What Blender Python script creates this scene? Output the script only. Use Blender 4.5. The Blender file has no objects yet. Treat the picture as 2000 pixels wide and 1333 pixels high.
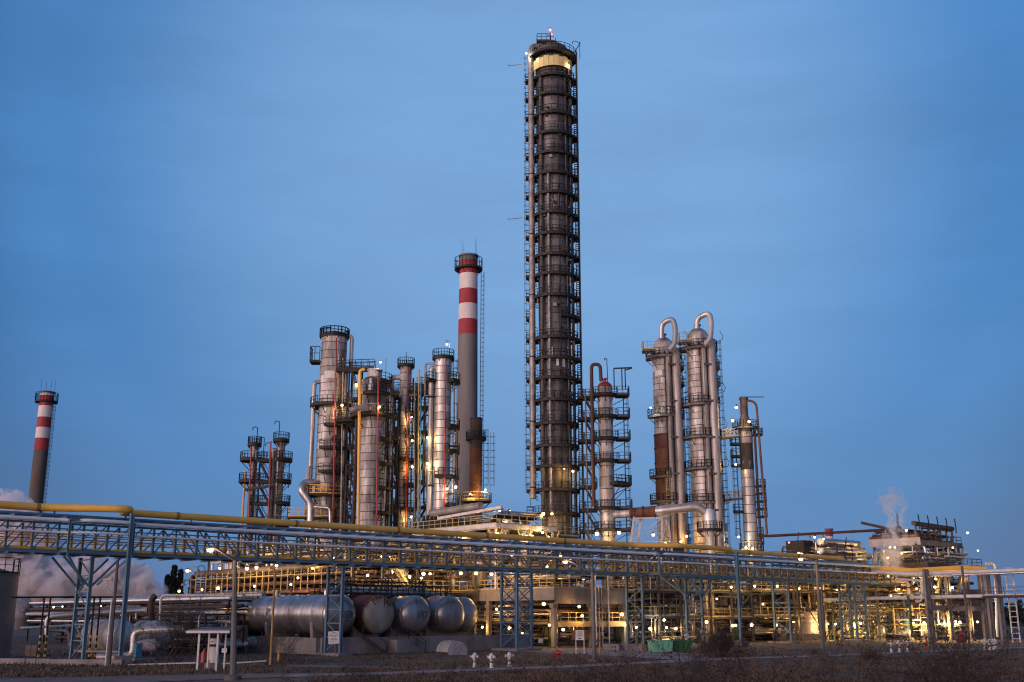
import bpy, math, random
from mathutils import Vector, Matrix, noise
R = math.radians
random.seed(7)
C = bpy.context.scene.collection
SC = bpy.context.scene

# ------------------------------------------------------------------ camera
CAMZ, F, TH = 3.4, 2121.0, R(14.24)
cam_d = bpy.data.cameras.new('camera')
cam_d.sensor_width = 36.0
cam_d.lens = 36.0 * F / 2000.0
cam_d.clip_start = 0.5
cam_d.clip_end = 6000
cam = bpy.data.objects.new('camera', cam_d)
C.objects.link(cam)
cam.location = (0, 0, CAMZ)
cam.rotation_euler = (R(90) + TH, 0, 0)
SC.camera = cam

# ------------------------------------------------------------------ sky
W = bpy.data.worlds.new("World"); SC.world = W
W.use_nodes = True
wn, wl = W.node_tree.nodes, W.node_tree.links
for n_ in list(wn): wn.remove(n_)
out = wn.new('ShaderNodeOutputWorld')
# dusk sky: the Nishita twilight glow low behind the camera, over a deep blue that pales towards the middle of the view
sky = wn.new('ShaderNodeTexSky'); sky.sky_type = 'NISHITA'
sky.sun_disc = False; sky.sun_elevation = R(2.0); sky.sun_rotation = R(239)
sky.air_density = 1.0; sky.dust_density = 1.0; sky.ozone_density = 3.0
tc = wn.new('ShaderNodeTexCoord')
dotn = wn.new('ShaderNodeVectorMath'); dotn.operation = 'DOT_PRODUCT'
dotn.inputs[1].default_value = Vector((0.02, 0.92, 0.40)).normalized()
ramp = wn.new('ShaderNodeValToRGB'); ramp.color_ramp.interpolation = 'EASE'
e = ramp.color_ramp.elements
e[0].position = 0.855; e[0].color = (0.028, 0.115, 0.30, 1)
e[1].position = 1.0; e[1].color = (0.195, 0.380, 0.680, 1)
m1 = e.new(0.915); m1.color = (0.066, 0.215, 0.495, 1)
# long thin veils of high cloud
mp = wn.new('ShaderNodeMapping'); mp.inputs['Scale'].default_value = (1.0, 1.0, 5.0); mp.inputs['Rotation'].default_value = (R(3), R(4), 0)
nz = wn.new('ShaderNodeTexNoise'); nz.inputs['Scale'].default_value = 2.6
nz.inputs['Detail'].default_value = 8; nz.inputs['Roughness'].default_value = 0.58
cr = wn.new('ShaderNodeMapRange'); cr.inputs[1].default_value = 0.36; cr.inputs[2].default_value = 0.70
cr.inputs[3].default_value = 0.93; cr.inputs[4].default_value = 1.09
veil = wn.new('ShaderNodeMix'); veil.data_type = 'RGBA'; veil.blend_type = 'MULTIPLY'; veil.inputs[0].default_value = 1.0
# purple-grey air close to the horizon
sep = wn.new('ShaderNodeSeparateXYZ')
hz = wn.new('ShaderNodeMapRange'); hz.inputs[1].default_value = 0.0; hz.inputs[2].default_value = 0.26
hz.inputs[3].default_value = 0.45; hz.inputs[4].default_value = 0.0
hm = wn.new('ShaderNodeMix'); hm.data_type = 'RGBA'; hm.inputs[7].default_value = (0.150, 0.235, 0.45, 1)
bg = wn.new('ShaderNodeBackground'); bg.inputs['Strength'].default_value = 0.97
bg2 = wn.new('ShaderNodeBackground'); bg2.inputs['Strength'].default_value = 0.05
ad = wn.new('ShaderNodeAddShader')
wl.new(tc.outputs['Generated'], dotn.inputs[0]); wl.new(dotn.outputs['Value'], ramp.inputs[0])
wl.new(tc.outputs['Generated'], mp.inputs[0]); wl.new(mp.outputs[0], nz.inputs['Vector']); wl.new(nz.outputs[0], cr.inputs[0])
wl.new(ramp.outputs[0], veil.inputs[6]); wl.new(cr.outputs[0], veil.inputs[7])
wl.new(tc.outputs['Generated'], sep.inputs[0]); wl.new(sep.outputs[2], hz.inputs[0])
wl.new(hz.outputs[0], hm.inputs[0]); wl.new(veil.outputs[2], hm.inputs[6])
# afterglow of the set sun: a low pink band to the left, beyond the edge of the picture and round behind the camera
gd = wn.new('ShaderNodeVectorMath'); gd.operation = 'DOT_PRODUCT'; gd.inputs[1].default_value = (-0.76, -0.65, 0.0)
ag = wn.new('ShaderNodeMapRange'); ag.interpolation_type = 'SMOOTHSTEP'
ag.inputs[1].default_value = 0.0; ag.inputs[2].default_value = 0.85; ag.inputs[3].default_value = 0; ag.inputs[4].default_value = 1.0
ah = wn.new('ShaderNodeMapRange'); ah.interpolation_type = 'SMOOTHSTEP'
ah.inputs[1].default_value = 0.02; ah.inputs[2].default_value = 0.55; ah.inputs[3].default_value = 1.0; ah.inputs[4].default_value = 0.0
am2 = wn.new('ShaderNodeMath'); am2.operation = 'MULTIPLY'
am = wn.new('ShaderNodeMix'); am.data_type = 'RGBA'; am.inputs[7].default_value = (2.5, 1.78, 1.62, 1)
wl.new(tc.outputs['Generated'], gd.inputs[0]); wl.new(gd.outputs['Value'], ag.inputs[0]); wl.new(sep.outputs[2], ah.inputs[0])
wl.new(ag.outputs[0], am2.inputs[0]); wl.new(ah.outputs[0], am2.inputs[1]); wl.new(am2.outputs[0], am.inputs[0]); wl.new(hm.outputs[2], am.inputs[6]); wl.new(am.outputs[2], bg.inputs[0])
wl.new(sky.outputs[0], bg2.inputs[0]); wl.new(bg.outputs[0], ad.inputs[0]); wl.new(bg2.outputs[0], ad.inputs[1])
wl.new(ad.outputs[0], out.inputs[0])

sun_d = bpy.data.lights.new('sun', 'SUN'); sun_d.energy = 1.35; sun_d.angle = R(28); sun_d.color = (1.0, 0.70, 0.64)
sun = bpy.data.objects.new('sun', sun_d); C.objects.link(sun)
sun.rotation_euler = Vector((0.72, 0.68, -0.12)).to_track_quat('-Z', 'Y').to_euler()
SC.view_settings.view_transform = 'Standard'; SC.view_settings.look = 'None'
SC.view_settings.gamma = 1.0; SC.view_settings.use_curve_mapping = False
SC.view_settings.exposure = 0.0
SC.cycles.max_bounces = 4; SC.cycles.diffuse_bounces = 2; SC.cycles.glossy_bounces = 2
SC.cycles.transparent_max_bounces = 4; SC.cycles.volume_bounces = 6
SC.cycles.sample_clamp_indirect = 3.0; SC.cycles.use_light_tree = True
SC.cycles.use_denoising = True; SC.cycles.filter_width = 1.15
SC.cycles.caustics_reflective = False; SC.cycles.caustics_refractive = False
# ------------------------------------------------------------------ geometry of the view, used only to read off real positions
def ray(u, v):
    x = (u - 1000.0) / F; y = (666.5 - v) / F
    return Vector((x, math.cos(TH) - y * math.sin(TH), math.sin(TH) + y * math.cos(TH)))
def P(u, v, Y):
    r = ray(u, v); return Vector((0, 0, CAMZ)) + r * (Y / r.y)
def G(u, v, z=0.0):
    r = ray(u, v); return Vector((0, 0, CAMZ)) + r * ((z - CAMZ) / r.z)
def ZV(v, Y): return P(1000, v, Y).z
def RW(px, v, Y):                                   # half of a width of px pixels at that place, in metres
    return px / 2.0 / F * (Y * math.cos(TH) + (ZV(v, Y) - CAMZ) * math.sin(TH))

# ------------------------------------------------------------------ materials
MATS = {}
def mat(name, c1, c2=None, scale=1.0, stretch=1.0, metal=0.0, rough=0.6, bump=0.0, lo=0.35, hi=0.65, rand=0.0,
        c3=None, s3=0.25, lo3=0.55, hi3=0.75, seams=0):
    m = bpy.data.materials.new(name); m.use_nodes = True
    t = m.node_tree; N, L = t.nodes, t.links; b = N['Principled BSDF']
    b.inputs['Metallic'].default_value = metal; b.inputs['Roughness'].default_value = rough
    geo = N.new('ShaderNodeNewGeometry'); mpn = N.new('ShaderNodeMapping')
    mpn.inputs['Scale'].default_value = (1, 1, stretch)
    L.new(geo.outputs['Position'], mpn.inputs[0])
    n1 = N.new('ShaderNodeTexNoise'); n1.inputs['Scale'].default_value = scale
    n1.inputs['Detail'].default_value = 6; n1.inputs['Roughness'].default_value = 0.62
    L.new(mpn.outputs[0], n1.inputs['Vector'])
    mr = N.new('ShaderNodeMapRange'); mr.inputs[1].default_value = lo; mr.inputs[2].default_value = hi
    L.new(n1.outputs[0], mr.inputs[0])
    mix = N.new('ShaderNodeMix'); mix.data_type = 'RGBA'
    mix.inputs[6].default_value = (*c1, 1); mix.inputs[7].default_value = (*(c2 or c1), 1)
    L.new(mr.outputs[0], mix.inputs[0]); col = mix.outputs[2]
    if c3:
        n3 = N.new('ShaderNodeTexNoise'); n3.inputs['Scale'].default_value = s3; n3.inputs['Detail'].default_value = 7
        n3.inputs['Roughness'].default_value = 0.7
        L.new(mpn.outputs[0], n3.inputs['Vector'])
        r3 = N.new('ShaderNodeMapRange'); r3.inputs[1].default_value = lo3; r3.inputs[2].default_value = hi3
        L.new(n3.outputs[0], r3.inputs[0])
        m3 = N.new('ShaderNodeMix'); m3.data_type = 'RGBA'; m3.inputs[7].default_value = (*c3, 1)
        L.new(col, m3.inputs[6]); L.new(r3.outputs[0], m3.inputs[0]); col = m3.outputs[2]
    if rand or seams:
        oi = N.new('ShaderNodeObjectInfo')
    if seams:                                        # upright laps between cladding sheets, a different set on every course
        tc_ = N.new('ShaderNodeTexCoord'); sp = N.new('ShaderNodeSeparateXYZ'); L.new(tc_.outputs['Object'], sp.inputs[0])
        at = N.new('ShaderNodeMath'); at.operation = 'ARCTAN2'; L.new(sp.outputs[1], at.inputs[0]); L.new(sp.outputs[0], at.inputs[1])
        a2 = N.new('ShaderNodeMath'); a2.operation = 'MULTIPLY_ADD'; a2.inputs[1].default_value = seams / (2 * math.pi)
        L.new(at.outputs[0], a2.inputs[0])
        a3 = N.new('ShaderNodeMath'); a3.operation = 'MULTIPLY'; a3.inputs[1].default_value = 7.0; L.new(oi.outputs['Random'], a3.inputs[0])
        L.new(a3.outputs[0], a2.inputs[2])
        fl = N.new('ShaderNodeMath'); fl.operation = 'FLOOR'; L.new(a2.outputs[0], fl.inputs[0])
        fr = N.new('ShaderNodeMath'); fr.operation = 'FRACT'; L.new(a2.outputs[0], fr.inputs[0])
        gt = N.new('ShaderNodeMath'); gt.operation = 'LESS_THAN'; gt.inputs[1].default_value = 0.055; L.new(fr.outputs[0], gt.inputs[0])
        cb = N.new('ShaderNodeCombineXYZ'); L.new(fl.outputs[0], cb.inputs[0]); L.new(oi.outputs['Random'], cb.inputs[1])
        wn_ = N.new('ShaderNodeTexWhiteNoise'); L.new(cb.outputs[0], wn_.inputs['Vector'])
        vr = N.new('ShaderNodeMapRange'); vr.inputs[3].default_value = 0.74; vr.inputs[4].default_value = 1.18
        L.new(wn_.outputs['Value'], vr.inputs[0])
        mm = N.new('ShaderNodeMix'); mm.data_type = 'RGBA'; mm.blend_type = 'MULTIPLY'; mm.inputs[0].default_value = 1
        L.new(col, mm.inputs[6]); L.new(vr.outputs[0], mm.inputs[7])
        dk = N.new('ShaderNodeMix'); dk.data_type = 'RGBA'; L.new(gt.outputs[0], dk.inputs[0]); L.new(mm.outputs[2], dk.inputs[6])
        dk.inputs[7].default_value = (c1[0] * .35, c1[1] * .33, c1[2] * .3, 1); col = dk.outputs[2]
    if rand:
        rr = N.new('ShaderNodeMapRange'); rr.inputs[3].default_value = 1 - rand; rr.inputs[4].default_value = 1 + rand
        L.new(oi.outputs['Random'], rr.inputs[0])
        rm = N.new('ShaderNodeMix'); rm.data_type = 'RGBA'; rm.blend_type = 'MULTIPLY'; rm.inputs[0].default_value = 1
        L.new(col, rm.inputs[6]); L.new(rr.outputs[0], rm.inputs[7]); col = rm.outputs[2]
    L.new(col, b.inputs['Base Color'])
    rv = N.new('ShaderNodeMapRange'); rv.inputs[3].default_value = max(0.05, rough - 0.1); rv.inputs[4].default_value = min(1, rough + 0.14)
    L.new(n1.outputs[0], rv.inputs[0]); L.new(rv.outputs[0], b.inputs['Roughness'])
    if bump:
        bp = N.new('ShaderNodeBump'); bp.inputs['Strength'].default_value = bump; bp.inputs['Distance'].default_value = 0.05
        L.new(n1.outputs[0], bp.inputs['Height']); L.new(bp.outputs[0], b.inputs['Normal'])
    MATS[name] = m
    return m
def emit(name, c, s):
    m = bpy.data.materials.new(name); m.use_nodes = True
    b = m.node_tree.nodes['Principled BSDF']; b.inputs['Base Color'].default_value = (*c, 1)
    b.inputs['Emission Color'].default_value = (*c, 1); b.inputs['Emission Strength'].default_value = s
    MATS[name] = m; return m

mat('cladding', (.60, .57, .56), (.27, .245, .235), 0.8, .14, .3, .5, .12, lo=.38, hi=.6, rand=.18, c3=(.09, .072, .062), s3=.7, lo3=.49, hi3=.70, seams=9)
mat('cladding_brown', (.40, .37, .355), (.16, .14, .132), 0.8, .14, .35, .48, .12, rand=.18, c3=(.055, .045, .04), s3=.7, lo3=.47, hi3=.68, seams=7)
mat('cladding_dark', (.21, .207, .215), (.062, .060, .063), 0.8, .14, .3, .5, .12, rand=.10, c3=(.026, .024, .024), s3=.35, lo3=.45, hi3=.66, seams=7)
mat('cladding_bright', (.64, .62, .61), (.40, .375, .36), 0.8, .16, .5, .42, .1, rand=.12, c3=(.16, .13, .11), s3=.6, lo3=.56, hi3=.78, seams=8)
mat('aluminium', (.60, .58, .56), (.38, .35, .33), 1.2, 1, .75, .34, .1, rand=.10)
mat('pipe_grey', (.36, .34, .32), (.2, .18, .165), 1.0, 1, .45, .48, .1, rand=.2)
mat('pipe_brown', (.15, .11, .09), (.07, .053, .046), 1.0, 1, .3, .6, .1, rand=.25)
mat('rust', (.20, .085, .045), (.10, .045, .03), 0.9, .5, .1, .75, .2, rand=.15, c3=(.05, .03, .025), s3=.8)
mat('dark_rust', (.09, .045, .035), (.045, .028, .024), 0.9, .5, .1, .75, .2, rand=.15)
mat('black_steel', (.026, .025, .026), (.014, .014, .015), 1.5, 1, .2, .65, rand=.2)
mat('grey_steel', (.16, .15, .15), (.08, .075, .072), 1.2, 1, .3, .6, rand=.2)
mat('rack_blue', (.115, .215, .30), (.08, .155, .225), 0.9, .6, 0, .5, .05, rand=.06, c3=(.10, .075, .06), s3=.9, lo3=.66, hi3=.78)
mat('teal_paint', (.10, .26, .32), (.06, .17, .22), 1, 1, 0, .5)
mat('yellow_pipe', (.90, .52, .10), (.78, .44, .08), 0.5, 1, 0, .42, .04, c3=(.30, .20, .06), s3=.7, lo3=.62, hi3=.82)
mat('yellow_rail', (.80, .44, .04), (.62, .33, .035), 1.4, 1, 0, .5, rand=.08)
mat('pale_yellow_rail', (.56, .44, .20), (.36, .28, .13), 1.4, 1, 0, .55, rand=.08)
mat('pale_band', (.68, .56, .22), (.55, .45, .18), 1, 1, 0, .5)
mat('tank_streaked', (.50, .44, .42), (.34, .28, .26), .8, .3, .3, .5, .05, c3=(.15, .08, .06), s3=.6, lo3=.52, hi3=.70)
mat('yellow_aged', (.38, .22, .06), (.22, .13, .05), 1, .5, 0, .6)
mat('lamp_concrete', (.15, .145, .14), (.10, .095, .09), 1, .3, 0, .8)
mat('white_paint', (.68, .67, .66), (.48, .46, .45), 1.0, .6, 0, .5, .05, rand=.06, c3=(.22, .16, .12), s3=.9, lo3=.62, hi3=.8)
mat('seam_dark', (.06, .05, .045), (.035, .03, .028), 1, 1, 0, .8)
mat('dirt_road', (.19, .14, .125), (.11, .08, .07), 0.6, 1, 0, .95, .3, c3=(.06, .045, .04), s3=.25)
mat('red_pipe', (.42, .035, .03), (.26, .03, .028), 1.2, .5, 0, .5)
mat('concrete', (.27, .245, .235), (.17, .15, .145), 0.6, .5, 0, .85, .25, c3=(.075, .065, .06), s3=.5, lo3=.56, hi3=.8, rand=.07)
mat('riser_dark', (.09, .085, .085), (.045, .042, .042), 1, 1, .2, .6, rand=.2)
mat('chimney_concrete', (.20, .19, .187), (.13, .12, .118), 0.35, .15, 0, .85, .2, c3=(.10, .09, .085), s3=.3)
mat('chimney_red', (.36, .035, .045), (.24, .028, .035), 0.5, .3, 0, .7, .1, c3=(.10, .03, .035), s3=.5, lo3=.6)
mat('chimney_white', (.68, .64, .62), (.55, .50, .48), 0.5, .3, 0, .7, .1, c3=(.24, .2, .19), s3=.6, lo3=.62, hi3=.75)
mat('dark_concrete', (.13, .105, .095), (.08, .065, .06), 0.4, .2, 0, .9, .2)
mat('drum_silver', (.50, .48, .48), (.27, .26, .26), 0.7, .35, .75, .30, .08, rand=.22, c3=(.13, .10, .085), s3=.5, lo3=.56, hi3=.78)
mat('drum_rust', (.14, .05, .035), (.075, .035, .028), 0.8, .4, .2, .65, .15, rand=.12)
mat('drum_flaking', (.42, .40, .37), (.28, .26, .22), 0.9, .4, .3, .5, .12, c3=(.19, .16, .11), s3=.5, lo3=.46, hi3=.7)
mat('dry_grass', (.17, .112, .07), (.085, .058, .038), 0.9, 1, 0, .95, .4, c3=(.045, .036, .024), s3=.11, lo3=.42, hi3=.62)
mat('grass_blades', (.15, .10, .062), (.06, .042, .028), 1.5, 1, 0, .95)
mat('road', (.34, .26, .25), (.22, .17, .16), 0.7, 1, 0, .9, .2, c3=(.07, .055, .05), s3=.3)
mat('gravel_yard', (.045, .036, .032), (.025, .02, .018), 1.2, 1, 0, .95, .3)
mat('bark', (.05, .034, .028), (.022, .016, .014), 3, 1, 0, .9)
mat('twig_pale', (.09, .065, .055), (.045, .03, .027), 3, 1, 0, .9)
mat('dark_leaf', (.020, .026, .014), (.010, .013, .009), 2, 1, 0, .8)
mat('brown_leaf', (.07, .035, .022), (.04, .022, .016), 2, 1, 0, .8)
mat('green_paint', (.02, .17, .05), (.015, .12, .04), 1, 1, 0, .5, .05)
mat('mint_paint', (.17, .46, .32), (.13, .38, .26), 1, 1, 0, .5, .05)
mat('olive_paint', (.06, .10, .06), (.04, .07, .045), 1, 1, 0, .55)
mat('blue_paint', (.06, .24, .36), (.04, .16, .26), 1, 1, 0, .5)
mat('dark_red_paint', (.12, .02, .02), (.08, .018, .018), 1, 1, 0, .6)
mat('big_tank', (.19, .18, .185), (.13, .125, .13), 0.4, .3, .1, .6, .1)
mat('black_rubber', (.02, .02, .02), None, 1, 1, 0, .7)
mat('bright_pipe', (.90, .90, .91), (.80, .80, .82), 1.5, 1, 0, .35)
mat('fire_red', (.45, .035, .03), (.3, .03, .03), 1, 1, 0, .45)
mat('sign_white', (.7, .69, .66), (.6, .58, .55), 1, 1, 0, .6)
mat('ink', (.03, .03, .03), None, 1, 1, 0, .7)
mat('wood', (.30, .18, .10), (.2, .12, .07), 2, .2, 0, .8)
mat('duct_white', (.44, .42, .42), (.33, .31, .31), .6, .6, .1, .6, .05)
emit('bulb_warm', (1.0, .62, .25), 6.5)
emit('bulb_pale', (1.0, .80, .50), 6)
emit('bulb_white', (1.0, .93, .82), 6)
emit('bulb_red', (1.0, .12, .14), 5)

# ------------------------------------------------------------------ mesh builder
class MB:
    def __init__(s): s.v = []; s.f = []; s.sm = []
    def quadbox(s, c, flat=False):                    # eight corners: 4 bottom, 4 top
        b = len(s.v); s.v += [tuple(p) for p in c]
        for q in ((0, 3, 2, 1), (4, 5, 6, 7), (0, 1, 5, 4), (1, 2, 6, 5), (2, 3, 7, 6), (3, 0, 4, 7)):
            s.f.append(tuple(b + k for k in q)); s.sm.append(False)
    def box(s, x0, x1, y0, y1, z0, z1):
        s.quadbox([(x0, y0, z0), (x1, y0, z0), (x1, y1, z0), (x0, y1, z0), (x0, y0, z1), (x1, y0, z1), (x1, y1, z1), (x0, y1, z1)])
        return s
    def beam(s, a, b, w, h=None, up=(0, 0, 1)):
        a = Vector(a); b = Vector(b); d = b - a
        if d.length < 1e-6: return s
        h = h or w; d = d.normalized(); up = Vector(up)
        if abs(d.dot(up)) > 0.98: up = Vector((1, 0, 0)) if abs(d.x) < .9 else Vector((0, 1, 0))
        x = d.cross(up).normalized(); y = x.cross(d).normalized()
        x = x * (w / 2); y = y * (h / 2)
        s.quadbox([a - x - y, a + x - y, b + x - y, b - x - y, a - x + y, a + x + y, b + x + y, b - x + y])
        return s
    def hbeam(s, a, b, w, h=None, up=(0, 0, 1)):      # rolled H section: two flanges and a web
        a = Vector(a); b = Vector(b); h = h or w; d = (b - a).normalized(); up = Vector(up)
        if abs(d.dot(up)) > 0.98: up = Vector((1, 0, 0))
        x = d.cross(up).normalized(); y = x.cross(d).normalized(); t = h * 0.12
        s.beam(a + y * (h / 2 - t / 2), b + y * (h / 2 - t / 2), w, t, up)
        s.beam(a - y * (h / 2 - t / 2), b - y * (h / 2 - t / 2), w, t, up)
        s.beam(a, b, w * .14, h - 2 * t, up)
        return s
    def tube(s, pts, r, n=8, cap=True):
        pts = [Vector(p) for p in pts]
        pts = [p for i, p in enumerate(pts) if i == 0 or (p - pts[i - 1]).length > 1e-5]
        if len(pts) < 2: return s
        d0 = (pts[1] - pts[0]).normalized()
        ref = Vector((0, 0, 1)) if abs(d0.z) < .9 else Vector((1, 0, 0))
        x = d0.cross(ref).normalized(); base = len(s.v)
        rr = r if isinstance(r, (list, tuple)) else [r] * len(pts)
        for i, p in enumerate(pts):
            if i == 0: t = d0
            elif i == len(pts) - 1: t = (pts[i] - pts[i - 1]).normalized()
            else:
                t = (pts[i + 1] - pts[i]).normalized() + (pts[i] - pts[i - 1]).normalized()
                t = t.normalized() if t.length > 1e-6 else d0
            x = (x - t * x.dot(t)).normalized(); y = t.cross(x)
            for k in range(n):
                a = 2 * math.pi * k / n
                s.v.append(tuple(p + (x * math.cos(a) + y * math.sin(a)) * rr[i]))
        for i in range(len(pts) - 1):
            for k in range(n):
                k2 = (k + 1) % n
                s.f.append((base + i * n + k, base + i * n + k2, base + (i + 1) * n + k2, base + (i + 1) * n + k)); s.sm.append(n > 4)
        if cap:
            s.f.append(tuple(base + k for k in range(n))[::-1]); s.sm.append(False)
            s.f.append(tuple(base + (len(pts) - 1) * n + k for k in range(n))); s.sm.append(False)
        return s
    def lathe(s, prof, n=24, o=(0, 0, 0), ax=(0, 0, 1), a0=0.0, a1=None):
        ax = Vector(ax).normalized(); o = Vector(o)
        ref = Vector((1, 0, 0)) if abs(ax.x) < .9 else Vector((0, 1, 0))
        x = (ref - ax * ref.dot(ax)).normalized(); y = ax.cross(x); base = len(s.v)
        full = a1 is None; m = n if full else n + 1
        for (r, z) in prof:
            for k in range(m):
                a = a0 + ((2 * math.pi if full else (a1 - a0)) * k / n)
                s.v.append(tuple(o + ax * z + (x * math.cos(a) + y * math.sin(a)) * max(r, 1e-4)))
        for i in range(len(prof) - 1):
            for k in range(n):
                k2 = (k + 1) % m
                s.f.append((base + i * m + k, base + i * m + k2, base + (i + 1) * m + k2, base + (i + 1) * m + k)); s.sm.append(True)
        return s
    def mesh(s, name, m):
        me = bpy.data.meshes.new(name); me.from_pydata(s.v, [], s.f); me.update()
        if any(s.sm):
            me.polygons.foreach_set('use_smooth', s.sm); me.set_sharp_from_angle(angle=R(38))
        me.materials.append(MATS[m] if isinstance(m, str) else m)
        return me

def fillet(pts, r, n=4):
    pts = [Vector(p) for p in pts]; o = [pts[0]]
    for i in range(1, len(pts) - 1):
        a, b, c = pts[i - 1], pts[i], pts[i + 1]
        d1 = (a - b); d2 = (c - b); k = min(r, d1.length * .49, d2.length * .49)
        p0 = b + d1.normalized() * k; p2 = b + d2.normalized() * k
        for j in range(n + 1):
            t = j / n; o.append(p0 * (1 - t) ** 2 + b * 2 * t * (1 - t) + p2 * t * t)
    o.append(pts[-1]); return o

WM = {}
def tagp(o, label=None, cat=None, group=None, kind=None):
    if label: o['label'] = label
    if cat: o['category'] = cat
    if group: o['group'] = group
    if kind: o['kind'] = kind
def thing(name, label, cat, loc=(0, 0, 0), rz=0.0, group=None, kind=None):
    o = bpy.data.objects.new(name, None); C.objects.link(o); o.location = loc; o.rotation_euler = (0, 0, rz)
    WM[o] = Matrix.Translation(Vector(loc)) @ Matrix.Rotation(rz, 4, 'Z'); o.empty_display_size = .5
    tagp(o, label, cat, group, kind); return o
def part(name, mb, m, parent=None, world=False, loc=None, rot=None, scale=None, label=None, kind=None):
    """a mesh of its own; mb may be a builder or an already made mesh (shared by alike pieces)"""
    if isinstance(mb, MB):
        if world and parent is not None:
            inv = WM[parent].inverted(); mb.v = [tuple(inv @ Vector(p)) for p in mb.v]
        me = mb.mesh(name, m)
    else: me = mb
    o = bpy.data.objects.new(name, me); C.objects.link(o)
    if loc is not None: o.location = loc
    if rot is not None: o.rotation_euler = rot
    if scale is not None: o.scale = scale
    pm = Matrix.Identity(4)
    if parent is not None: o.parent = parent; pm = WM[parent]
    e_ = o.rotation_euler
    WM[o] = pm @ Matrix.LocRotScale(o.location, e_, o.scale)
    if label: o['label'] = label
    if kind: o['kind'] = kind
    return o
def loose(name, mb, m, label=None, cat=None, group=None, kind=None):
    """a thing made of one mesh, built in world space, with its origin moved to its own foot"""
    xs = [p[0] for p in mb.v]; ys = [p[1] for p in mb.v]; zs = [p[2] for p in mb.v]
    c = Vector(((min(xs) + max(xs)) / 2, (min(ys) + max(ys)) / 2, min(zs)))
    mb.v = [(p[0] - c.x, p[1] - c.y, p[2] - c.z) for p in mb.v]
    o = part(name, mb, m, None, loc=c); tagp(o, label, cat, group, kind); return o

BULB = MB().lathe([(0, -.16), (.11, -.12), (.16, 0), (.11, .12), (0, .16)], 10)
LENS = {k: BULB.mesh('bulb', 'bulb_' + k) for k in ('warm', 'pale', 'white', 'red')}
CAPM = MB().lathe([(.0, .30), (.07, .28), (.10, .2), (.2, .13), (.2, .10), (.0, .11)], 10).mesh('lamp_housing', 'grey_steel')
LCOL = {'warm': (1, .50, .13), 'pale': (1, .62, .21), 'white': (1, .90, .74), 'red': (1, .12, .12)}
NL = [0]
def lamp(root, p, kind='warm', power=300, size=1.0, post=None):
    """a bulb in its housing, with its own light; p is in world space"""
    loc = WM[root].inverted() @ Vector(p)
    size *= random.uniform(.62, 1.05)
    h = part('lamp', CAPM, None, root, loc=loc, scale=(size,) * 3)
    part('bulb', LENS[kind], None, h)
    if post is not None:
        q = WM[root].inverted() @ Vector(post)
        part('lamp_bracket', MB().tube(fillet([loc + Vector((0, 0, .28 * size)), loc + Vector((0, 0, .5)), Vector((q.x, q.y, loc.z + .5)), q], .25), .035, 5), 'grey_steel', root)
    if power:
        ld = bpy.data.lights.new('lamp_light', 'POINT'); ld.energy = power; ld.color = LCOL[kind]; ld.shadow_soft_size = .22 * size
        lo = bpy.data.objects.new('lamp_light', ld); C.objects.link(lo); lo.parent = root
        w = Vector(p); to = (Vector((0, 0, 3)) - w).normalized()
        lo.location = WM[root].inverted() @ (w + to * .28 * size + Vector((0, 0, -.12)))
        NL[0] += 1

def rail(mb, pts, h=1.1, step=1.5, r=.035, mid=True, toe=True):
    """guard rail along a line of points"""
    pts = [Vector(p) for p in pts]
    for a, b in zip(pts[:-1], pts[1:]):
        L_ = (b - a).length; n = max(1, round(L_ / step))
        for k in range(n + 1):
            p = a.lerp(b, k / n); mb.beam(p, p + Vector((0, 0, h)), r * 1.8)
        mb.beam(a + Vector((0, 0, h)), b + Vector((0, 0, h)), r * 2)
        if mid: mb.beam(a + Vector((0, 0, h * .55)), b + Vector((0, 0, h * .55)), r * 1.6)
        if toe: mb.beam(a + Vector((0, 0, .08)), b + Vector((0, 0, .08)), r, .16)
    return mb
def arc(r, a0, a1, z, n=None):
    n = n or max(2, int(abs(a1 - a0) / R(20)))
    return [Vector((r * math.cos(a0 + (a1 - a0) * k / n), r * math.sin(a0 + (a1 - a0) * k / n), z)) for k in range(n + 1)]
def ring_platform(root, r, r2, a0, a1, z, mdeck='black_steel', mrail='black_steel', h=1.1, thick=.22, rr=.035, world=None):
    a0, a1 = R(a0), R(a1); n = max(4, int((a1 - a0) / R(15)))
    mb = MB(); full = a1 - a0 > 6.2
    for k in range(n):
        b0 = a0 + (a1 - a0) * k / n; b1 = a0 + (a1 - a0) * (k + 1) / n
        q = [(r * math.cos(b0), r * math.sin(b0)), (r2 * math.cos(b0), r2 * math.sin(b0)), (r2 * math.cos(b1), r2 * math.sin(b1)), (r * math.cos(b1), r * math.sin(b1))]
        mb.quadbox([(x, y, z - thick) for x, y in q] + [(x, y, z) for x, y in q])
        if k % 3 == 1:                                # triangular bracket below
            c, s_ = math.cos(b0), math.sin(b0)
            mb.beam((r2 * .97 * c, r2 * .97 * s_, z - thick), (r * c, r * s_, z - thick - (r2 - r) * .9), .09)
    pl = part('platform', mb, mdeck, root)
    rb = rail(MB(), arc(r2 - .05, a0, a1, z, n), h, 1.3, rr)
    if not full:
        for a in (a0, a1):
            rail(rb, [Vector((r * math.cos(a), r * math.sin(a), z)), Vector(((r2 - .05) * math.cos(a), (r2 - .05) * math.sin(a), z))], h, 1.3, rr)
    part('railing', rb, mrail, pl)
    return pl
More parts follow.
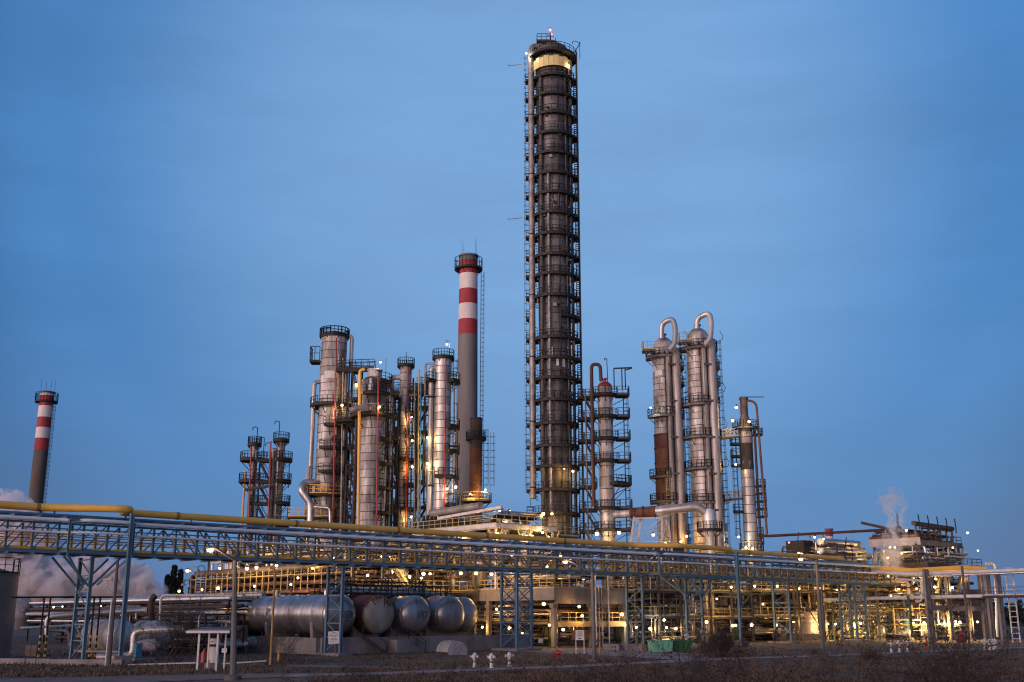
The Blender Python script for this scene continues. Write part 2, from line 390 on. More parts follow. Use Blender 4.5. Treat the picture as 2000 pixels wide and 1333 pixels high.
def ladder(root, a, r, z0, z1, m='black_steel', cage=True):
    a = R(a); c = Vector((math.cos(a), math.sin(a), 0)); t = Vector((-c.y, c.x, 0)); mb = MB()
    for s_ in (-.25, .25): mb.beam(c * r + t * s_ + Vector((0, 0, z0)), c * r + t * s_ + Vector((0, 0, z1)), .07)
    z = z0
    while z < z1: mb.beam(c * r - t * .25 + Vector((0, 0, z)), c * r + t * .25 + Vector((0, 0, z)), .05); z += .45
    if cage:
        z = z0 + 2.2
        while z < z1:
            pts = [c * (r + .75 * math.sin(q)) + t * (-.38 * math.cos(q)) + Vector((0, 0, z)) for q in [math.pi * k / 6 for k in range(7)]]
            for p, q in zip(pts[:-1], pts[1:]): mb.beam(p, q, .05)
            z += 1.1
        for q in (math.pi * .25, math.pi * .5, math.pi * .75):
            p = c * (r + .75 * math.sin(q)) + t * (-.38 * math.cos(q)); mb.beam(p + Vector((0, 0, z0 + 2.2)), p + Vector((0, 0, z1)), .045)
    return part('ladder', mb, m, root)
def stair(mb, a, b, w=.8, side=None, rails=True):
    """stair flight from a to b with treads, two strings and handrails"""
    a = Vector(a); b = Vector(b); d = b - a; hd = Vector((d.x, d.y, 0)).normalized(); s_ = Vector((-hd.y, hd.x, 0)) * (w / 2)
    for k in (-1, 1):
        mb.beam(a + s_ * k, b + s_ * k, .07, .26)
        if rails:
            mb.beam(a + s_ * k + Vector((0, 0, 1)), b + s_ * k + Vector((0, 0, 1)), .06)
            n = max(1, int(d.length / 1.4))
            for j in range(n + 1): p = a.lerp(b, j / n) + s_ * k; mb.beam(p, p + Vector((0, 0, 1)), .05)
    n = max(2, int(abs(d.z) / .28))
    for j in range(1, n):
        p = a.lerp(b, j / n); mb.beam(p - s_, p + s_, .24, .05)
    return mb
RINGS = {}
def courses(root, r0, r1, z0, z1, h, m, n=36, name='cladding_course'):
    """shell of cladding sheets, one ring per course, with a recessed lap between courses"""
    k = max(1, round((z1 - z0) / h)); hh = (z1 - z0) / k; res = []
    key = (round(hh, 3), m, n)
    if key not in RINGS:
        RINGS[key] = MB().lathe([(.955, .085), (1, .09), (1.003, hh - .005), (.955, hh)], n).mesh(name, m)
    for i in range(k):
        t = (i + .5) / k; r = r0 + (r1 - r0) * t; r *= 1 + random.uniform(-.004, .004)
        res.append(part(name, RINGS[key], None, root, loc=(0, 0, z0 + i * hh), scale=(r, r, 1), rot=(0, 0, random.uniform(0, 6.28))))
    return res
def dome(root, r, z, hgt, m, n=28, name='dome_head', crown=True):
    pr = [(r, 0)] + [(r * math.cos(a), hgt * math.sin(a)) for a in [R(90) * k / 7 for k in range(1, 8)]]
    o = part(name, MB().lathe(pr, n), m, root, loc=(0, 0, z))
    if crown: part('nozzle', MB().lathe([(.22 * r, hgt * .8), (.22 * r, hgt + .35), (.34 * r, hgt + .35), (.34 * r, hgt + .5), (0, hgt + .5)], 14), m, o)
    return o
def vpipe(root, a, d, rad, z0, z1, m, top=None, bot=None, n=10, name='riser_pipe', bands=0):
    """upright pipe beside a column; top/bot say how far it turns in towards the shell"""
    a = R(a); c = Vector((math.cos(a), math.sin(a), 0)); pts = [c * d + Vector((0, 0, z0)), c * d + Vector((0, 0, z1))]
    if top is not None: pts.append(c * top + Vector((0, 0, z1)))
    if bot is not None: pts.insert(0, c * bot + Vector((0, 0, z0)))
    mb = MB().tube(fillet(pts, rad * 2.6, 5), rad, n)
    if bands:
        z = z0 + bands
        while z < z1 - .5: mb.lathe([(rad, -.05), (rad + .035, -.03), (rad + .035, .03), (rad, .05)], n, c * d + Vector((0, 0, z))); z += bands
    return part(name, mb, m, root)
# ------------------------------------------------------------------ columns and chimneys
def col_root(label, Y, uT, vT, uB, vB, group='distillation columns', name='distillation_column', cat='distillation column'):
    x = (P(uT, vT, Y).x + P(uB, vB, Y).x) / 2
    return thing(name, label, cat, (x, Y, 0), 0, group)

# --- the tallest column
Y = 165.0
MC = col_root('tallest dark column ringed by black platforms with a yellow band near its top', Y, 1078, 120, 1088, 1000)
zt = ZV(103, Y); rT, rB = RW(65, 130, Y), RW(59, 1000, Y)
part('shell', MB().lathe([(rB * .95, 0), (rT * .95, zt)], 32), 'seam_dark', MC)
courses(MC, rB, rT, 1.5, zt, 1.55, 'cladding_dark', 40)
dome(MC, rT * .96, zt, ZV(89, Y) - zt, 'dark_rust')
lv = [157, 193, 230, 268, 306, 345, 383, 421.6, 461.6, 502, 539, 580, 620, 661, 700, 739, 781, 826, 869, 909, 954, 1000, 1041, 1083, 1130]
for i, v in enumerate(lv):
    z = ZV(v, Y) - .4; half = (v == 620)
    if half: ring_platform(MC, rT * .99, rT + 1.05, -75, 20, z, thick=.3)
    else: ring_platform(MC, rT * .99, rT + .8, -205, 30, z, thick=.32)
    # left ladder landing
    mb = MB(); x0, x1 = -rT - 1.75, -rT - .8
    mb.box(x0, x1, -.9, .5, z - .25, z - .02); mb.beam((x0, -.2, z - .2), (-rT, -.2, z - 1.5), .1)
    pl = part('ladder_landing', mb, 'black_steel', MC)
    part('railing', rail(MB(), [(x1, -.85, z), (x0 + .05, -.85, z), (x0 + .05, .45, z), (x1, .45, z)], 1.1, .7, .04), 'black_steel', pl)
# upright box on the right that carries the stair
xr = rT + .2
mb = MB()
for sx, sy in ((0, -1.2), (0, 1.2), (1.05, -1.2), (1.05, 1.2)): mb.beam((xr + sx, sy, 0), (xr + sx, sy, ZV(110, Y)), .16)
part('stair_tower_frame', mb, 'black_steel', MC)
for i in range(len(lv) - 1):
    z1 = ZV(lv[i], Y) - .4; z0 = ZV(lv[i + 1], Y) - .4; s_ = 1 if i % 2 else -1
    mb = stair(MB(), (xr + .75, -1.1 * s_, z0), (xr + .75, 1.1 * s_, z1), .5)
    st_ = part('stair_flight', mb, 'black_steel', MC)
    if i < 17:
        mb = MB(); mb.box(xr + .02, xr + 1.0, -1.15, 1.15, z1 - .2, z1 - .01); pl = part('stair_landing', mb, 'black_steel', MC)
        part('railing', rail(MB(), [(xr, -1.15, z1), (xr + 1.05, -1.15, z1), (xr + 1.05, 1.15, z1)], 1.1, .6, .04), 'black_steel', pl)
        # caged ladder bars outside
zA, zB = ZV(760, Y), ZV(100, Y)
ladder(MC, 0, xr + 1.1, zA, zB, cage=False)
ladder(MC, 180, rT + 1.2, ZV(990, Y), ZV(110, Y))
# riser pipes of the tall column
pa = R(-150)
vpipe(MC, -168, rT + .85, RW(12.5, 600, Y), ZV(975, Y), ZV(94, Y), 'pipe_grey', top=rT * .45, bands=6.4, name='overhead_pipe', n=14)
vpipe(MC, -108, rT + .28, .22, ZV(1000, Y), ZV(350, Y), 'pipe_grey', bands=5)
vpipe(MC, -132, rT + .3, .30, 3, ZV(160, Y), 'riser_dark')
vpipe(MC, -75, rT + .25, .09, 3, ZV(160, Y), 'black_steel')
vpipe(MC, -50, rT + .25, .13, 3, ZV(160, Y), 'riser_dark')
vpipe(MC, -28, rT + .28, .16, 3, ZV(160, Y), 'riser_dark')
for v in lv[2::3]:
    part('pipe_clamp', MB().lathe([(.37, -.1), (.52, -.1), (.52, .1), (.37, .1)], 12, (math.cos(R(-168)) * (rT + .85), math.sin(R(-168)) * (rT + .85), ZV(v, Y))), 'black_steel', MC)
# manways
for v in (418, 455, 496, 534, 613, 653, 733, 775):
    c = Vector((math.cos(R(-58)), math.sin(R(-58)), 0))
    part('manway', MB().lathe([(.45, 0), (.45, .35), (.55, .35), (.55, .5), (0, .52)], 14, c * rT * .98 + Vector((0, 0, ZV(v, Y))), c), 'pipe_brown', MC)
for u, v, w_, h_ in ((1078, 690, 4, 14), (1089, 710, 5, 14), (1101, 712, 6, 13)):
    a = math.asin(max(-.9, min(.9, (P(u, v, Y - rT).x - MC.location.x) / rT))) - math.pi / 2
    q = RW(w_, v, Y); z = ZV(v, Y)
    part('fresh_cladding_patch', MB().lathe([(rT * 1.013, z - 1), (rT * 1.013, z + .35)], 4, a0=a - q / rT, a1=a + q / rT), 'white_paint', MC, label='pale new cladding patch')
rq = random.Random(33)
for k in range(60):                                   # nozzles, junction boxes and short pipes scattered over the shaft
    a = R(rq.uniform(-150, -20)); z = rq.uniform(25, zt - 4); cc = Vector((math.cos(a), math.sin(a), 0)); q = cc * (rT + .12) + Vector((0, 0, z)); t_ = Vector((-cc.y, cc.x, 0))
    if k % 3 == 0: mb = MB().lathe([(.18, 0), (.18, .3), (.26, .3), (.26, .4), (0, .41)], 10, q - cc * .2, cc)
    elif k % 3 == 1: mb = MB().beam(q - t_ * .3, q + t_ * .3, .25, .5)
    else: mb = MB().tube(fillet([q, q + cc * .3, q + cc * .3 + Vector((0, 0, rq.uniform(-5, 5)))], .12), .09, 6)
    part(('nozzle', 'junction_box', 'branch_pipe')[k % 3], mb, rq.choice(('pipe_brown', 'black_steel', 'pipe_grey', 'dark_rust')), MC)
# yellow band of panels near the top
z0, z1 = ZV(146, Y), ZV(128, Y); n = 14
for k in range(n):
    a = R(-190 + 205 * k / n); b = R(-190 + 205 * (k + 1) / n) - .012; r_ = rT + .55
    zz = z1 + (.18 if k % 2 else 0)
    mb = MB().quadbox([(r_ * math.cos(t), r_ * math.sin(t), z) if q == 0 else ((r_ - .1) * math.cos(t), (r_ - .1) * math.sin(t), z) for z in (z0, zz) for q, t in ((0, a), (0, b), (1, b), (1, a))])
    mb = MB(); o = r_; i_ = r_ - .09
    mb.quadbox([(o * math.cos(a), o * math.sin(a), z0), (o * math.cos(b), o * math.sin(b), z0), (i_ * math.cos(b), i_ * math.sin(b), z0), (i_ * math.cos(a), i_ * math.sin(a), z0),
                (o * math.cos(a), o * math.sin(a), zz), (o * math.cos(b), o * math.sin(b), zz), (i_ * math.cos(b), i_ * math.sin(b), zz), (i_ * math.cos(a), i_ * math.sin(a), zz)])
    part('band_panel', mb, 'pale_band', MC)
ring_platform(MC, rT * .99, rT + 1.3, -215, 60, ZV(116, Y), thick=.35)
# head platform, beacon, davit
zt2 = ZV(88, Y)
mb = MB(); mb.box(-2.6, -.2, -1.2, 1.2, zt2, zt2 + .2)
for sx in (-2.4, -.4): mb.beam((sx, 0, zt - .5), (sx, 0, zt2), .15)
pl = part('top_platform', mb, 'black_steel', MC)
part('railing', rail(MB(), [(-2.55, -1.15, zt2 + .2), (-.25, -1.15, zt2 + .2), (-.25, 1.15, zt2 + .2), (-2.55, 1.15, zt2 + .2), (-2.55, -1.15, zt2 + .2)], 1.2, .8, .045), 'black_steel', pl)
mb = MB().beam((-.3, -.4, zt2), (-.3, -.4, ZV(66, Y)), .14); mb.beam((-.8, -.4, ZV(72, Y)), (.3, -.4, ZV(74, Y)), .09); mb.beam((.6, -.4, zt2 - .8), (.6, -.4, ZV(77, Y)), .1)
part('beacon_mast', mb, 'black_steel', MC)
bx = MC.location.x
lamp(MC, (bx - .3, Y - .4, ZV(61, Y)), 'red', 120, 2.2)
lamp(MC, (bx - .05, Y - .4, ZV(69.5, Y)), 'red', 0, 1.2)
mb = MB().beam((rT + .4, -1, ZV(118, Y)), (rT + 1.9, -1, ZV(90, Y)), .12); mb.beam((rT + 1.8, -1, ZV(122, Y)), (rT + 1.8, -1, ZV(88, Y)), .1)
mb.tube(fillet([(rT + 1.9, -1, ZV(92, Y)), (rT + 1.2, -1, ZV(86.5, Y)), (rT + .6, -1, ZV(87, Y)), (rT + .6, -1, ZV(92, Y))], .4), .06, 5)
part('davit', mb, 'black_steel', MC)
for v in (131, 430): part('signal_arm', MB().beam((-rT - 2.3, -.5, ZV(v - 2, Y)), (-rT - 4.6, -.5, ZV(v + 1, Y)), .07).beam((-rT - 4.6, -.5, ZV(v + 1, Y)), (-rT - 4.6, -.5, ZV(v - 3, Y)), .07), 'pipe_brown', MC)
lamp(MC, P(1028, 105, Y - 1.5), 'white', 250, 1.4)
lamp(MC, P(1110, 128, Y - 2), 'pale', 260, 1.6)
lamp(MC, P(1119, 921, Y - 3.8), 'warm', 300, 1.6)
lamp(MC, P(1102, 916, Y - 4.6), 'warm', 420, .8)
lamp(MC, P(1078, 1004, Y - 5), 'warm', 380, 1.6)

# --- slim column beside it, with its bridges
Y = 163.0
SC2 = col_root('slim grey column linked by black bridges to the tallest column', Y, 1176, 770, 1193, 1040)
zt = ZV(757, Y); r = RW(29, 900, Y)
part('shell', MB().lathe([(r * .95, 0), (r * .95, zt)], 24), 'seam_dark', SC2)
courses(SC2, r, r, 1, zt, 1.7, 'cladding', 28)
dome(SC2, r, zt, .9, 'red_pipe')
zs = [769, 811, 854, 897, 942, 989, 1031, 1072]
for k, v in enumerate(zs):
    z = ZV(v, Y) - .3
    if v == 942: ring_platform(SC2, r, r + 2.3, -70, 40, z, thick=.3)
    else: ring_platform(SC2, r * .99, r + .9, -200, 0, z, thick=.3)
    mb = MB(); x0, x1 = r + .5, r + 2.5; mb.box(x0, x1, -1.5, 1.0, z - .28, z - .03); mb.beam((x1, -.5, z - .25), (r, -.5, z - 1.6), .1)
    pl = part('side_platform', mb, 'black_steel', SC2)
    part('railing', rail(MB(), [(x0, -1.45, z), (x1 - .05, -1.45, z), (x1 - .05, .95, z)], 1.15, .8, .04), 'black_steel', pl)
ladder(SC2, 3, r + 1.7, ZV(1075, Y), ZV(775, Y))
for k, v in enumerate(zs):
    if v == 942: v = 944
    z = ZV(v, Y) - .45; xa = MC.location.x + rT + .6; xb = SC2.location.x - r - .3
    br = thing('bridge_walkway', 'black bridge between the tall and slim columns, %s' % ['topmost of its stack', 'second from top', 'third from top', 'fourth from top', 'fourth from bottom', 'third from bottom', 'second from bottom', 'lowest of its stack'][k], 'walkway', ((xa + xb) / 2, 164, z), 0, 'black bridges beside the tallest column')
    h = (xb - xa) / 2
    mb = MB(); mb.box(-h, h, -.9, .9, -.12, 0); mb.beam((-h, -.9, -.2), (h, -.9, -.2), .12, .3); mb.beam((-h, .9, -.2), (h, .9, -.2), .12, .3)
    part('deck', mb, 'black_steel', br)
    part('railing', rail(MB(), [(-h, -.85, 0), (h, -.85, 0)], 1.15, .9, .04), 'black_steel', br); part('railing', rail(MB(), [(-h, .85, 0), (h, .85, 0)], 1.15, .9, .04), 'black_steel', br)
    if k < len(zs) - 1:
        z2 = ZV(zs[k + 1] if zs[k + 1] != 942 else 944, Y) - .45
        part('stair_flight', stair(MB(), (h * .85, -1.9, z2 - z), (-h * .55, -1.9, 0), .8), 'black_steel', br)
pz = lambda u, v: P(u, v, 160)
mb = MB().tube(fillet([pz(1160, 990), pz(1155, 712), pz(1172, 712), pz(1174, 745)], 1.0, 5), .27, 12)
t_ = loose('red_brown_pipe', mb, 'dark_rust', 'red-brown overhead pipe looping over the top of the slim column', 'pipe')
for u in (1144, 1149): pass
t_ = loose('riser_pipe', MB().tube([P(1150, 1075, 158), P(1143, 760, 158)], .12, 6), 'pipe_brown', 'thin brown upright pipe in front of the bridge stairs', 'pipe')
mb = MB().beam((r + .2, -1.4, ZV(765, Y)), (r + .2, -1.4, ZV(724, Y)), .16); mb.beam((r + .2, -1.4, ZV(724, Y)), (r + 3.0, -1.4, ZV(722.5, Y)), .2)
for q in (1.4, 1.9): mb.beam((r + q, -1.4, ZV(765, Y)), (r + q, -1.4, ZV(725, Y)), .16)
mb.beam((r + 2.0, -1.4, ZV(727, Y)), (r + 3.0, -1.4, ZV(723.5, Y)), .16)
part('davit', mb, 'black_steel', SC2)
part('hooked_vent', MB().tube(fillet([(.4, -.6, ZV(757, Y)), (.35, -.6, ZV(703, Y)), (.0, -.6, ZV(702, Y)), (-.05, -.6, ZV(706, Y))], .25), .07, 6), 'black_steel', SC2)
lamp(SC2, P(1166, 1043, Y - 2.5), 'pale', 420, 1.7); lamp(SC2, P(1209, 1041, Y - 2.8), 'pale', 330, 1.6)

# --- twin right-hand columns with gooseneck pipes
def gooseneck(root, pts, r, m='cladding_bright'):
    inv = WM[root].inverted()
    path = fillet([inv @ p for p in pts], .95, 6)
    o = part('gooseneck_pipe', MB().tube(path, r, 16), m, root)
    return o
TW = []
for (lab, Y, uT, vT, uB, vB, vd, w, plats) in (
    ('weathered column with a gooseneck pipe on top and a rusty middle, left of the pair', 170.0, 1296, 690, 1310, 1060, 682, 48, [(697, -205, -20), (812, -180, 10), (930, -180, -90), (978, -205, 20)]),
    ('taller weathered column with a gooseneck pipe on top, right of the pair', 168.0, 1367, 665, 1377, 1060, 664, 50, [(681, -205, 20), (790, -200, 20), (853, -200, 20), (914, -200, 20), (980, -200, 20)])):
    T = col_root(lab, Y, uT, vT, uB, vB); TW.append(T)
    r = RW(w, 850, Y); zt = ZV(vd, Y)
    part('shell', MB().lathe([(r * .95, 0), (r * .95, zt)], 30), 'seam_dark', T)
    courses(T, r, r * .97, 1, zt, 1.0, 'cladding', 36)
    dome(T, r * .86, zt, ZV(vd - 23, Y) - zt, 'cladding', crown=True)
    for v, a, b in plats:
        pl = ring_platform(T, r * .99, r + 1.0, a, b, ZV(v, Y) - .2, 'pipe_brown' if T is TW[0] and v == 930 else 'grey_steel', 'black_steel', thick=.35, rr=.045)
    for (v, s_) in ((720, 0), (752, 1), (1040, 0), (1065, 1)):
        z = ZV(v, Y); ring_platform(T, r, r + 1.2, -45, 30, z, 'grey_steel', 'black_steel', thick=.3)
    ladder(T, 4, r + .9, 4, zt); 
    vpipe(T, -82, r + .45, .42, 5, ZV(vd + 12, Y), 'cladding_brown', bands=2.4, n=14)
    vpipe(T, -55, r + .75, .70, 5, ZV(vd + 6, Y), 'cladding_brown', bands=3.1, n=16)
    vpipe(T, -30, r + .5, .35, 5, ZV(vd + 20, Y), 'dark_rust', n=10)
    vpipe(T, -96, r + .3, .08, 5, ZV(vd + 10, Y), 'black_steel', n=6)
    for k in range(5):
        z = ZV(720 + k * 70, Y)
        part('pipe_support', MB().beam((.2, -r - 1.2, z), (r + .6, -r - .6, z), .12, .3), 'grey_steel', T)
    # outstretched arms of the floodlights
    for v in (660, 760, 830, 905, 975):
        x = r + 1.6; z = ZV(v, Y)
        part('lamp_arm', MB().tube([(r, -1, z - 1.2), (x, -1, z - .6), (x + .2, -1, z), (x - .3, -1, z + .9)], .05, 5), 'black_steel', T)
T1, T2 = TW
gooseneck(T1, [P(1292, 662, 168), P(1292, 632, 168), P(1314, 622, 167), P(1319, 640, 166.5), P(1318, 672, 166), P(1306, 684, 166)], .42)
gooseneck(T2, [P(1361, 643, 166), P(1361, 622, 166), P(1385, 611, 165), P(1389, 628, 164.5), P(1388, 660, 164), P(1376, 674, 164)], .42)
# dark rusted sleeve on the left twin
r = RW(48, 850, 170)
for k, (va, vb) in enumerate(((850, 876), (876, 905), (905, 935), (935, 985))):
    za, zb = ZV(vb, 170), ZV(va, 170); h = zb - za
    part('rusted_sleeve', MB().lathe([(r * 1.02, za + .05), (r * 1.03, za + .12), (r * 1.03, zb - .2), (r * 1.08, zb - .12), (r * 1.08, zb), (r * 1.0, zb)], 30, a0=R(-265), a1=R(-78)), 'rust' if k != 0 else 'drum_rust', T1, label='rusty brown sleeve section')
part('fresh_cladding_patch', MB().lathe([(r * 1.02, ZV(738, 170)), (r * 1.02, ZV(728, 170))], 5, a0=R(-148), a1=R(-108)), 'white_paint', T1, label='white rectangular patch')
ladder(T1, -100, r + .4, ZV(1000, 170), ZV(925, 170), 'pale_yellow_rail', True)
for T, Yq, (u, v, u2) in ((T1, 167, (1255, 685, 1272)), (T2, 165, (1325, 668, 1342))):
    a = P(u, v, Yq); b = P(u2 + 8, v, Yq); inv = WM[T].inverted()
    mb = MB(); x0, x1 = a.x, b.x; z = a.z; mb.box(x0, x1, Yq - 1, Yq + 1, z - .3, z)
    mb.beam((x0 + .3, Yq - .9, z - .3), (x1, Yq - .9, z - 3), .12); mb.beam((x0 + .8, Yq - .9, z - .3), (x1, Yq - .9, z - 2), .12)
    pl = part('outrigger_platform', mb, 'grey_steel', T, world=True)
    part('railing', rail(MB(), [(x0, Yq - 1, z), (x1, Yq - 1, z)], 1.2, .8, .045), 'pale_yellow_rail', pl, world=True)
    part('railing', rail(MB(), [(x0, Yq + 1, z), (x0, Yq - 1, z)], 1.2, .8, .045), 'pale_yellow_rail', pl, world=True)
for T, u, v, k, pw, dy in ((T1, 1327, 736, 'pale', 260, 2), (T1, 1271, 797, 'white', 260, 2.5), (T1, 1326, 879, 'warm', 260, 2), (T1, 1341, 1048, 'warm', 420, 4), (T1, 1276, 1045, 'warm', 300, 4), (T1, 1300, 1062, 'warm', 250, 4.5)):
    lamp(T, P(u, v, T.location.y - dy), k, pw, 1.5)
# gangway between the twins and the slim silver column, two levels
for v, lab in ((842, 'higher'), (1001, 'lower')): pass

# --- slim bright silver column at the right
Y = 170.0
SV = col_root('slim bright silver column with a dark head, rightmost of the columns', Y, 1454, 830, 1469, 1080)
zt = ZV(832, Y); r = RW(27.5, 950, Y)
part('shell', MB().lathe([(r * .95, 0), (r * .95, zt)], 24), 'seam_dark', SV)
courses(SV, r * 1.08, r * .92, 1, ZV(868, Y), 1.35, 'cladding_bright', 30)
courses(SV, r * 1.0, r * 1.0, ZV(868, Y), zt, 1.1, 'cladding_brown', 30)
part('head_cone', MB().lathe([(r, 0), (r * .55, 1.6), (r * .55, 4.2), (r * .65, 4.2), (r * .65, 4.5), (0, 4.6)], 24), 'pipe_brown', SV, loc=(0, 0, zt))
ring_platform(SV, r, r + .9, -200, 0, zt - .4, 'grey_steel'); ring_platform(SV, r, r + .8, -230, 20, ZV(1075, Y), 'grey_steel', 'pale_yellow_rail')
for v in (1045, 1060): ring_platform(SV, r, r + .9, -10, 80, ZV(v, Y), 'grey_steel')
for v in (868, 892, 910, 1000):
    z = ZV(v, Y); mb = MB(); mb.box(-r - 1.3, -r + .1, -.7, .7, z - .2, z); pl = part('side_platform', mb, 'black_steel', SV)
    part('railing', rail(MB(), [(-r, -.68, z), (-r - 1.28, -.68, z), (-r - 1.28, .68, z)], 1.1, .6, .045), 'black_steel', pl)
for v in (850, 950, 965, 980, 995, 1010):
    z = ZV(v, Y); mb = MB(); mb.box(r - .1, r + 1.5, -.7, .7, z - .15, z); pl = part('side_platform', mb, 'black_steel', SV)
    part('railing', rail(MB(), [(r, -.68, z), (r + 1.48, -.68, z), (r + 1.48, .68, z)], 1.0, .6, .045), 'black_steel', pl)
ladder(SV, 180, r + .5, ZV(1075, Y), ZV(850, Y))
z = ZV(778, Y)
part('overhead_pipe', MB().tube(fillet([(-.1, -.4, ZV(812, Y)), (-.3, -.4, z - .4), (1.9, -.4, z - .6), (2.3, -.9, ZV(1045, Y))], 1.3, 6), .19, 12), 'rust', SV)
part('davit', MB().beam((-.6, -.4, z + .1), (3.2, -.4, z + .1), .12).beam((.3, -.4, z - .3), (.3, -.4, z + .1), .1), 'black_steel', SV)
vpipe(SV, -20, r + .35, .2, 4, ZV(840, Y), 'dark_rust')
for u, v, k, pw in ((1438, 796, 'white', 200), (1431, 822, 'pale', 180), (1463, 824, 'pale', 160), (1437, 908, 'pale', 200), (1443, 1049, 'white', 330), (1470, 1072, 'pale', 160), (1457, 1070, 'pale', 200)):
    lamp(SV, P(u, v, Y - 2.6), k, pw, 1.4, post=P(u + (6 if u < 1455 else -4), v + 14, Y - .8))
for v, ua, ub, lab in ((858, 1402, 1440, 'upper pale gangway between the twin columns and the silver column'), (979, 1408, 1446, 'lower pale gangway between the twin columns and the silver column')):
    a, b = P(ua, v, 168), P(ub, v - 4, 170); br = thing('gangway', lab, 'walkway', (a + b) / 2, 0, 'gangways to the silver column')
    part('deck', MB().beam(a, b, 1.4, .25), 'grey_steel', br, world=True)
    part('railing', rail(MB(), [a + Vector((0, -.7, .1)), b + Vector((0, -.7, .1))], 1.2, .9, .045), 'pale_yellow_rail', br, world=True)
    part('railing', rail(MB(), [a + Vector((0, .7, .1)), b + Vector((0, .7, .1))], 1.2, .9, .045), 'pale_yellow_rail', br, world=True)

# --- the left group A B C D
def std_column(lab, Y, top, bot, vt, h, m, n=34, dm=None, dh=.8):
    T = col_root(lab, Y, top[0], top[1], bot[0], bot[1]); zt = ZV(vt, Y); rt, rb = RW(top[2], top[1], Y), RW(bot[2], bot[1], Y)
    part('shell', MB().lathe([(rb * .95, 0), (rt * .95, zt)], 28), 'seam_dark', T)
    courses(T, rb, rt, 1, zt, h, m, n); dome(T, rt * .96, zt, dh, dm or 'dark_rust', crown=False)
    return T, rt, rb, zt
def antenna(T, x, z, h=2.5): part('rod', MB().beam((x, 0, z), (x, 0, z + h), .07), 'black_steel', T)
def redline(T, u0, v0, u1, v1, Y):
    part('fire_water_pipe', MB().tube([P(u0, v0, Y), P(u1, v1, Y)], .12, 7), 'red_pipe', T, world=True)
A, ra, rb, zt = std_column('stout weathered column with S-bend pipe, leftmost of the four big left columns', 160.0, (652, 670, 50), (640, 1000, 53), 658, 1.25, 'cladding')
ring_platform(A, ra, ra + .25, -269, 89, zt + .1, thick=.4); ring_platform(A, ra + .2, ra + .35, -269, 89, zt, h=1.1, thick=.02)
for v, a, b in ((791, -260, 60), (832, -100, 20), (876, -110, 40), (922, -110, 40), (966, -190, 20), (1010, -200, -60)):
    ring_platform(A, ra * .99, ra + 1.25, a, b, ZV(v, 160) - .2, thick=.3, mrail='yellow_rail' if v > 960 and a < -150 else 'black_steel')
for v in (700,):
    z = ZV(v + 8, 160); mb = MB(); mb.box(-ra - 1.5, -ra + .1, -1, 1, z - .2, z); pl = part('side_platform', mb, 'black_steel', A)
    part('railing', rail(MB(), [(-ra, -1, z), (-ra - 1.45, -1, z), (-ra - 1.45, 1, z)], 2.2, .6, .05), 'black_steel', pl)
z = ZV(1013, 160)
for (x0, x1, zz) in ((-ra - 3.2, -.4, z), (-ra - .3, .3, ZV(968, 160))):
    mb = MB(); mb.box(x0, x1, -ra - 1.3, -ra + .4, zz - .25, zz); pl = part('yellow_platform', mb, 'black_steel', A)
    part('railing', rail(MB(), [(x0, -ra + .3, zz), (x0, -ra - 1.25, zz), (x1, -ra - 1.25, zz)], 1.2, .8, .05), 'yellow_rail', pl)
vpipe(A, 195, ra + .75, RW(9, 800, 160), 4, ZV(748, 160), 'cladding_bright', top=ra * .8, bands=2.2, n=14)
inv = WM[A].inverted()
part('s_bend_pipe', MB().tube(fillet([inv @ p for p in (P(614, 943, 158), P(594, 943, 157.5), P(588, 958, 157), P(598, 972, 157), P(607, 985, 157), P(606, 1045, 157))], 1.2, 6), .55, 14), 'aluminium', A)
part('crossover_pipe', MB().tube(fillet([inv @ p for p in (P(610, 990, 157), P(644, 992, 156.5), P(646, 1040, 156.5))], .5), .22, 10), 'aluminium', A)
vpipe(A, -60, ra + .4, .18, 4, ZV(700, 160), 'pipe_grey'); vpipe(A, -48, ra + .45, .14, 4, ZV(690, 160), 'dark_rust'); vpipe(A, -30, ra + .6, .3, 4, ZV(720, 160), 'pipe_grey', top=ra * .9)
vpipe(A, 10, ra + .7, .3, ZV(720, 160), ZV(655, 160), 'cladding_bright', top=ra * .7)
part('hooked_vent', MB().tube(fillet([(-ra - .1, -1, ZV(662, 160)), (-ra + .1, -1, ZV(645, 160)), (-ra + 1.6, -1, ZV(643, 160))], .4), .1, 6), 'black_steel', A)
redline(A, 657, 660, 650, 1035, 156.8)
for x in (-.6, .5, 1.0): antenna(A, x, zt, ZV(633 + abs(x) * 6, 160) - zt)
for v in (862, 905, 952, 990):
    c = Vector((math.cos(R(-62)), math.sin(R(-62)), 0)); part('manway', MB().lathe([(.5, 0), (.5, .5), (.62, .5), (.62, .65), (0, .67)], 14, c * ra * .98 + Vector((0, 0, ZV(v, 160))), c), 'pipe_brown', A)
part('fresh_cladding_patch', MB().lathe([(ra * 1.035, ZV(744, 160)), (ra * 1.035, ZV(730, 160))], 6, a0=R(-120), a1=R(-60)), 'white_paint', A, label='pale patch of new cladding')

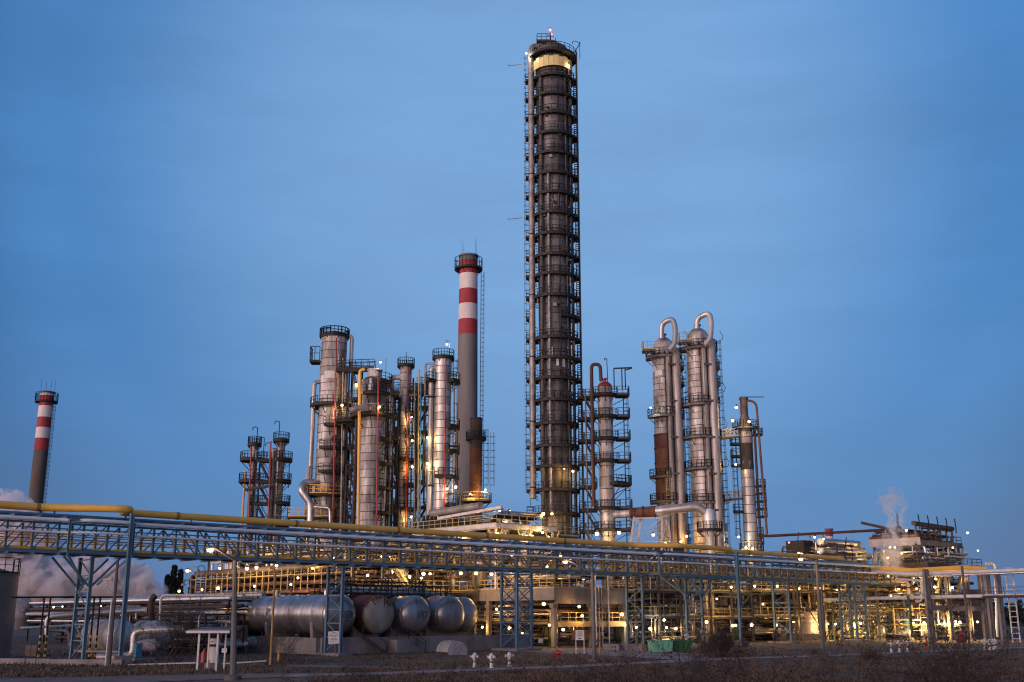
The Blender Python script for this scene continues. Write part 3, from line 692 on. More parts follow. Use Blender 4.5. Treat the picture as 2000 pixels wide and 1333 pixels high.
B, ra, rb, zt = std_column('stout pale column with a dark cap and yellow pipe, second of the big left columns', 154.0, (730, 760, 46), (724, 1000, 51), 745, 1.2, 'cladding', dh=.7)
courses(B, ra * 1.015, ra * 1.01, ZV(810, 154), zt, 1.3, 'cladding_dark', 34)
part('cap_drum', MB().lathe([(1.0, 0), (1.0, 1.2), (1.15, 1.2), (1.15, 1.4), (0, 1.5)], 20), 'cladding', B, loc=(0, 0, zt + .3))
for v, a, b in ((770, -120, -30), (811, -200, 20), (858, -60, 60), (905, -60, 60), (952, -60, 60), (1000, -70, 60)):
    ring_platform(B, ra * .99, ra + (1.6 if v == 811 else 1.25), a, b, ZV(v, 154) - .2, thick=.3)
ring_platform(B, ra, ra + .9, -60, 100, zt - .2, thick=.25)
part('small_vessel', MB().lathe([(0, 0), (.35, .1), (.35, 1.4), (.2, 1.6), (.2, 2.2), (.3, 2.2), (0, 2.3)], 14, (-1.3, -ra - .6, ZV(778, 154))), 'cladding_bright', B)
part('small_vessel', MB().lathe([(0, 0), (.35, .1), (.35, 1.0), (.2, 1.2), (.2, 1.8), (.3, 1.8), (0, 1.9)], 14, (-.2, -ra - .6, ZV(770, 154))), 'white_paint', B)
redline(B, 739, 737, 735, 1040, 150.8)
inv = WM[B].inverted()
part('yellow_riser', MB().tube(fillet([inv @ p for p in (P(699, 1062, 151), P(703, 724, 151), P(712, 721.5, 151))], .5), .22, 10), 'yellow_pipe', B)
part('flanged_pipe', MB().tube(fillet([inv @ p for p in (P(683, 802, 149), P(706, 796, 149), P(721, 798, 150))], .6), .42, 12), 'cladding_brown', B)
antenna(B, 1.6, zt, ZV(700, 154) - zt)
vpipe(B, 10, ra + .9, .2, 4, ZV(775, 154), 'pipe_grey', top=ra); vpipe(B, -170, ra + .6, .26, 4, ZV(790, 154), 'dark_rust'); vpipe(B, -20, ra + .5, .15, 4, ZV(900, 154), 'pipe_grey')

Cc, ra, rb, zt = std_column('narrow column with warm lamps down its right side, third of the big left columns', 166.0, (789, 760, 23), (789, 1000, 22.5), 717, 1.2, 'cladding', 28, 'red_pipe', .6)
ring_platform(Cc, ra, ra + .45, -269, 89, zt + .2, thick=.3)
for v, a, b in ((765, -60, 60), (806, -80, 60), (852, -80, 60), (897, -200, 60), (945, -80, 60), (992, -200, 60), (1035, -80, 60)):
    ring_platform(Cc, ra * .99, ra + 1.3, a, b, ZV(v, 166) - .2, thick=.3)
vpipe(Cc, 190, ra + 1.3, .42, 4, ZV(738, 166), 'cladding', top=ra * .8, bands=2.5, n=14)
redline(Cc, 797, 718, 792, 1045, 164); antenna(Cc, 0, zt, ZV(688, 166) - zt)
vpipe(Cc, -20, ra + .4, .14, 4, ZV(740, 166), 'black_steel'); vpipe(Cc, -50, ra + .3, .12, 4, ZV(780, 166), 'pipe_brown')
Dd, ra, rb, zt = std_column('pale column with bright silver side pipe, nearest the striped chimney', 158.0, (864, 720, 33), (863, 1000, 31.5), 703, 1.15, 'cladding_bright', 32, 'black_steel', .4)
ring_platform(Dd, ra, ra + .4, -269, 89, zt + .3, thick=.35)
for v, a, b in ((742, -230, -140), (743, -50, 40), (832, -60, 40), (880, -60, 40), (930, -110, 40), (984, -60, 40)):
    ring_platform(Dd, ra * .99, ra + 1.35, a, b, ZV(v, 158) - .2, thick=.35)
vpipe(Dd, 192, ra + .5, .40, 4, ZV(720, 158), 'cladding_bright', top=ra * .8, bands=2.4, n=14)
redline(Dd, 870.5, 703, 867.5, 1000, 155.6)
vpipe(Dd, -15, ra + .5, .16, 4, ZV(745, 158), 'pipe_grey'); vpipe(Dd, 4, ra + .9, .12, ZV(900, 158), ZV(730, 158), 'aluminium', top=ra)
ladder(Dd, 20, ra + .3, ZV(760, 158), ZV(700, 158))
for v in (790, 845, 895, 940): part('hooked_vent', MB().tube(fillet([(ra + 1.0, -.6, ZV(v + 30, 158)), (ra + 1.0, -.6, ZV(v, 158)), (ra + .4, -.6, ZV(v - 1, 158))], .3), .06, 5), 'black_steel', Dd)
part('lamp_post', MB().tube(fillet([(.9, -.5, zt), (.9, -.5, ZV(668, 158)), (.2, -.5, ZV(668, 158))], .3), .07, 6), 'grey_steel', Dd)
lamp(Dd, P(873, 673, 157.5), 'pale', 160, 1.4)
lamp(B, P(743, 708, 153), 'white', 160, 1.3)
for T, u, v, k, pw, dy in ((A, 696, 752, 'pale', 300, 3), (A, 668, 792, 'warm', 420, 4), (B, 741, 795, 'warm', 260, 3.2), (Cc, 804, 815, 'pale', 300, 2), (Cc, 805, 861, 'pale', 300, 2), (Cc, 805, 912, 'warm', 350, 2), (Cc, 803, 1010, 'pale', 380, 2),
                         (Dd, 835, 855, 'pale', 260, 1), (Dd, 835, 906, 'pale', 260, 1), (Dd, 890, 952, 'white', 330, 2.5), (Dd, 873, 955, 'warm', 300, 3)):
    lamp(T, P(u, v, T.location.y - dy), k, pw, 1.25)

# --- zigzag stair towers between columns
def stair_tower(lab, Y, u0, u1, levels, w=2.6, dirn=1):
    x0, x1 = P(u0, 900, Y).x, P(u1, 900, Y).x; T = thing('stair_tower', lab, 'stair tower', ((x0 + x1) / 2, Y, 0), 0, 'open steel stair towers'); h = (x1 - x0) / 2
    zz = [ZV(v, Y) for v in levels]
    for sx in (-h, h):
        for sy in (0, w): part('post', MB().hbeam((sx, sy, 0), (sx, sy, zz[0] + .2), .22), 'black_steel', T)
    for i, z in enumerate(zz):
        mb = MB(); mb.box(-h, h, 0, w, z - .2, z); mb.beam((-h, -.02, z - .2), (h, -.02, z - .2), .15, .4)
        pl = part('landing', mb, 'black_steel', T)
        part('railing', rail(MB(), [(-h, 0, z), (h, 0, z)], 1.15, .9, .04), 'black_steel', pl)
        if i + 1 < len(zz): part('stair_flight', stair(MB(), (h * dirn, -.5, zz[i + 1]), (-h * .6 * dirn, -.5, z), .85), 'black_steel', T)
    return T
stair_tower('black stair tower between the two stout left columns', 158, 676, 697, [722, 778, 828, 870, 915, 962, 1008, 1050], dirn=1)
stair_tower('black zigzag stair tower between the third and fourth left columns', 162, 811, 842, [752, 795, 843, 890, 940, 990, 1035], dirn=-1)
mb = MB()
for k, v in enumerate((722, 778, 812)): pass
# bridge decks between the four
for u0, u1, v, Yq, lab in ((658, 732, 725, 157, 'highest black bridge joining the two stout left columns'), (656, 706, 824, 156, 'sloping dark bridge under the flanged pipe between the stout columns'),
                           (752, 780, 770, 160, 'short black bridge between second and third left columns, top'), (752, 780, 858, 160, 'short black bridge between second and third left columns, middle'), (752, 780, 1000, 160, 'short black bridge between second and third left columns, bottom'),
                           (800, 848, 770, 160, 'black bridge with railings between the third and fourth left columns')):
    a, b = P(u0, v, Yq), P(u1, v - 3, Yq); br = thing('bridge_walkway', lab, 'walkway', (a + b) / 2, 0, 'black bridges in the left group')
    part('deck', MB().beam(a, b, 1.6, .35), 'black_steel', br, world=True)
    part('railing', rail(MB(), [a + Vector((0, -.8, .2)), b + Vector((0, -.8, .2))], 1.2, .9, .045), 'black_steel', br, world=True)
    part('railing', rail(MB(), [a + Vector((0, .8, .2)), b + Vector((0, .8, .2))], 1.2, .9, .045), 'black_steel', br, world=True)
for i, (u0, v0, u1, v1, r_, m_, lab) in enumerate(((762, 760, 760, 1040, .14, 'aluminium', 'thin silver pipe left of the third left column'), (818, 722, 816, 1040, .12, 'pale_yellow_rail', 'thin yellowish pipe beside the zigzag stairs'),
        (822, 735, 820, 1040, .10, 'teal_paint', 'thin green-blue pipe beside the zigzag stairs'), (810, 745, 809, 1040, .10, 'pipe_grey', 'thin grey pipe right of the third left column'), (693, 900, 691, 1045, .2, 'pipe_brown', 'brown pipe left of the second stout column'),
        (670, 700, 666, 1040, .12, 'pipe_grey', 'thin grey pipe in front of the leftmost stout column'))):
    loose('riser_pipe', MB().tube([P(u0, v0, 157), P(u1, v1, 157)], r_, 7), m_, lab, 'pipe')

stair_tower('narrow black stair tower between the second and third left columns', 163, 752, 775, [772, 815, 860, 905, 950, 1000, 1045], w=2.2, dirn=1)
rq = random.Random(44)
for T, r_, Yq, n in ((A, 2.0, 160, 16), (B, 1.9, 154, 14), (Cc, .95, 166, 14), (Dd, 1.3, 158, 14)):
    for k in range(n):
        side = rq.choice((-1, 1, 1)); x = side * (r_ + rq.uniform(.25, 1.7)); y = rq.uniform(-1.4, 1.0); z0 = rq.uniform(8, 31); z1 = min(z0 + rq.uniform(4, 14), 36 if T is B or T is Cc else 40); rr_ = rq.choice((.06, .08, .12, .17))
        part('side_pipe', MB().tube(fillet([(side * r_ * .8, y, z0), (x, y, z0), (x, y, z1), (side * r_ * .8, y, z1)], .3), rr_, 7), rq.choice(('black_steel', 'black_steel', 'pipe_grey', 'riser_dark', 'cladding')), T)
# --- far left pair
E1, r1, _, zt1 = std_column('short slim column with red pipe, left of the far left pair', 166.0, (494, 900, 14.5), (490, 1020, 14.5), 870, 1.6, 'cladding_brown', 24, 'red_pipe', .5)
F1, r2, _, zt2 = std_column('slightly taller slim column, right of the far left pair', 164.0, (545, 900, 16.5), (543, 1020, 16.5), 862, 1.6, 'cladding_brown', 24, 'red_pipe', .5)
ring_platform(E1, r1, r1 + .5, -269, 89, ZV(868, 166), thick=.35); ring_platform(F1, r2, r2 + .6, -269, 89, ZV(860, 164), thick=.35)
for v in (898, 940, 983, 1025):
    for T, rr_, a, b, Yq in ((E1, r1, -260, 20, 166), (F1, r2, -100, 60, 164)):
        ring_platform(T, rr_, rr_ + (1.5 if T is E1 and v < 980 else 1.2), a if v < 980 else -90, b, ZV(v, Yq), thick=.35)
for T, x, v in ((E1, .5, 834), (F1, -.2, 827), (F1, -2.4, 858), (E1, 2.6, 865), (F1, 1.6, 905)):
    z = ZV(v, 165); part('hooked_vent', MB().tube(fillet([(x, -.8, z - 4), (x, -.8, z), (x - .7, -.8, z), (x - .75, -.8, z - .5)], .3), .07, 6), 'black_steel', T)
redline(E1, 491, 872, 485, 1030, 164); redline(F1, 529, 862, 524, 1030, 161)
vpipe(F1, 200, r2 + .45, .35, 4, ZV(880, 164), 'pipe_grey', top=r2); vpipe(F1, -95, r2 + .3, .14, 4, ZV(885, 164), 'pipe_grey'); vpipe(E1, 190, r1 + .6, .15, 4, ZV(920, 166), 'yellow_rail')
part('teal_post', MB().beam(P(500.5, 880, 164), P(497, 1030, 164), .25), 'teal_paint', E1, world=True)
stair_tower('small black stair tower in the far left pair', 163, 500, 530, [898, 940, 983, 1025], dirn=1)
loose('crossover_pipe', MB().tube([P(478, 957, 161), P(537, 948, 162)], .22, 8), 'pipe_brown', 'brown cross pipe joining the far left pair of columns', 'pipe')

# --- chimneys
def chimney(lab, Y, top, bot, bands, rmul=1.0, ladder_on=True, group='striped chimneys'):
    x = (P(top[0], top[1], Y).x + P(bot[0], bot[1], Y).x) / 2; T = thing('chimney', lab, 'chimney', (x, Y, 0), 0, group)
    zt = ZV(top[1], Y); rt = RW(top[2], top[1], Y); rb = rt * rmul; rr = lambda z: rb + (rt - rb) * z / zt
    prev = top[1]
    for v, m in bands:
        z0 = 0 if v is None else ZV(v, Y); z1 = ZV(prev, Y); k = max(1, int((z1 - z0) / 8))
        part('painted_band' if 'concrete' not in m else 'shaft', MB().lathe([(rr(z0), z0)] + [(rr(z0 + (z1 - z0) * (j + 1) / k), z0 + (z1 - z0) * (j + 1) / k) for j in range(k)], 36), m, T); prev = v
    part('rim', MB().lathe([(rt + .02, zt - .5), (rt + .22, zt - .4), (rt + .22, zt), (rt - .5, zt + .02), (rt - .5, zt - 3)], 36), 'chimney_concrete', T)
    zp = ZV(bands[1][0] - (bands[1][0] - bands[0][0]) * .45, Y) if len(bands) > 6 else None
    if zp:
        pl = ring_platform(T, rt, rt + 1.15, -269, 89, zp, thick=.3, h=2.4, rr=.05)
        part('ladder_cage_top', MB().lathe([(rt + .05, zp + 2.6), (rt + .12, zp + 2.6)], 12), 'black_steel', T)
    for k in range(4 if zp else 0): part('rod', MB().beam((rt * math.cos(k * 1.7 + .5), rt * math.sin(k * 1.7 + .5), zt), (rt * math.cos(k * 1.7 + .5), rt * math.sin(k * 1.7 + .5), zt + 3.6), .06), 'black_steel', T)
    if ladder_on: ladder(T, -8, rb + .3, 12, zt - 4)
    return T
W_, Rd, Cn = 'chimney_white', 'chimney_red', 'chimney_concrete'
chimney('tall red and white banded concrete chimney behind the process columns', 235.0, (910, 500, 35), (917, 900, 42), [(512, Cn), (537, Rd), (567, W_), (596, Rd), (626, W_), (656, Rd), (None, Cn)], 1.28)
chimney('distant leaning-looking red and white banded chimney at the far left', 300.0, (90, 766, 26), (70, 1000, 26), [(774, W_), (794, Rd), (816, W_), (836, Rd), (857, W_), (879, Rd), (None, 'dark_concrete')], 1.05)
chimney('small distant red and white chimney above the right pipe bank', 330.0, (1619.5, 1033, 14), (1620, 1060, 14), [(1036, Cn), (1048, Rd), (1060, W_), (1068, Rd), (None, W_)], 1.05, False)
chimney('tiny red and white striped stack under the right platform roof', 188.0, (1769, 1067, 6), (1771, 1090, 6), [(1072, Rd), (1077, W_), (1082, Rd), (1087, W_), (None, Rd)], 1.0, False)
# rusty stack
Y = 172.0
RS = col_root('short rust-brown furnace stack in front of the striped chimney', Y, 929, 830, 930, 960, None, 'furnace_stack', 'stack')
r = RW(23.5, 880, Y); zt = ZV(817, Y); zz = [4, ZV(975, Y), ZV(942, Y), ZV(878, Y), zt]
for k in range(4):
    part('stack_section', MB().lathe([(r * (1.06 - .01 * k), zz[k]), (r * (1.04 - .01 * k), zz[k + 1] - .2), (r * 1.1, zz[k + 1] - .15), (r * 1.1, zz[k + 1])] + ([(r * .9, zt), (r * .9, zt - 3)] if k == 3 else []), 28), ['rust', 'rust', 'rust', 'pipe_brown'][k], RS)
ladder(RS, 0, r + .3, ZV(975, Y), ZV(840, Y)); ring_platform(RS, r, r + .7, -240, 60, ZV(857, Y), thick=.25); ring_platform(RS, r, r + 1.6, -260, 80, ZV(978, Y), 'grey_steel', 'pale_yellow_rail', thick=.3)
ladder(RS, 2, r + 1.3, ZV(975, Y), ZV(845, Y), 'pipe_brown')
lamp(RS, P(948, 957, Y - 2), 'pale', 500, 1.3); lamp(RS, P(918, 965, Y - 3), 'warm', 450, .9)
# ------------------------------------------------------------------ plant axes: everything near the ground is laid out along the pipe bridge
DA = math.atan2(.905, 1.0); DX = Vector((math.cos(DA), math.sin(DA), 0)); DN = Vector((-math.sin(DA), math.cos(DA), 0))
RO = Vector((0, 114.3, 0))
def RK(s_, y=0, z=0): return RO + DX * s_ + DN * y + Vector((0, 0, z))
def s_of(u, y=0.0, zc=3.4):                          # distance along the bridge axis seen at picture column u
    t = (u - 1000) / F / (math.cos(TH) + math.sin(TH) * math.sin(TH) / math.cos(TH))
    o = RO + DN * y; return (t * o.y - o.x) / (DX.x - t * DX.y)
def text(root, s_, size, loc, rot, m='ink', name='lettering'):
    cu = bpy.data.curves.new(name, 'FONT'); cu.body = s_; cu.size = size; cu.align_x = 'CENTER'; cu.extrude = .004; cu.resolution_u = 2
    to = bpy.data.objects.new(name, cu); C.objects.link(to)
    me = bpy.data.meshes.new_from_object(to); bpy.data.objects.remove(to); me.materials.clear(); me.materials.append(MATS[m])
    return part(name, me, None, root, loc=loc, rot=rot)
# ------------------------------------------------------------------ ground
g = MB(); g.v = [(-3000, -60, 0), (3000, -60, 0), (3000, 4500, 0), (-3000, 4500, 0)]; g.f = [(0, 1, 2, 3)]; g.sm = [False]
tagp(part('ground', g, 'dry_grass'), kind='structure', label='dark dry winter grass in front of the refinery')
def sheet(name, pts, m, z, label):
    mb = MB(); mb.v = [(p.x, p.y, z) for p in pts]; mb.f = [tuple(range(len(pts)))]; mb.sm = [False]
    return tagp(part(name, mb, m), kind='structure', label=label)
def band(pts_top, pts_bot): return [G(u, v) for u, v in pts_top] + [G(u, v) for u, v in reversed(pts_bot)]
def strip(name, top, bot, m, z, label):
    mb = MB(); n = len(top)
    for (a, b) in zip(top, bot): p, q = G(*b), G(*a); mb.v += [(p.x, p.y, z), (q.x, q.y, z)]
    for i in range(n - 1): mb.f.append((2 * i, 2 * i + 2, 2 * i + 3, 2 * i + 1)); mb.sm.append(False)
    tagp(part(name, mb, m), kind='structure', label=label)
yard = MB(); q = [RK(-90, 1.5), RK(110, 1.5), RK(110, 130), RK(-90, 130)]; yard.v = [(p.x, p.y, .012) for p in q]; yard.f = [(0, 1, 2, 3)]; yard.sm = [False]
tagp(part('yard', yard, 'gravel_yard'), kind='structure', label='dark paved ground inside the plant')
strip('road', [(560, 1318), (760, 1313.5), (900, 1308), (1060, 1303), (1220, 1295.5), (1340, 1288), (1460, 1284.5), (1617, 1280.5), (1780, 1273.5), (1900, 1268), (2060, 1262)],
      [(560, 1324), (760, 1319), (900, 1313), (1060, 1307), (1220, 1300), (1340, 1294), (1460, 1287.5), (1617, 1283), (1780, 1276), (1900, 1270.5), (2060, 1265)], 'road', .03, 'narrow pale concrete service road')
strip('driveway', [(1040, 1268), (1120, 1267), (1200, 1267), (1290, 1272), (1380, 1280)], [(1010, 1273), (1110, 1278), (1200, 1282), (1290, 1288), (1380, 1291)], 'road', .022, 'concrete driveway joining the service road')
strip('road', [(-40, 1326), (120, 1325), (300, 1320), (450, 1317), (600, 1316)], [(-40, 1338), (120, 1337), (300, 1333), (450, 1327), (600, 1322)], 'dirt_road', .026, 'pale road surface at the lower left')
strip('path', [(560, 1300), (700, 1302), (820, 1304)], [(560, 1303), (700, 1305), (820, 1306)], 'road', .018, 'thin worn path by the shrubs')

# ------------------------------------------------------------------ the pipe bridge
WB = 2.4
ZB, ZT = 8.15, 10.45
rk = thing('pipe_bridge', 'long blue-grey steel truss bridge with yellow railings crossing the whole picture', 'pipe bridge', RO, DA)
s0, s1 = s_of(-60), s_of(1785); PAN = 1.88; NP = int((s1 - s0) / PAN)
for y in (0, WB):
    part('bottom_chord', MB().hbeam((s0, y, ZB), (s1, y, ZB), .16, .26), 'rack_blue', rk)
    part('top_chord', MB().hbeam((s0, y, ZT), (s1, y, ZT), .14, .16), 'rack_blue', rk)
h = ZT - ZB
mb = MB().hbeam((0, 0, .1), (0, 0, h - .1), .15, .15, (1, 0, 0))
for k in range(4): mb.beam((.05, .06, .45 + k * .42), (.05, .62, .45 + k * .42), .07, .06)
postF = mb.mesh('truss_post', 'rack_blue')
mb = MB().hbeam((0, 0, .1), (0, 0, h - .1), .15, .15, (1, 0, 0))
for k in range(4): mb.beam((.05, -.06, .45 + k * .42), (.05, -.62, .45 + k * .42), .07, .06)
postB = mb.mesh('truss_post', 'rack_blue')
diaA = MB().beam((.08, 0, .15), (PAN - .08, 0, h - .15), .09, .09).mesh('truss_diagonal', 'rack_blue')
diaB = MB().beam((.08, 0, h - .15), (PAN - .08, 0, .15), .09, .09).mesh('truss_diagonal', 'rack_blue')
crT = MB().hbeam((0, -1.3, 0), (0, WB + 1.0, 0), .10, .14).mesh('cross_beam', 'rack_blue')
crB = MB().hbeam((0, -.75, 0), (0, WB + .5, 0), .12, .14).mesh('cross_beam', 'rack_blue')
rb = rail(MB(), [(.06, .12, .18), (PAN - .06, .12, .18)], 1.12, PAN, .042, toe=False); rb.beam((.06, .12, .22), (PAN - .06, .12, .22), .03, .22); railM = rb.mesh('railing', 'yellow_rail')
pg = random.Random(3)
flip = [s_of(u) for u in (330, 640, 900, 1040, 1330, 1500)]
for i in range(NP + 1):
    s_ = s0 + i * PAN
    part('truss_post', postF, None, rk, loc=(s_, 0, ZB)); part('truss_post', postB, None, rk, loc=(s_, WB, ZB))
    part('cross_beam', crT, None, rk, loc=(s_, 0, ZT + .20)); part('cross_beam', crB, None, rk, loc=(s_, 0, ZB - .20))
    if i < NP:
        up = sum(1 for f_ in flip if s_ > f_) % 2 == 0
        part('truss_diagonal', diaB if not up else diaA, None, rk, loc=(s_, 0, ZB)); part('truss_diagonal', diaB if not up else diaA, None, rk, loc=(s_, WB, ZB))
        part('railing', railM, None, rk, loc=(s_, 0, ZB)); part('railing', railM, None, rk, loc=(s_, WB - .24, ZB))
mb = MB(); mb.box(s0, s1, .25, WB - .25, ZB + .02, ZB + .06); part('walkway_grating', mb, 'grey_steel', rk)
# side bays that carry the pipe loops
loops = []
for ua, ub, nm in ((118, 246, 'left'), (1290, 1440, 'right')):
    sa, sb = s_of(ua, -1.7), s_of(ub, -1.7); loops.append((sa, sb))
    mb = MB()
    for z in (ZB - .02, ZT + .05): mb.hbeam((sa, -1.8, z), (sb, -1.8, z), .14, .22)
    for q in (sa, sb):
        mb.hbeam((q, -1.8, ZB), (q, -1.8, ZT), .16, .16, (1, 0, 0))
        for z in (ZB, ZT): mb.hbeam((q, -1.8, z), (q, 0, z), .14, .2)
    mb.beam((sa, -1.8, ZB - .2), ((sa + sb) / 2 - .4, -.2, ZB - 2.4), .14); mb.beam((sb, -1.8, ZB - .2), ((sa + sb) / 2 + .6, -.2, ZB - 2.4), .14)
    part('loop_bay', mb, 'rack_blue', rk)

# supporting trestles
def trestle(lab, us, legs_z=ZB - .28, h_=.26, splay=False):
    ss = [s_of(u) for u in us]; T = thing('trestle', lab, 'trestle', RK(sum(ss) / len(ss)), DA, 'blue lattice trestles under the pipe bridge'); m0 = sum(ss) / len(ss)
    for q in ss:
        for y in (0, WB): part('leg', MB().hbeam((q - m0, y, .25), (q - m0, y, legs_z), h_, h_, (1, 0, 0)), 'rack_blue', T)
        n = 6
        for k in range(n):
            za, zb = .4 + (legs_z - .6) * k / n, .4 + (legs_z - .6) * (k + 1) / n
            part('cross_bar', MB().beam((q - m0, .1, zb), (q - m0, WB - .1, zb), .09), 'rack_blue', T)
            a, b = (.1, WB - .1) if k % 2 else (WB - .1, .1)
            part('brace', MB().beam((q - m0, a, za), (q - m0, b, zb), .08), 'rack_blue', T)
            if len(us) > 2: part('brace', MB().beam((q - m0, b, za), (q - m0, a, zb), .08), 'rack_blue', T)
    if len(ss) > 1:
        for k in range(5):
            za, zb = .4 + (legs_z - .6) * k / 5, .4 + (legs_z - .6) * (k + 1) / 5
            for y in (0, WB):
                part('brace', MB().beam((ss[0] - m0, y, za), (ss[-1] - m0, y, zb), .08), 'rack_blue', T); part('brace', MB().beam((ss[-1] - m0, y, za), (ss[0] - m0, y, zb), .08), 'rack_blue', T)
                part('cross_bar', MB().beam((ss[0] - m0, y, zb), (ss[-1] - m0, y, zb), .08), 'rack_blue', T)
    if splay:
        for y in (0, WB):
            for d in (-2.2, 2.2): part('knee_brace', MB().beam((0, y, ZB - 2.6), (d, y, ZB - .3), .14), 'rack_blue', T)
    b = MB(); b.box(min(ss) - m0 - .7, max(ss) - m0 + .7, -.8, WB + .8, 0, .25); part('footing', b, 'concrete', T)
    return T
trestle('blue trestle with splayed head braces, leftmost under the bridge', [170], splay=True)
trestle('blue trestle behind the white notice on its stake', [667])
trestle('wide cross-braced blue trestle in front of the concrete structure', [1010, 1038], h_=.24)
trestle('blue trestle just left of the two green skips', [1256])
trestle('blue trestle right of the green skips with splayed head', [1372], splay=True)
trestle('blue trestle in front of the striped silver tank', [1543])
trestle('wide blue trestle before the brightly lit hall', [1672, 1692], splay=True)
trestle('last blue trestle at the right end of the bridge', [1768])
for u, lab in ((240, 'single blue post holding the left pipe loop'), (1443, 'single blue post holding the right pipe loop')):
    q = s_of(u, -1.9); T = thing('support_post', lab, 'post', RK(q, -2.05), DA)
    part('shaft', MB().hbeam((0, 0, .3), (0, 0, ZT + .7), .30, .30, (1, 0, 0)), 'rack_blue', T); part('top_bracket', MB().hbeam((-.5, .1, ZT + .45), (.4, 2.2, ZT + .42), .14, .2), 'rack_blue', T)
    b = MB(); b.box(-.7, .7, -.6, .9, 0, .55); part('footing', b, 'concrete', T)
# pipes lying on the bridge
def bridge_pipe(lab, y, z, r, m, jog=0.0, n=12, s_a=None, s_b=None, zb=0.0, name='pipe', saddles=False, step=None):
    pts = [(s_a if s_a is not None else s0, y)]
    for (a, b) in loops:
        if jog and (s_b is None or b < s_b):
            pts += [(a - jog * .3, y), (a + jog * 1.3, y - jog), (b - .25, y - jog), (b + .1, y)]
    pts.append((s_b if s_b is not None else s1, y))
    pp = [RK(a, b, z) for a, b in pts]
    o = loose(name, MB().tube(fillet(pp, .7, 4), r, n), m, lab, 'pipe')
    return o
se = s_of(1668)
bridge_pipe('thick yellow gas pipe running along the top of the blue bridge', 1.35, ZT + 1.05, .29, 'yellow_pipe', 2.9, 16, s_b=se)
for i in range(2, NP, 6):
    s_ = s0 + i * PAN + .6
    if s_ < se - 1 and not any(a - 1 < s_ < b + 1 for a, b in loops): part('pipe_shoe', MB().lathe([(.29, -.16), (.315, -.15), (.315, .15), (.29, .16)], 16, (s_, 1.35, ZT + 1.05), (1, 0, 0)), 'yellow_aged', rk)
st_ = MB()
for i in range(0, NP, 3):
    s_ = s0 + i * PAN; st_.beam((s_, 1.35, ZT + .25), (s_, 1.35, ZT + .85), .12)
part('pipe_stool', st_, 'rack_blue', rk)
bridge_pipe('silver pipe along the front top edge of the blue bridge', -1.05, ZT - .02, .14, 'bright_pipe', .95)
bridge_pipe('second silver pipe along the top of the bridge, behind the first', -.7, ZT + .06, .06, 'pipe_grey', .95)
bridge_pipe('thin white pipe running level with the middle of the bridge railings', -.8, ZB + 1.38, .085, 'bright_pipe', 1.2)
bridge_pipe('dark blue pipe on top of the bridge under the yellow pipe', .55, ZT + .45, .12, 'rack_blue', 0)
bridge_pipe('blue-grey pipe on top of the bridge at its back edge', 2.3, ZT + .45, .13, 'rack_blue', 0)
bridge_pipe('thin steel pipe carried inside the bridge truss, upper', .45, ZB + 1.75, .05, 'pipe_grey', 0)
bridge_pipe('thin steel pipe carried inside the bridge truss, lower', .45, ZB + .95, .045, 'pipe_grey', 0)

# ------------------------------------------------------------------ horizontal storage drums
DR = 1.87; LD = 21.5; zc = 1.75 + DR
s_first, y_first = None, None
p0 = P(662, 1205, 107.5); rel = p0 - RO; s_first = rel.dot(DX); y_first = rel.dot(DN)
def drum(k, lab, mbody, mend, num, side=None, dy=0.0, L_=LD, short=False):
    s_ = s_first + k * 4.55; T = thing('storage_drum', lab, 'storage tank', RK(s_, y_first + dy), DA, 'horizontal storage drums')
    n = 10 if not short else 4; gap = L_ / n
    for j in range(n):
        part('shell_course', MB().lathe([(DR * .99, .0), (DR + .006 * (j % 2), .03), (DR + .006 * (j % 2), gap - .03), (DR * .99, gap)], 40, (0, j * gap, zc), (0, 1, 0)), mbody, T)
    hd = [(DR, 0), (DR * .985, -.12), (DR * .93, -.32), (DR * .8, -.5), (DR * .6, -.63), (DR * .35, -.71), (.01, -.74)]
    e1 = part('dished_end', MB().lathe(hd, 40, (0, 0, zc), (0, 1, 0)), mend, T); part('dished_end', MB().lathe([(r_, -z) for r_, z in hd], 40, (0, L_, zc), (0, 1, 0)), mbody, T)
    part('weld_ring', MB().lathe([(DR + .012, -.05), (DR + .045, -.03), (DR + .045, .03), (DR + .012, .05)], 40, (0, 0, zc), (0, 1, 0)), mbody, T)
    for y in (2.2, L_ - 2.2) if short else (2.2, L_ * .5, L_ - 2.2):
        mb = MB(); mb.quadbox([(-1.5, y - .3, .9), (1.5, y - .3, .9), (1.5, y + .3, .9), (-1.5, y + .3, .9), (-1.75, y - .22, zc - .45), (1.75, y - .22, zc - .45), (1.75, y + .22, zc - .45), (-1.75, y + .22, zc - .45)])
        part('saddle', mb, 'concrete', T)
    part('manway', MB().lathe([(.4, 0), (.4, .5), (.5, .5), (.5, .62), (0, .64)], 16, (0, L_ * .55, zc + DR - .05)), mbody, T)
    if num:
        text(T, num, .95, (.45, -.80, zc - .35), (R(90), 0, R(9)), name='painted_number'); part('number_underline', MB().beam((.25, -.80, zc - .55), (.7, -.77, zc - .55), .01, .07), 'ink', T)
    if side:
        text(T, side, .62, (-DR * 1.006, 10.2, zc + .2), (R(90), 0, R(-90)), name='painted_number')
    return T, e1
drum(0, 'silver storage drum numbered 159, leftmost and longest in view', 'drum_silver', 'drum_silver', '159', '159')
drum(1, 'storage drum with a rust-brown body and flaking pale end', 'drum_rust', 'drum_flaking', None)
drum(2, 'grey storage drum numbered 117 on its dished end', 'drum_silver', 'drum_silver', '117')
drum(3, 'dull grey storage drum with blotched brownish end, no number', 'drum_silver', 'drum_silver', None)
drum(4.15, 'smooth silver drum end standing behind the blotched drum, rightmost', 'drum_silver', 'drum_silver', None, dy=4.0, short=True, L_=9)
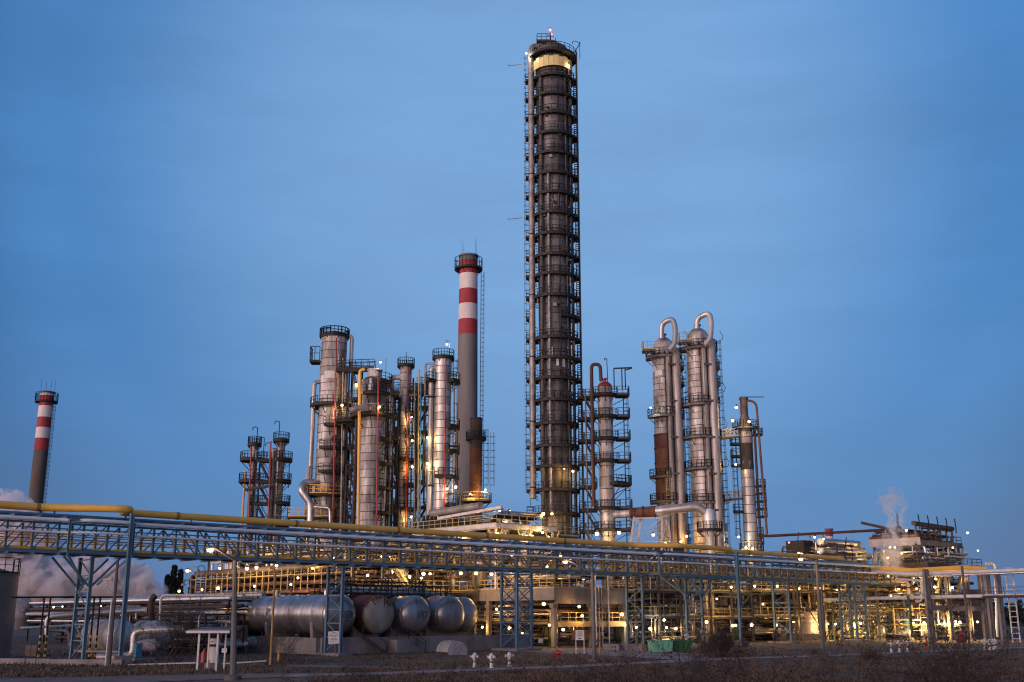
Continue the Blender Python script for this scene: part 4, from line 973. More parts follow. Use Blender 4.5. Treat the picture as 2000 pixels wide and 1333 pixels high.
hdp = [(DR, 0), (DR * .985, -.12), (DR * .93, -.32), (DR * .8, -.5), (DR * .6, -.63), (DR * .35, -.71)]
rq = random.Random(12); DRU = [o for o in bpy.data.objects if o.name.startswith('storage_drum')][1]; a_ = -158
while a_ < -22:                                       # rust showing where the pale paint has flaked off the top of the second drum's end
    w_ = rq.uniform(3, 9); n_ = rq.choice((2, 3, 3, 4, 4, 5)) if -140 < a_ < -40 else 2
    part('rust_patch', MB().lathe([(r_ + .012, z - .012) for r_, z in hdp[:n_ + 1]], 3, (0, 0, zc), (0, 1, 0), R(a_), R(a_ + w_)), 'rust', DRU, label='rust-red flaked streak'); a_ += w_ * rq.choice((1, 1, 1.3))
# bund wall, steps, top gantry
bw = thing('bund_wall', 'low grey concrete wall in front of the storage drums', 'wall', RK(s_first, y_first - 2.2), DA)
for k in range(9):
    mb = MB(); x = -3.2 + k * 2.9 + .01; mb.box(x, x + 2.87, 0, .3, 0, 1.5 + .02 * (k % 2)); part('concrete_panel', mb, 'concrete', bw)
mb = MB(); mb.box(-3.3, 23, .31, .6, 0, 1.42); part('backing', mb, 'concrete', bw)
for k in range(9): mb = MB(); mb.box(-3.6, -3.25, .35 + k * 2.8, .35 + k * 2.8 + 2.77, 0, 1.5 + .02 * (k % 2)); part('concrete_panel', mb, 'concrete', bw)
st2 = thing('concrete_steps', 'small concrete stair block with a handrail against the drum wall', 'steps', RK(s_first + 5.4, y_first - 3.6), DA)
mb = MB(); mb.box(-1.1, .3, 0, 1.3, 0, 1.25); part('landing_block', mb, 'concrete', st2)
for k in range(6):
    mb = MB(); mb.box(.31 + k * .36, .31 + (k + 1) * .36, .1, 1.2, 0, 1.05 - k * .18); part('step', mb, 'concrete', st2)
part('handrail', rail(MB(), [(-1.1, .05, 1.25), (.3, .05, 1.25), (2.4, .05, .1)], 1.0, 1.2, .025, toe=False), 'black_steel', st2)
st3 = thing('steel_steps', 'dark steel steps up to the drums beside the white notice', 'steps', RK(s_first + 1.9, y_first - 3.2), DA)
part('flight', stair(MB(), (1.2, -.4, 0), (-.6, 1.0, 1.6), .7), 'black_steel', st3)
gz = ZV(1166, 112)
gt = thing('gantry', 'black loading gantry with railings and pipes above the storage drums', 'gantry', RK(s_first, y_first + 3), DA)
mb = MB(); mb.box(.5, 16.2, 0, 2.4, gz - .35, gz - .1); part('deck', mb, 'black_steel', gt)
for x in (.6, 4.4, 9.0, 13.6, 16.0):
    for y in (.1, 2.3): part('post', MB().beam((x, y, 0), (x, y, gz - .3), .18), 'black_steel', gt)
for y in (0, 2.4): part('railing', rail(MB(), [(.5, y, gz), (16.2, y, gz)], 1.2, .7, .04), 'black_steel', gt)
for x in (3.2, 8.3, 12.3): part('railing', rail(MB(), [(x, 0, gz), (x, 2.4, gz)], 1.9, .6, .05), 'black_steel', gt)
for k, (y, z, r_, m_) in enumerate(((.6, .5, .16, 'aluminium'), (1.1, .35, .13, 'pipe_grey'), (1.6, .8, .2, 'aluminium'), (2.0, .4, .1, 'pipe_brown'), (.3, 1.5, .05, 'black_steel'), (1.9, 1.6, .06, 'black_steel'))):
    part('pipe', MB().tube(fillet([(.8 + k * .3, y, gz - .2), (.8 + k * .3, y, gz + z), (15.5 - k * .7, y, gz + z), (15.5 - k * .7, y, gz - 1)], .35), r_, 8), m_, gt)
rq = random.Random(8)
for k in range(34):
    x = rq.uniform(.8, 16); y = rq.uniform(.1, 2.3); hh = rq.uniform(.4, 1.7)
    mb = MB().beam((x, y, gz - .2), (x, y, gz + hh), rq.choice((.05, .08, .12)))
    if k % 3 == 0: mb.lathe([(.05, -.03), (.22, -.03), (.22, .03), (.05, .03)], 10, (x, y, gz + hh), (1, 0, 0))
    if k % 3 == 1: mb.beam((x, y, gz + hh), (x + rq.uniform(-1, 1), y, gz + hh), .07)
    part('valve_stem', mb, rq.choice(('black_steel', 'black_steel', 'pipe_brown')), gt)
# ------------------------------------------------------------------ process units: frames filled with pipework
def unit(name, label, cat, s_, y, group=None): return thing(name, label, cat, RK(s_, y), DA, group)
def sy(X, Y_): r_ = Vector((X, Y_, 0)) - RO; return r_.dot(DX), r_.dot(DN)
def syu(u, Y_):                                       # bridge-frame coordinates of a place seen at column u, near the horizon
    return sy((u - 1000) / 2187.0 * Y_, Y_)
def frame(T, xs, ys, zs, m='grey_steel', w=.28, braces=0, z0=0, rnd=None, mb_=None):
    for x in xs:
        for y in ys: part('post', MB().hbeam((x, y, z0), (x, y, zs[-1]), w, w, (1, 0, 0)), m, T)
    for z in zs:
        for y in ys: part('beam', MB().hbeam((xs[0], y, z), (xs[-1], y, z), w * .7, w), m, T)
        for x in xs: part('beam', MB().hbeam((x, ys[0], z), (x, ys[-1], z), w * .7, w), m, T)
    rnd = rnd or random
    for k in range(braces):
        i = rnd.randrange(len(xs) - 1); j = rnd.randrange(len(zs)); za = z0 if j == 0 else zs[j - 1]
        y = rnd.choice(ys); a, b = (xs[i], xs[i + 1]) if rnd.random() < .5 else (xs[i + 1], xs[i])
        part('brace', MB().beam((a, y, za), (b, y, zs[j]), .12), m, T)
PM = ['aluminium', 'aluminium', 'pipe_grey', 'pipe_brown', 'pipe_brown', 'dark_rust', 'black_steel', 'black_steel', 'white_paint', 'cladding_bright', 'pale_yellow_rail']
def pipes(T, n, x0, x1, y0, y1, z0, z1, seed, mats=PM, rmin=.05, rmax=.22, along='xyz', lmin=.35):
    rd = random.Random(seed)
    for k in range(n):
        r = rmin + (rmax - rmin) * rd.random() ** 2; p = Vector((rd.uniform(x0, x1), rd.uniform(y0, y1), rd.uniform(z0, z1))); pts = [p.copy()]; last = None
        for j in range(rd.choice((1, 2, 3, 3, 4))):
            ax = rd.choice([a for a in along if a != last]); last = ax; q = pts[-1].copy()
            lo, hi = {'x': (x0, x1), 'y': (y0, y1), 'z': (z0, z1)}[ax]; L_ = hi - lo; i = 'xyz'.index(ax)
            for t_ in range(6):
                nv = rd.uniform(lo, hi)
                if abs(nv - q[i]) > lmin * L_ * (.5 if ax == 'z' else 1): break
            q[i] = nv; pts.append(q)
        mb = MB().tube(fillet(pts, r * 2.2, 2), r, 7)
        part('pipe', mb, rd.choice(mats), T)
def runs(T, n, axis, a0, a1, b0, b1, z, seed, mats=PM, rmin=.07, rmax=.24):
    """straight parallel lines carried on a level"""
    rd = random.Random(seed)
    for k in range(n):
        b = b0 + (b1 - b0) * (k + .5) / n; r = rmin + (rmax - rmin) * rd.random() ** 1.6; s0_, s1_ = a0 + rd.uniform(0, .12) * (a1 - a0), a1 - rd.uniform(0, .12) * (a1 - a0)
        f = (lambda t, h: (t, b, z + r + h)) if axis == 'x' else (lambda t, h: (b, t, z + r + h))
        pts = [f(s0_, 0), f(s1_, 0)]
        if rd.random() < .5: pts = [f(s0_, -rd.uniform(.6, 1.8))] + pts
        if rd.random() < .5: pts = pts + [f(s1_, rd.uniform(.6, 1.8))]
        part('pipe', MB().tube(fillet(pts, r * 2.4, 3), r, 8), rd.choice(mats), T)
def equip(T, n, x0, x1, y0, y1, z, seed, mats=('aluminium', 'pipe_grey', 'olive_paint', 'pipe_brown', 'cladding_bright', 'blue_paint')):
    rd = random.Random(seed)
    for k in range(n):
        x, y = rd.uniform(x0, x1), rd.uniform(y0, y1); m = rd.choice(mats); t_ = rd.random()
        if t_ < .35:                                   # upright vessel
            r, h_ = rd.uniform(.35, .8), rd.uniform(1.2, 2.6)
            part('vessel', MB().lathe([(.05, .3), (r * .7, .42), (r, .7), (r, h_), (r * .7, h_ + .3), (.1, h_ + .42), (.1, h_ + .7), (.2, h_ + .7), (0, h_ + .75)], 14, (x, y, z)).beam((x, y, z), (x, y, z + .4), r), m, T)
        elif t_ < .65:                                 # lying exchanger with channel flanges
            r, h_ = rd.uniform(.3, .55), rd.uniform(2, 4); ax = rd.choice(((1, 0, 0), (0, 1, 0)))
            part('heat_exchanger', MB().lathe([(.05, -.15), (r * .8, -.05), (r, .1), (r * 1.18, .12), (r * 1.18, .3), (r, .32), (r, h_ - .4), (r * 1.18, h_ - .38), (r * 1.18, h_ - .2), (r, h_ - .18), (r, h_), (.05, h_ + .15)], 14, (x, y, z + r + .5), ax).beam((x, y, z), (x, y, z + r + .3), .3), m, T)
        else:                                          # pump with motor on its plinth
            mb = MB(); mb.box(x - .7, x + .7, y - .3, y + .3, z, z + .3); mb.lathe([(.05, -.6), (.26, -.58), (.28, 0), (.1, .05), (.1, .3), (.35, .32), (.35, .55), (.05, .6)], 12, (x, y, z + .62), (1, 0, 0)); mb.tube([(x + .45, y, z + .7), (x + .45, y, z + 1.7)], .09, 7)
            part('pump', mb, m, T)
def deckp(T, x0, x1, y0, y1, z, mrail='pale_yellow_rail', mdeck='grey_steel', sides='ws', step=1.3, rr=.035, edge=None, th=.2):
    mb = MB(); mb.box(x0, x1, y0, y1, z - th, z); d_ = part('deck', mb, mdeck, T)
    seg = {'s': [(x0, y0), (x1, y0)], 'n': [(x0, y1), (x1, y1)], 'w': [(x0, y0), (x0, y1)], 'e': [(x1, y0), (x1, y1)]}
    for c in sides: part('railing', rail(MB(), [(*seg[c][0], z), (*seg[c][1], z)], 1.15, step, rr), mrail, d_)
    if edge:
        mb = MB()
        for c in sides:
            a, b = seg[c]; mb.beam((*a, z - .2), (*b, z - .2), .12, .5)
        part('edge_beam', mb, edge, T)
    return d_
def lamps(T, lst):
    for u, v, Yq, k, pw in lst: lamp(T, P(u, v, Yq), k, pw * (1.6 if v > 1190 and u > 1600 else .25 if u > 1500 and v < 1110 else .42 if u > 1500 else .5), 1.35)

# --- concrete process structure in the middle; its near corner faces the camera
cs, cy = sy(4.86, 128.0); CT = thing('concrete_structure', 'concrete process structure with yellow railings round its upper slab, centre', 'industrial building', RK(cs, cy), DA)
zs_ = 6.6; LX, LY = 12.3, 18.5
mb = MB(); mb.box(.3, LX - .3, .3, LY - .3, zs_ - .4, zs_ - .05); part('slab', mb, 'concrete', CT)
for k in range(5): mb = MB(); mb.box(0, .45, LY * k / 5 + .01, LY * (k + 1) / 5 - .01, zs_ - 1.35, zs_); part('edge_beam', mb, 'concrete', CT)
for k in range(4): mb = MB(); mb.box(.46 + (LX - .5) * k / 4, .46 + (LX - .5) * (k + 1) / 4 - .02, 0, .45, zs_ - 1.75, zs_ - .003); part('edge_beam', mb, 'concrete', CT)
for x, y in ((.0, .1), (LX - .5, .05), (LX * .5, .1), (0, LY * .33), (0, LY * .62), (0, LY - .6), (LX - .5, LY * .5), (LX * .5, LY * .5), (LX * .5, LY - .6), (LX - .5, LY - .6)):
    mb = MB(); mb.box(x, x + .5, y, y + .5, 0, zs_ - 1.36 - (.4 if y < .2 else 0)); part('column', mb, 'concrete', CT)
    mb = MB(); mb.box(x - .12, x + .62, y - .12 if y > .2 else y, y + .62, zs_ - 2.2, zs_ - 1.78); part('corbel', mb, 'concrete', CT)
part('railing', rail(MB(), [(.06, LY, zs_), (.06, .06, zs_)], 1.15, 1.25, .04), 'pale_yellow_rail', CT); part('railing', rail(MB(), [(.06, .06, zs_), (LX, .06, zs_)], 1.15, 1.25, .04), 'pale_yellow_rail', CT)
deckp(CT, .6, 6.0, 6.0, 17, 2.9, sides='ws'); deckp(CT, .8, LX - .3, -.2, 1.6, 2.7, sides='ws', edge='pale_yellow_rail')
mb = MB()
for k in range(28): x = 1.0 + k * .38; mb.quadbox([(x, -.22, 2.35), (x + .2, -.22, 2.25), (x + .2, -.1, 2.25), (x, -.1, 2.35), (x, -.22, 2.68), (x + .38, -.22, 2.68), (x + .38, -.1, 2.68), (x, -.1, 2.68)])
part('saw_tooth_trim', mb, 'pale_yellow_rail', CT)
pipes(CT, 46, .9, LX - .6, .7, LY - .7, .5, 4.9, 11); runs(CT, 7, 'y', .5, LY - .5, .9, 5, 3.6, 4, rmin=.08, rmax=.2); runs(CT, 5, 'x', .6, LX - .4, .8, 3.2, 3.9, 5, mats=['white_paint', 'aluminium', 'pipe_brown'])
equip(CT, 12, 1.2, LX - 3, 1.5, LY - 4, 0, 12); equip(CT, 9, 1, LX - 3.5, 1, LY - 4, zs_, 13, ('aluminium', 'cladding_bright', 'pipe_grey', 'pipe_brown'))
pipes(CT, 34, .8, LX - .4, .8, LY - .7, zs_ + .2, 10.5, 14)
mb = MB(); mb.box(-.15, -.02, LY * .5, LY - .2, 0, 3.2); 
for y in (1.0, 3.2):                                   # grey ladder-like drop pipes on the front
    part('pipe', MB().tube([(5.5 + y, -.35, .2), (5.5 + y, -.35, 9)], .09, 7), 'white_paint', CT)
part('ladder', MB().beam((7.0, -.4, 0), (7.0, -.4, 7), .06).beam((7.5, -.4, 0), (7.5, -.4, 7), .06), 'white_paint', CT)
lamps(CT, [(1073, 1221, 127, 'pale', 260), (995, 1227, 132, 'warm', 420), (1019, 1213, 134, 'warm', 300), (1131, 1185, 129, 'warm', 300), (1137, 1203, 130, 'warm', 260), (1215, 1200, 134.5, 'warm', 420), (1226, 1219, 136, 'pale', 220),
           (942, 1225, 137, 'warm', 330), (1100, 1230, 134, 'warm', 300), (1160, 1228, 136, 'warm', 330), (970, 1190, 138, 'warm', 240), (1032, 1109, 130, 'pale', 300), (1068, 1108, 134, 'warm', 260), (1190, 1120, 138, 'warm', 260), (1140, 1130, 133, 'warm', 220), (1062, 1180, 131, 'warm', 180), (1020, 1237, 128, 'warm', 160)])

# --- upper deck with ducts, above the concrete structure
us_, uy_ = sy(-1.9, 134.0); UD = thing('cooler_deck', 'elevated steel deck with white edge beam, yellow railings and big ducts beneath, centre', 'platform', RK(us_, uy_), DA)
zu = ZV(1023, 134); LU, LV = 10.2, 17.0
deckp(UD, 0, LU, 0, LV, zu, sides='sw', edge='white_paint', step=1.2, th=.25); deckp(UD, LU + .05, LU + 5.2, 1.0, 5, zu - .8, sides='s', step=1.3)
frame(UD, (.3, LU * .5, LU - .3), (.4, LV * .5, LV - .4), (zu - 3.2, zu - .45), 'white_paint', .24, 0, zs_)
for x in (.3, LU * .5, LU - .3):
    for y in (.4, LV * .5): 
        for d_ in (-1, 1): part('knee_brace', MB().beam((x, y, zu - 2.6), (x + 1.3 * d_, y, zu - .5), .13), 'pale_yellow_rail', UD); part('knee_brace', MB().beam((x, y, zu - 2.6), (x, y + 1.3 * d_, zu - .5), .13), 'pale_yellow_rail', UD)
for k, (x, y, r_, h_) in enumerate(((3, 3, 1.2, 3.2), (7, 3, 1.1, 3.0), (2.2, 8, 1.3, 3.3), (6.5, 9, 1.2, 3.2), (2.5, 13.5, 1.3, 3.2))):
    part('fan_duct', MB().lathe([(r_ * 1.25, -.5), (r_ * .8, -h_ * .5), (r_ * .55, -h_ * .8), (r_ * .55, -h_ * 1.4)], 18, (x, y, zu)), 'pipe_grey', UD)
for k, (x, y, r_, h_) in enumerate(((4.5, 1.5, .9, 3.2), (1.6, 5, 1.0, 3.4), (1.8, 11, 1.1, 3.2), (1.7, 15, .9, 3.0), (8.0, 4, 1.0, 2.9))):
    part('vessel', MB().lathe([(.1, .2), (r_ * .8, .4), (r_, .9), (r_, h_), (r_ * .7, h_ + .35), (.1, h_ + .5)], 18, (x, y, zs_)), 'cladding_bright', UD)
pipes(UD, 26, .5, LU - .3, .3, LV - .4, zu + .1, zu + 2.1, 21, rmax=.3); pipes(UD, 22, .5, LU - .3, .4, LV - .4, zu - 5, zu - .6, 22, rmax=.3)
part('big_pipe', MB().tube([(.8, 14.0, zu + 2.2), (.9, 4.0, zu + 2.5)], .5, 16), 'pipe_grey', UD); part('big_pipe', MB().tube(fillet([(6, 9, zu + 1.2), (6, 2, zu + 1.3), (6, 2, zu - 2)], .8), .3, 12), 'aluminium', UD)
mb = MB(); mb.box(.8, 4.5, 9.0, 16.5, zu + .1, zu + 1.2); part('cooler_box', mb, 'black_steel', UD)
for k in range(9): part('tent_duct', MB().lathe([(.38, 0), (.2, .5), (.2, .9)], 8, (1.2, 9.3 + k * .85, zu + 1.2)), 'black_steel', UD)
mb = MB(); mb.beam((.4, 12, zu + 1.4), (.6, -.3, zu + 2.0), .3, .35); part('crane_beam', mb, 'white_paint', UD)
lamps(UD, [(905, 1051, 140, 'warm', 400), (972, 1043, 134.5, 'warm', 420), (1028, 1048, 137, 'pale', 380), (1039, 1048, 137.5, 'pale', 300), (1060, 1040, 139, 'pale', 380), (1072, 1050, 138, 'warm', 300), (976, 997, 139, 'warm', 330), (995, 999, 140, 'white', 300), (1061, 1004, 141, 'warm', 260), (935, 1030, 143, 'warm', 320),
           (930, 1120, 133, 'warm', 500), (960, 1122, 131, 'warm', 420), (900, 1120, 136, 'warm', 500), (880, 1040, 146, 'warm', 350), (1000, 1085, 133, 'warm', 350), (1095, 1085, 138, 'warm', 300)])

# --- second level behind the drums
b0, b1 = syu(745, 128); BH = unit('process_module', 'brightly lit yellow-railed process module behind the storage drums', 'process unit', b0, b1)
frame(BH, (0, 5, 10, 14), (0, 5, 10), (3.0, 6.3, 9.2), 'grey_steel', .26, 5, rnd=random.Random(4))
deckp(BH, 0, 14, 0, 10, 6.4, sides='sw'); deckp(BH, 0, 14, 2, 10, 9.3, sides='sw'); pipes(BH, 56, .2, 14, .2, 10, 6.6, 12.0, 31, rmax=.26); equip(BH, 10, 1, 13, 1, 8, 6.4, 32, ('aluminium', 'cladding_bright')); equip(BH, 6, 1, 13, 3, 8, 9.3, 33, ('aluminium', 'cladding_bright', 'pipe_grey'))
part('stair_flight', stair(MB(), (3.5, -.6, 6.4), (1.0, -.6, 9.3), .8), 'pale_yellow_rail', BH)
lamps(BH, [(718, 1124, 127, 'pale', 420), (800, 1127, 128, 'pale', 420), (827, 1121, 129, 'pale', 360), (840, 1121, 129, 'pale', 360), (823, 1130, 128, 'pale', 240), (747, 1087, 128, 'pale', 330), (760, 1087, 129, 'warm', 330), (870, 1105, 133, 'warm', 350), (780, 1110, 133, 'warm', 350), (700, 1100, 131, 'warm', 300)])

# --- long brown bank of pipes receding to the left
p_ = Vector((-20.8, 130, 0)); q0, q1 = sy(p_.x, p_.y); PB = unit('pipe_bank', 'long tiered bank of rust-brown pipes with yellow posts behind the drums', 'pipe rack', q0, q1 - 4)
LB = 40.0; zb0, zb1 = 5.9, 8.9
for k in range(27):
    y = k * LB / 26; part('yellow_post', MB().beam((-.35, y, zb0 + .4 + .25 * (k % 2)), (-.35, y, zb1 + .2), .085), 'pale_yellow_rail', PB)
for k in range(7):
    y = k * LB / 6
    for x in (0, 4): part('post', MB().hbeam((x, y, 0), (x, y, zb1), .28, .28, (1, 0, 0)), 'dark_rust', PB)
    for z in (zb0, zb0 + 1.1, zb0 + 2.0): part('beam', MB().hbeam((-.3, y, z), (4.2, y, z), .16, .22), 'dark_rust', PB)
for k in range(12):
    z = zb0 + .25 + (k % 3) * 1.0; x = .1 + (k // 3) * 1.1; r_ = (.2, .26, .17, .3)[k % 4]
    part('pipe', MB().tube([(x, -.5 + k * .1, z + r_), (x, LB + .4 - k * .1, z + r_)], r_, 12), ('rust', 'pipe_brown', 'pipe_brown', 'dark_rust')[(k * 7) % 4], PB)
part('top_pipe', MB().tube([(.4, 0, zb1 + .45), (.4, LB, zb1 + .3)], .42, 14), 'pipe_brown', PB)
for z in (zb1 - .5,): part('yellow_rail', MB().beam((-.38, 0, z), (-.38, LB, z), .07), 'pale_yellow_rail', PB)
rd = random.Random(5)
for k in range(30):
    y = 6 + k * 1.12; r_ = rd.choice((.26, .3, .3, .2)); 
    if rd.random() < .85: part('upright_pipe', MB().lathe([(r_, 0), (r_, rd.uniform(1.6, 2.8)), (r_ * 1.15, 2.8), (r_ * 1.15, 3.0), (0, 3.05)], 12, (rd.uniform(1.2, 3.6), y, zb1 + .5)), 'cladding_bright', PB)
pipes(PB, 22, .6, 4, 1, LB - 3, zb1 + .6, zb1 + 3.4, 41, rmax=.2); runs(PB, 4, 'y', 3, LB - 4, .4, 3.8, zb1 + 2.2, 42, rmax=.2)
lamps(PB, [(429, 1110, 147, 'pale', 420), (482, 1111, 142, 'pale', 420), (501, 1109, 141, 'pale', 420), (426, 1149, 146, 'warm', 420), (497, 1145, 139, 'warm', 450), (568, 1142, 133, 'warm', 450), (582, 1129, 131, 'warm', 450), (652, 1091, 128, 'pale', 260), (350, 1155, 152, 'warm', 300), (540, 1105, 137, 'pale', 300), (610, 1110, 133, 'warm', 330), (395, 1152, 150, 'warm', 300), (460, 1100, 144, 'pale', 300)])
# modules at the feet of the left columns
for k, (u, Yq, lab, w_, d_, zz) in enumerate(((455, 152, 'pipe module at the foot of the far left pair of columns', 9, 8, (8, 11.5)), (585, 146, 'pipe module at the foot of the leftmost stout column', 9, 9, (8.5, 12.0)), (690, 142, 'pipe module between the stout left columns at bridge height', 8, 9, (8.5, 12.0)), (800, 146, 'pipe module left of the central cooler deck', 8, 8, (9, 12.2)))):
    a, b = syu(u, Yq); M = unit('process_module', lab, 'process unit', a, b, 'pipe modules at the feet of the left columns')
    frame(M, (0, w_ / 2, w_), (0, d_), zz, 'grey_steel', .24, 3, rnd=random.Random(k)); deckp(M, 0, w_, 0, d_, zz[0], sides='sw'); deckp(M, 0, w_, 0, d_, zz[1], sides='sw')
    pipes(M, 26, 0, w_, 0, d_, zz[0] - 1.5, zz[1] + .9, 50 + k, rmax=.26, mats=['aluminium', 'cladding_bright', 'white_paint', 'pipe_grey']); equip(M, 4, 1, w_ - 1, 1, d_ - 1, zz[0], 60 + k, ('aluminium', 'cladding_bright')); equip(M, 3, 1, w_ - 1, 1, d_ - 1, zz[1], 70 + k, ('pipe_grey', 'cladding_bright'))
    o = M.location; lamp(M, o + Vector((0, 0, zz[0] + 2.6)) - DN * .3 + DX * 2, 'pale', 420, 1.2); lamp(M, o + Vector((0, 0, zz[0] + 2.8)) - DN * .3 + DX * (w_ - 1), 'warm', 420, 1.2)

# --- the big overhead duct and its trestle, right of centre
OD = thing('overhead_duct', 'large silver duct with a rusty section, bending down into a flared hood', 'duct', P(1300, 1204, 150))
inv = WM[OD].inverted(); Yq = 150
part('duct', MB().tube(fillet([inv @ P(u, v, y_) for u, v, y_ in ((1200, 1006, 154), (1276, 999.5, 151))], 1), .55, 18), 'cladding', OD)
part('rusty_section', MB().tube([inv @ P(u, v, y_) for u, v, y_ in ((1232, 1003, 152.5), (1281, 999, 151))], .74, 18), 'rust', OD, label='rusted brown length of duct')
for u in (1234, 1256, 1279): c_ = P(u, 1001.2, 151.8); part('flange', MB().lathe([(.75, -.12), (.92, -.1), (.92, .1), (.75, .12)], 18, inv @ c_, (1, -.15, .02)), 'dark_rust', OD)
part('duct', MB().tube(fillet([inv @ P(u, v, y_) for u, v, y_ in ((1281, 999, 151), (1366, 989, 149), (1386, 1012, 149))], 2.2, 6), .62, 18), 'cladding_bright', OD)
c_ = inv @ P(1388, 1068, 149); part('hood', MB().lathe([(.55, -3.5), (.55, 1.0), (.95, 2.2), (.95, 4.2), (.7, 5.0)], 20, c_), 'cladding_bright', OD)
T_ = thing('duct_collar', 'black railed collar round the flared hood of the overhead duct', 'platform', P(1388, 1068, 149) + Vector((0, 0, 2.2)))
ring_platform(T_, .97, 1.75, -269, 89, 0, thick=.2); 
TR = thing('white_trestle', 'pale lattice trestle carrying the rusty overhead duct', 'trestle', P(1272, 1204, 151)); TR.location.z = 0; WM[TR] = Matrix.Translation(TR.location); inv = WM[TR].inverted()
tz = P(1262, 1009, 151).z; zm = P(1262, 1046, 151).z
leg = {}
for nm, (u0, u1) in {'a': (1238, 1231), 'b': (1293, 1292), 'c': (1251, 1246), 'd': (1304, 1311)}.items():
    Yl = 149.5 if nm in 'ab' else 153; a = P(u0, 1010, Yl); b = P(u1, 1065, Yl); d_ = (b - a); b2 = a + d_ * (a.z / (a.z - b.z)); leg[nm] = (a, b2)
    part('leg', MB().beam(a, b2, .22), 'white_paint', TR, world=True)
for x_, y_ in (('a', 'b'), ('c', 'd'), ('a', 'c'), ('b', 'd')):
    for t_ in (0.01, .2, .45, .7): part('cross_bar', MB().beam(leg[x_][0].lerp(leg[x_][1], t_), leg[y_][0].lerp(leg[y_][1], t_), .14), 'white_paint', TR, world=True)
    for t0_, t1_ in ((0.01, .2), (.2, .45)): part('brace', MB().beam(leg[x_][0].lerp(leg[x_][1], t0_), leg[y_][0].lerp(leg[y_][1], t1_), .1), 'white_paint', TR, world=True); part('brace', MB().beam(leg[y_][0].lerp(leg[y_][1], t0_), leg[x_][0].lerp(leg[x_][1], t1_), .1), 'white_paint', TR, world=True)
a, b = syu(1262, 158); HB = unit('equipment_house', 'low dark flat-roofed equipment house at the feet of the twin columns', 'building', a, b)
hz_ = ZV(1064, 158)
mb = MB(); mb.box(0, 9, 0, 7, 0, hz_ - .2); part('wall', mb, 'dark_concrete', HB); mb = MB(); mb.box(-.3, 9.3, -.3, 7.3, hz_ - .2, hz_ + .1); part('roof', mb, 'grey_steel', HB)
for k in range(4): mb = MB(); mb.box(-.06, -.004, .6 + k * 1.6, 1.7 + k * 1.6, hz_ - 2.6, hz_ - 1.2); part('panel', mb, 'grey_steel', HB)
lamps(HB, [(1330, 1058, 155, 'warm', 420), (1285, 1080, 153, 'warm', 300)])

# --- lower middle right: pipe halls behind the skips
def hall(lab, u, Yq, w_, d_, zz, npipe, neq, seed, lst, m='grey_steel', rails=True, lo=0.3, name='process_module'):
    a, b = syu(u, Yq); M = unit(name, lab, 'process unit', a, b, 'open pipe halls right of centre'); n_ = max(2, round(w_ / 5))
    xs = [w_ * i / n_ for i in range(n_ + 1)]; frame(M, xs, (0, d_), zz, m, .26, 4, rnd=random.Random(seed))
    for z in zz[:-1] if len(zz) > 1 else zz:
        if rails: deckp(M, 0, w_, 0, d_, z + .15, sides='sw')
    pipes(M, npipe, .2, w_ - .2, .2, d_, lo, zz[-1] + .5, seed, rmax=.24); equip(M, neq, .8, w_ - 1, .4, d_ - 1, 0, seed + 1)
    for z in zz: runs(M, 4, 'x', 0, w_, .3, d_ - .3, z + .15, seed + int(z * 7), rmax=.2)
    lamps(M, lst); return M
hall('lit pump hall with white strip lamps behind the green skips', 1242, 137, 13, 7, (3.3, 6.4, 9.0), 60, 10, 101, [(1243, 1226, 135, 'white', 260), (1297, 1211, 139, 'white', 300), (1302, 1226, 138, 'white', 260), (1343, 1226, 143, 'white', 260), (1270, 1228, 140, 'pale', 260), (1320, 1228, 143, 'pale', 260)])
hall('dark pipe hall with small yellow lamps right of the twin columns', 1345, 146, 14, 8, (3.2, 6.6, 10.0), 64, 10, 111, [(1428, 1147, 148, 'pale', 420), (1474, 1145, 152, 'pale', 420), (1431, 1222, 147, 'warm', 260), (1437, 1222, 148, 'warm', 200), (1447, 1218, 149, 'warm', 300), (1468, 1221, 150, 'pale', 300), (1434, 1105, 146, 'white', 200), (1380, 1215, 147, 'warm', 260), (1400, 1170, 149, 'warm', 260)])
hall('lit pipe hall behind the white vent shaft and silver tank', 1468, 158, 16, 10, (3.4, 7.0, 10.0), 64, 12, 121, [(1518, 1145, 160, 'pale', 420), (1516, 1221, 158, 'pale', 330), (1560, 1150, 164, 'warm', 420), (1600, 1150, 168, 'warm', 420), (1550, 1215, 163, 'warm', 330), (1490, 1180, 161, 'warm', 350)])
YH = hall('brightly lit yellow pump hall behind the wide blue trestle', 1592, 168, 24, 12, (4.2, 7.4, 9.8), 160, 40, 131, [(1617, 1219, 167, 'pale', 520), (1632, 1219, 169, 'pale', 520), (1665, 1221, 170, 'pale', 450), (1681, 1218, 171, 'pale', 450), (1698, 1219, 172, 'pale', 420), (1718, 1217, 173, 'pale', 550), (1735, 1218, 174, 'pale', 550), (1747, 1218, 175, 'pale', 420), (1769, 1218, 176, 'pale', 550),
      (1635, 1153, 170, 'warm', 450), (1660, 1155, 173, 'warm', 420), (1700, 1160, 176, 'warm', 500), (1650, 1180, 174, 'warm', 500), (1725, 1150, 178, 'warm', 500), (1610, 1180, 170, 'warm', 400), (1750, 1180, 178, 'warm', 400)])
# a pale back wall inside the hall that catches the lamplight
bwl = MB()
for k in range(12): bwl = MB(); bwl.box(k * 2.0, k * 2.0 + 1.96, 11.2, 11.3 + .03 * (k % 2), 0, 4.0); part('back_wall_panel', bwl, 'pale_band' if k % 3 else 'concrete', YH)
for x_ in (4, 8.5): part('slanting_duct', MB().tube([(x_, 2, .4), (x_ + 3.2, 2.4, 5.0)], .28, 12), 'cladding_bright', YH)

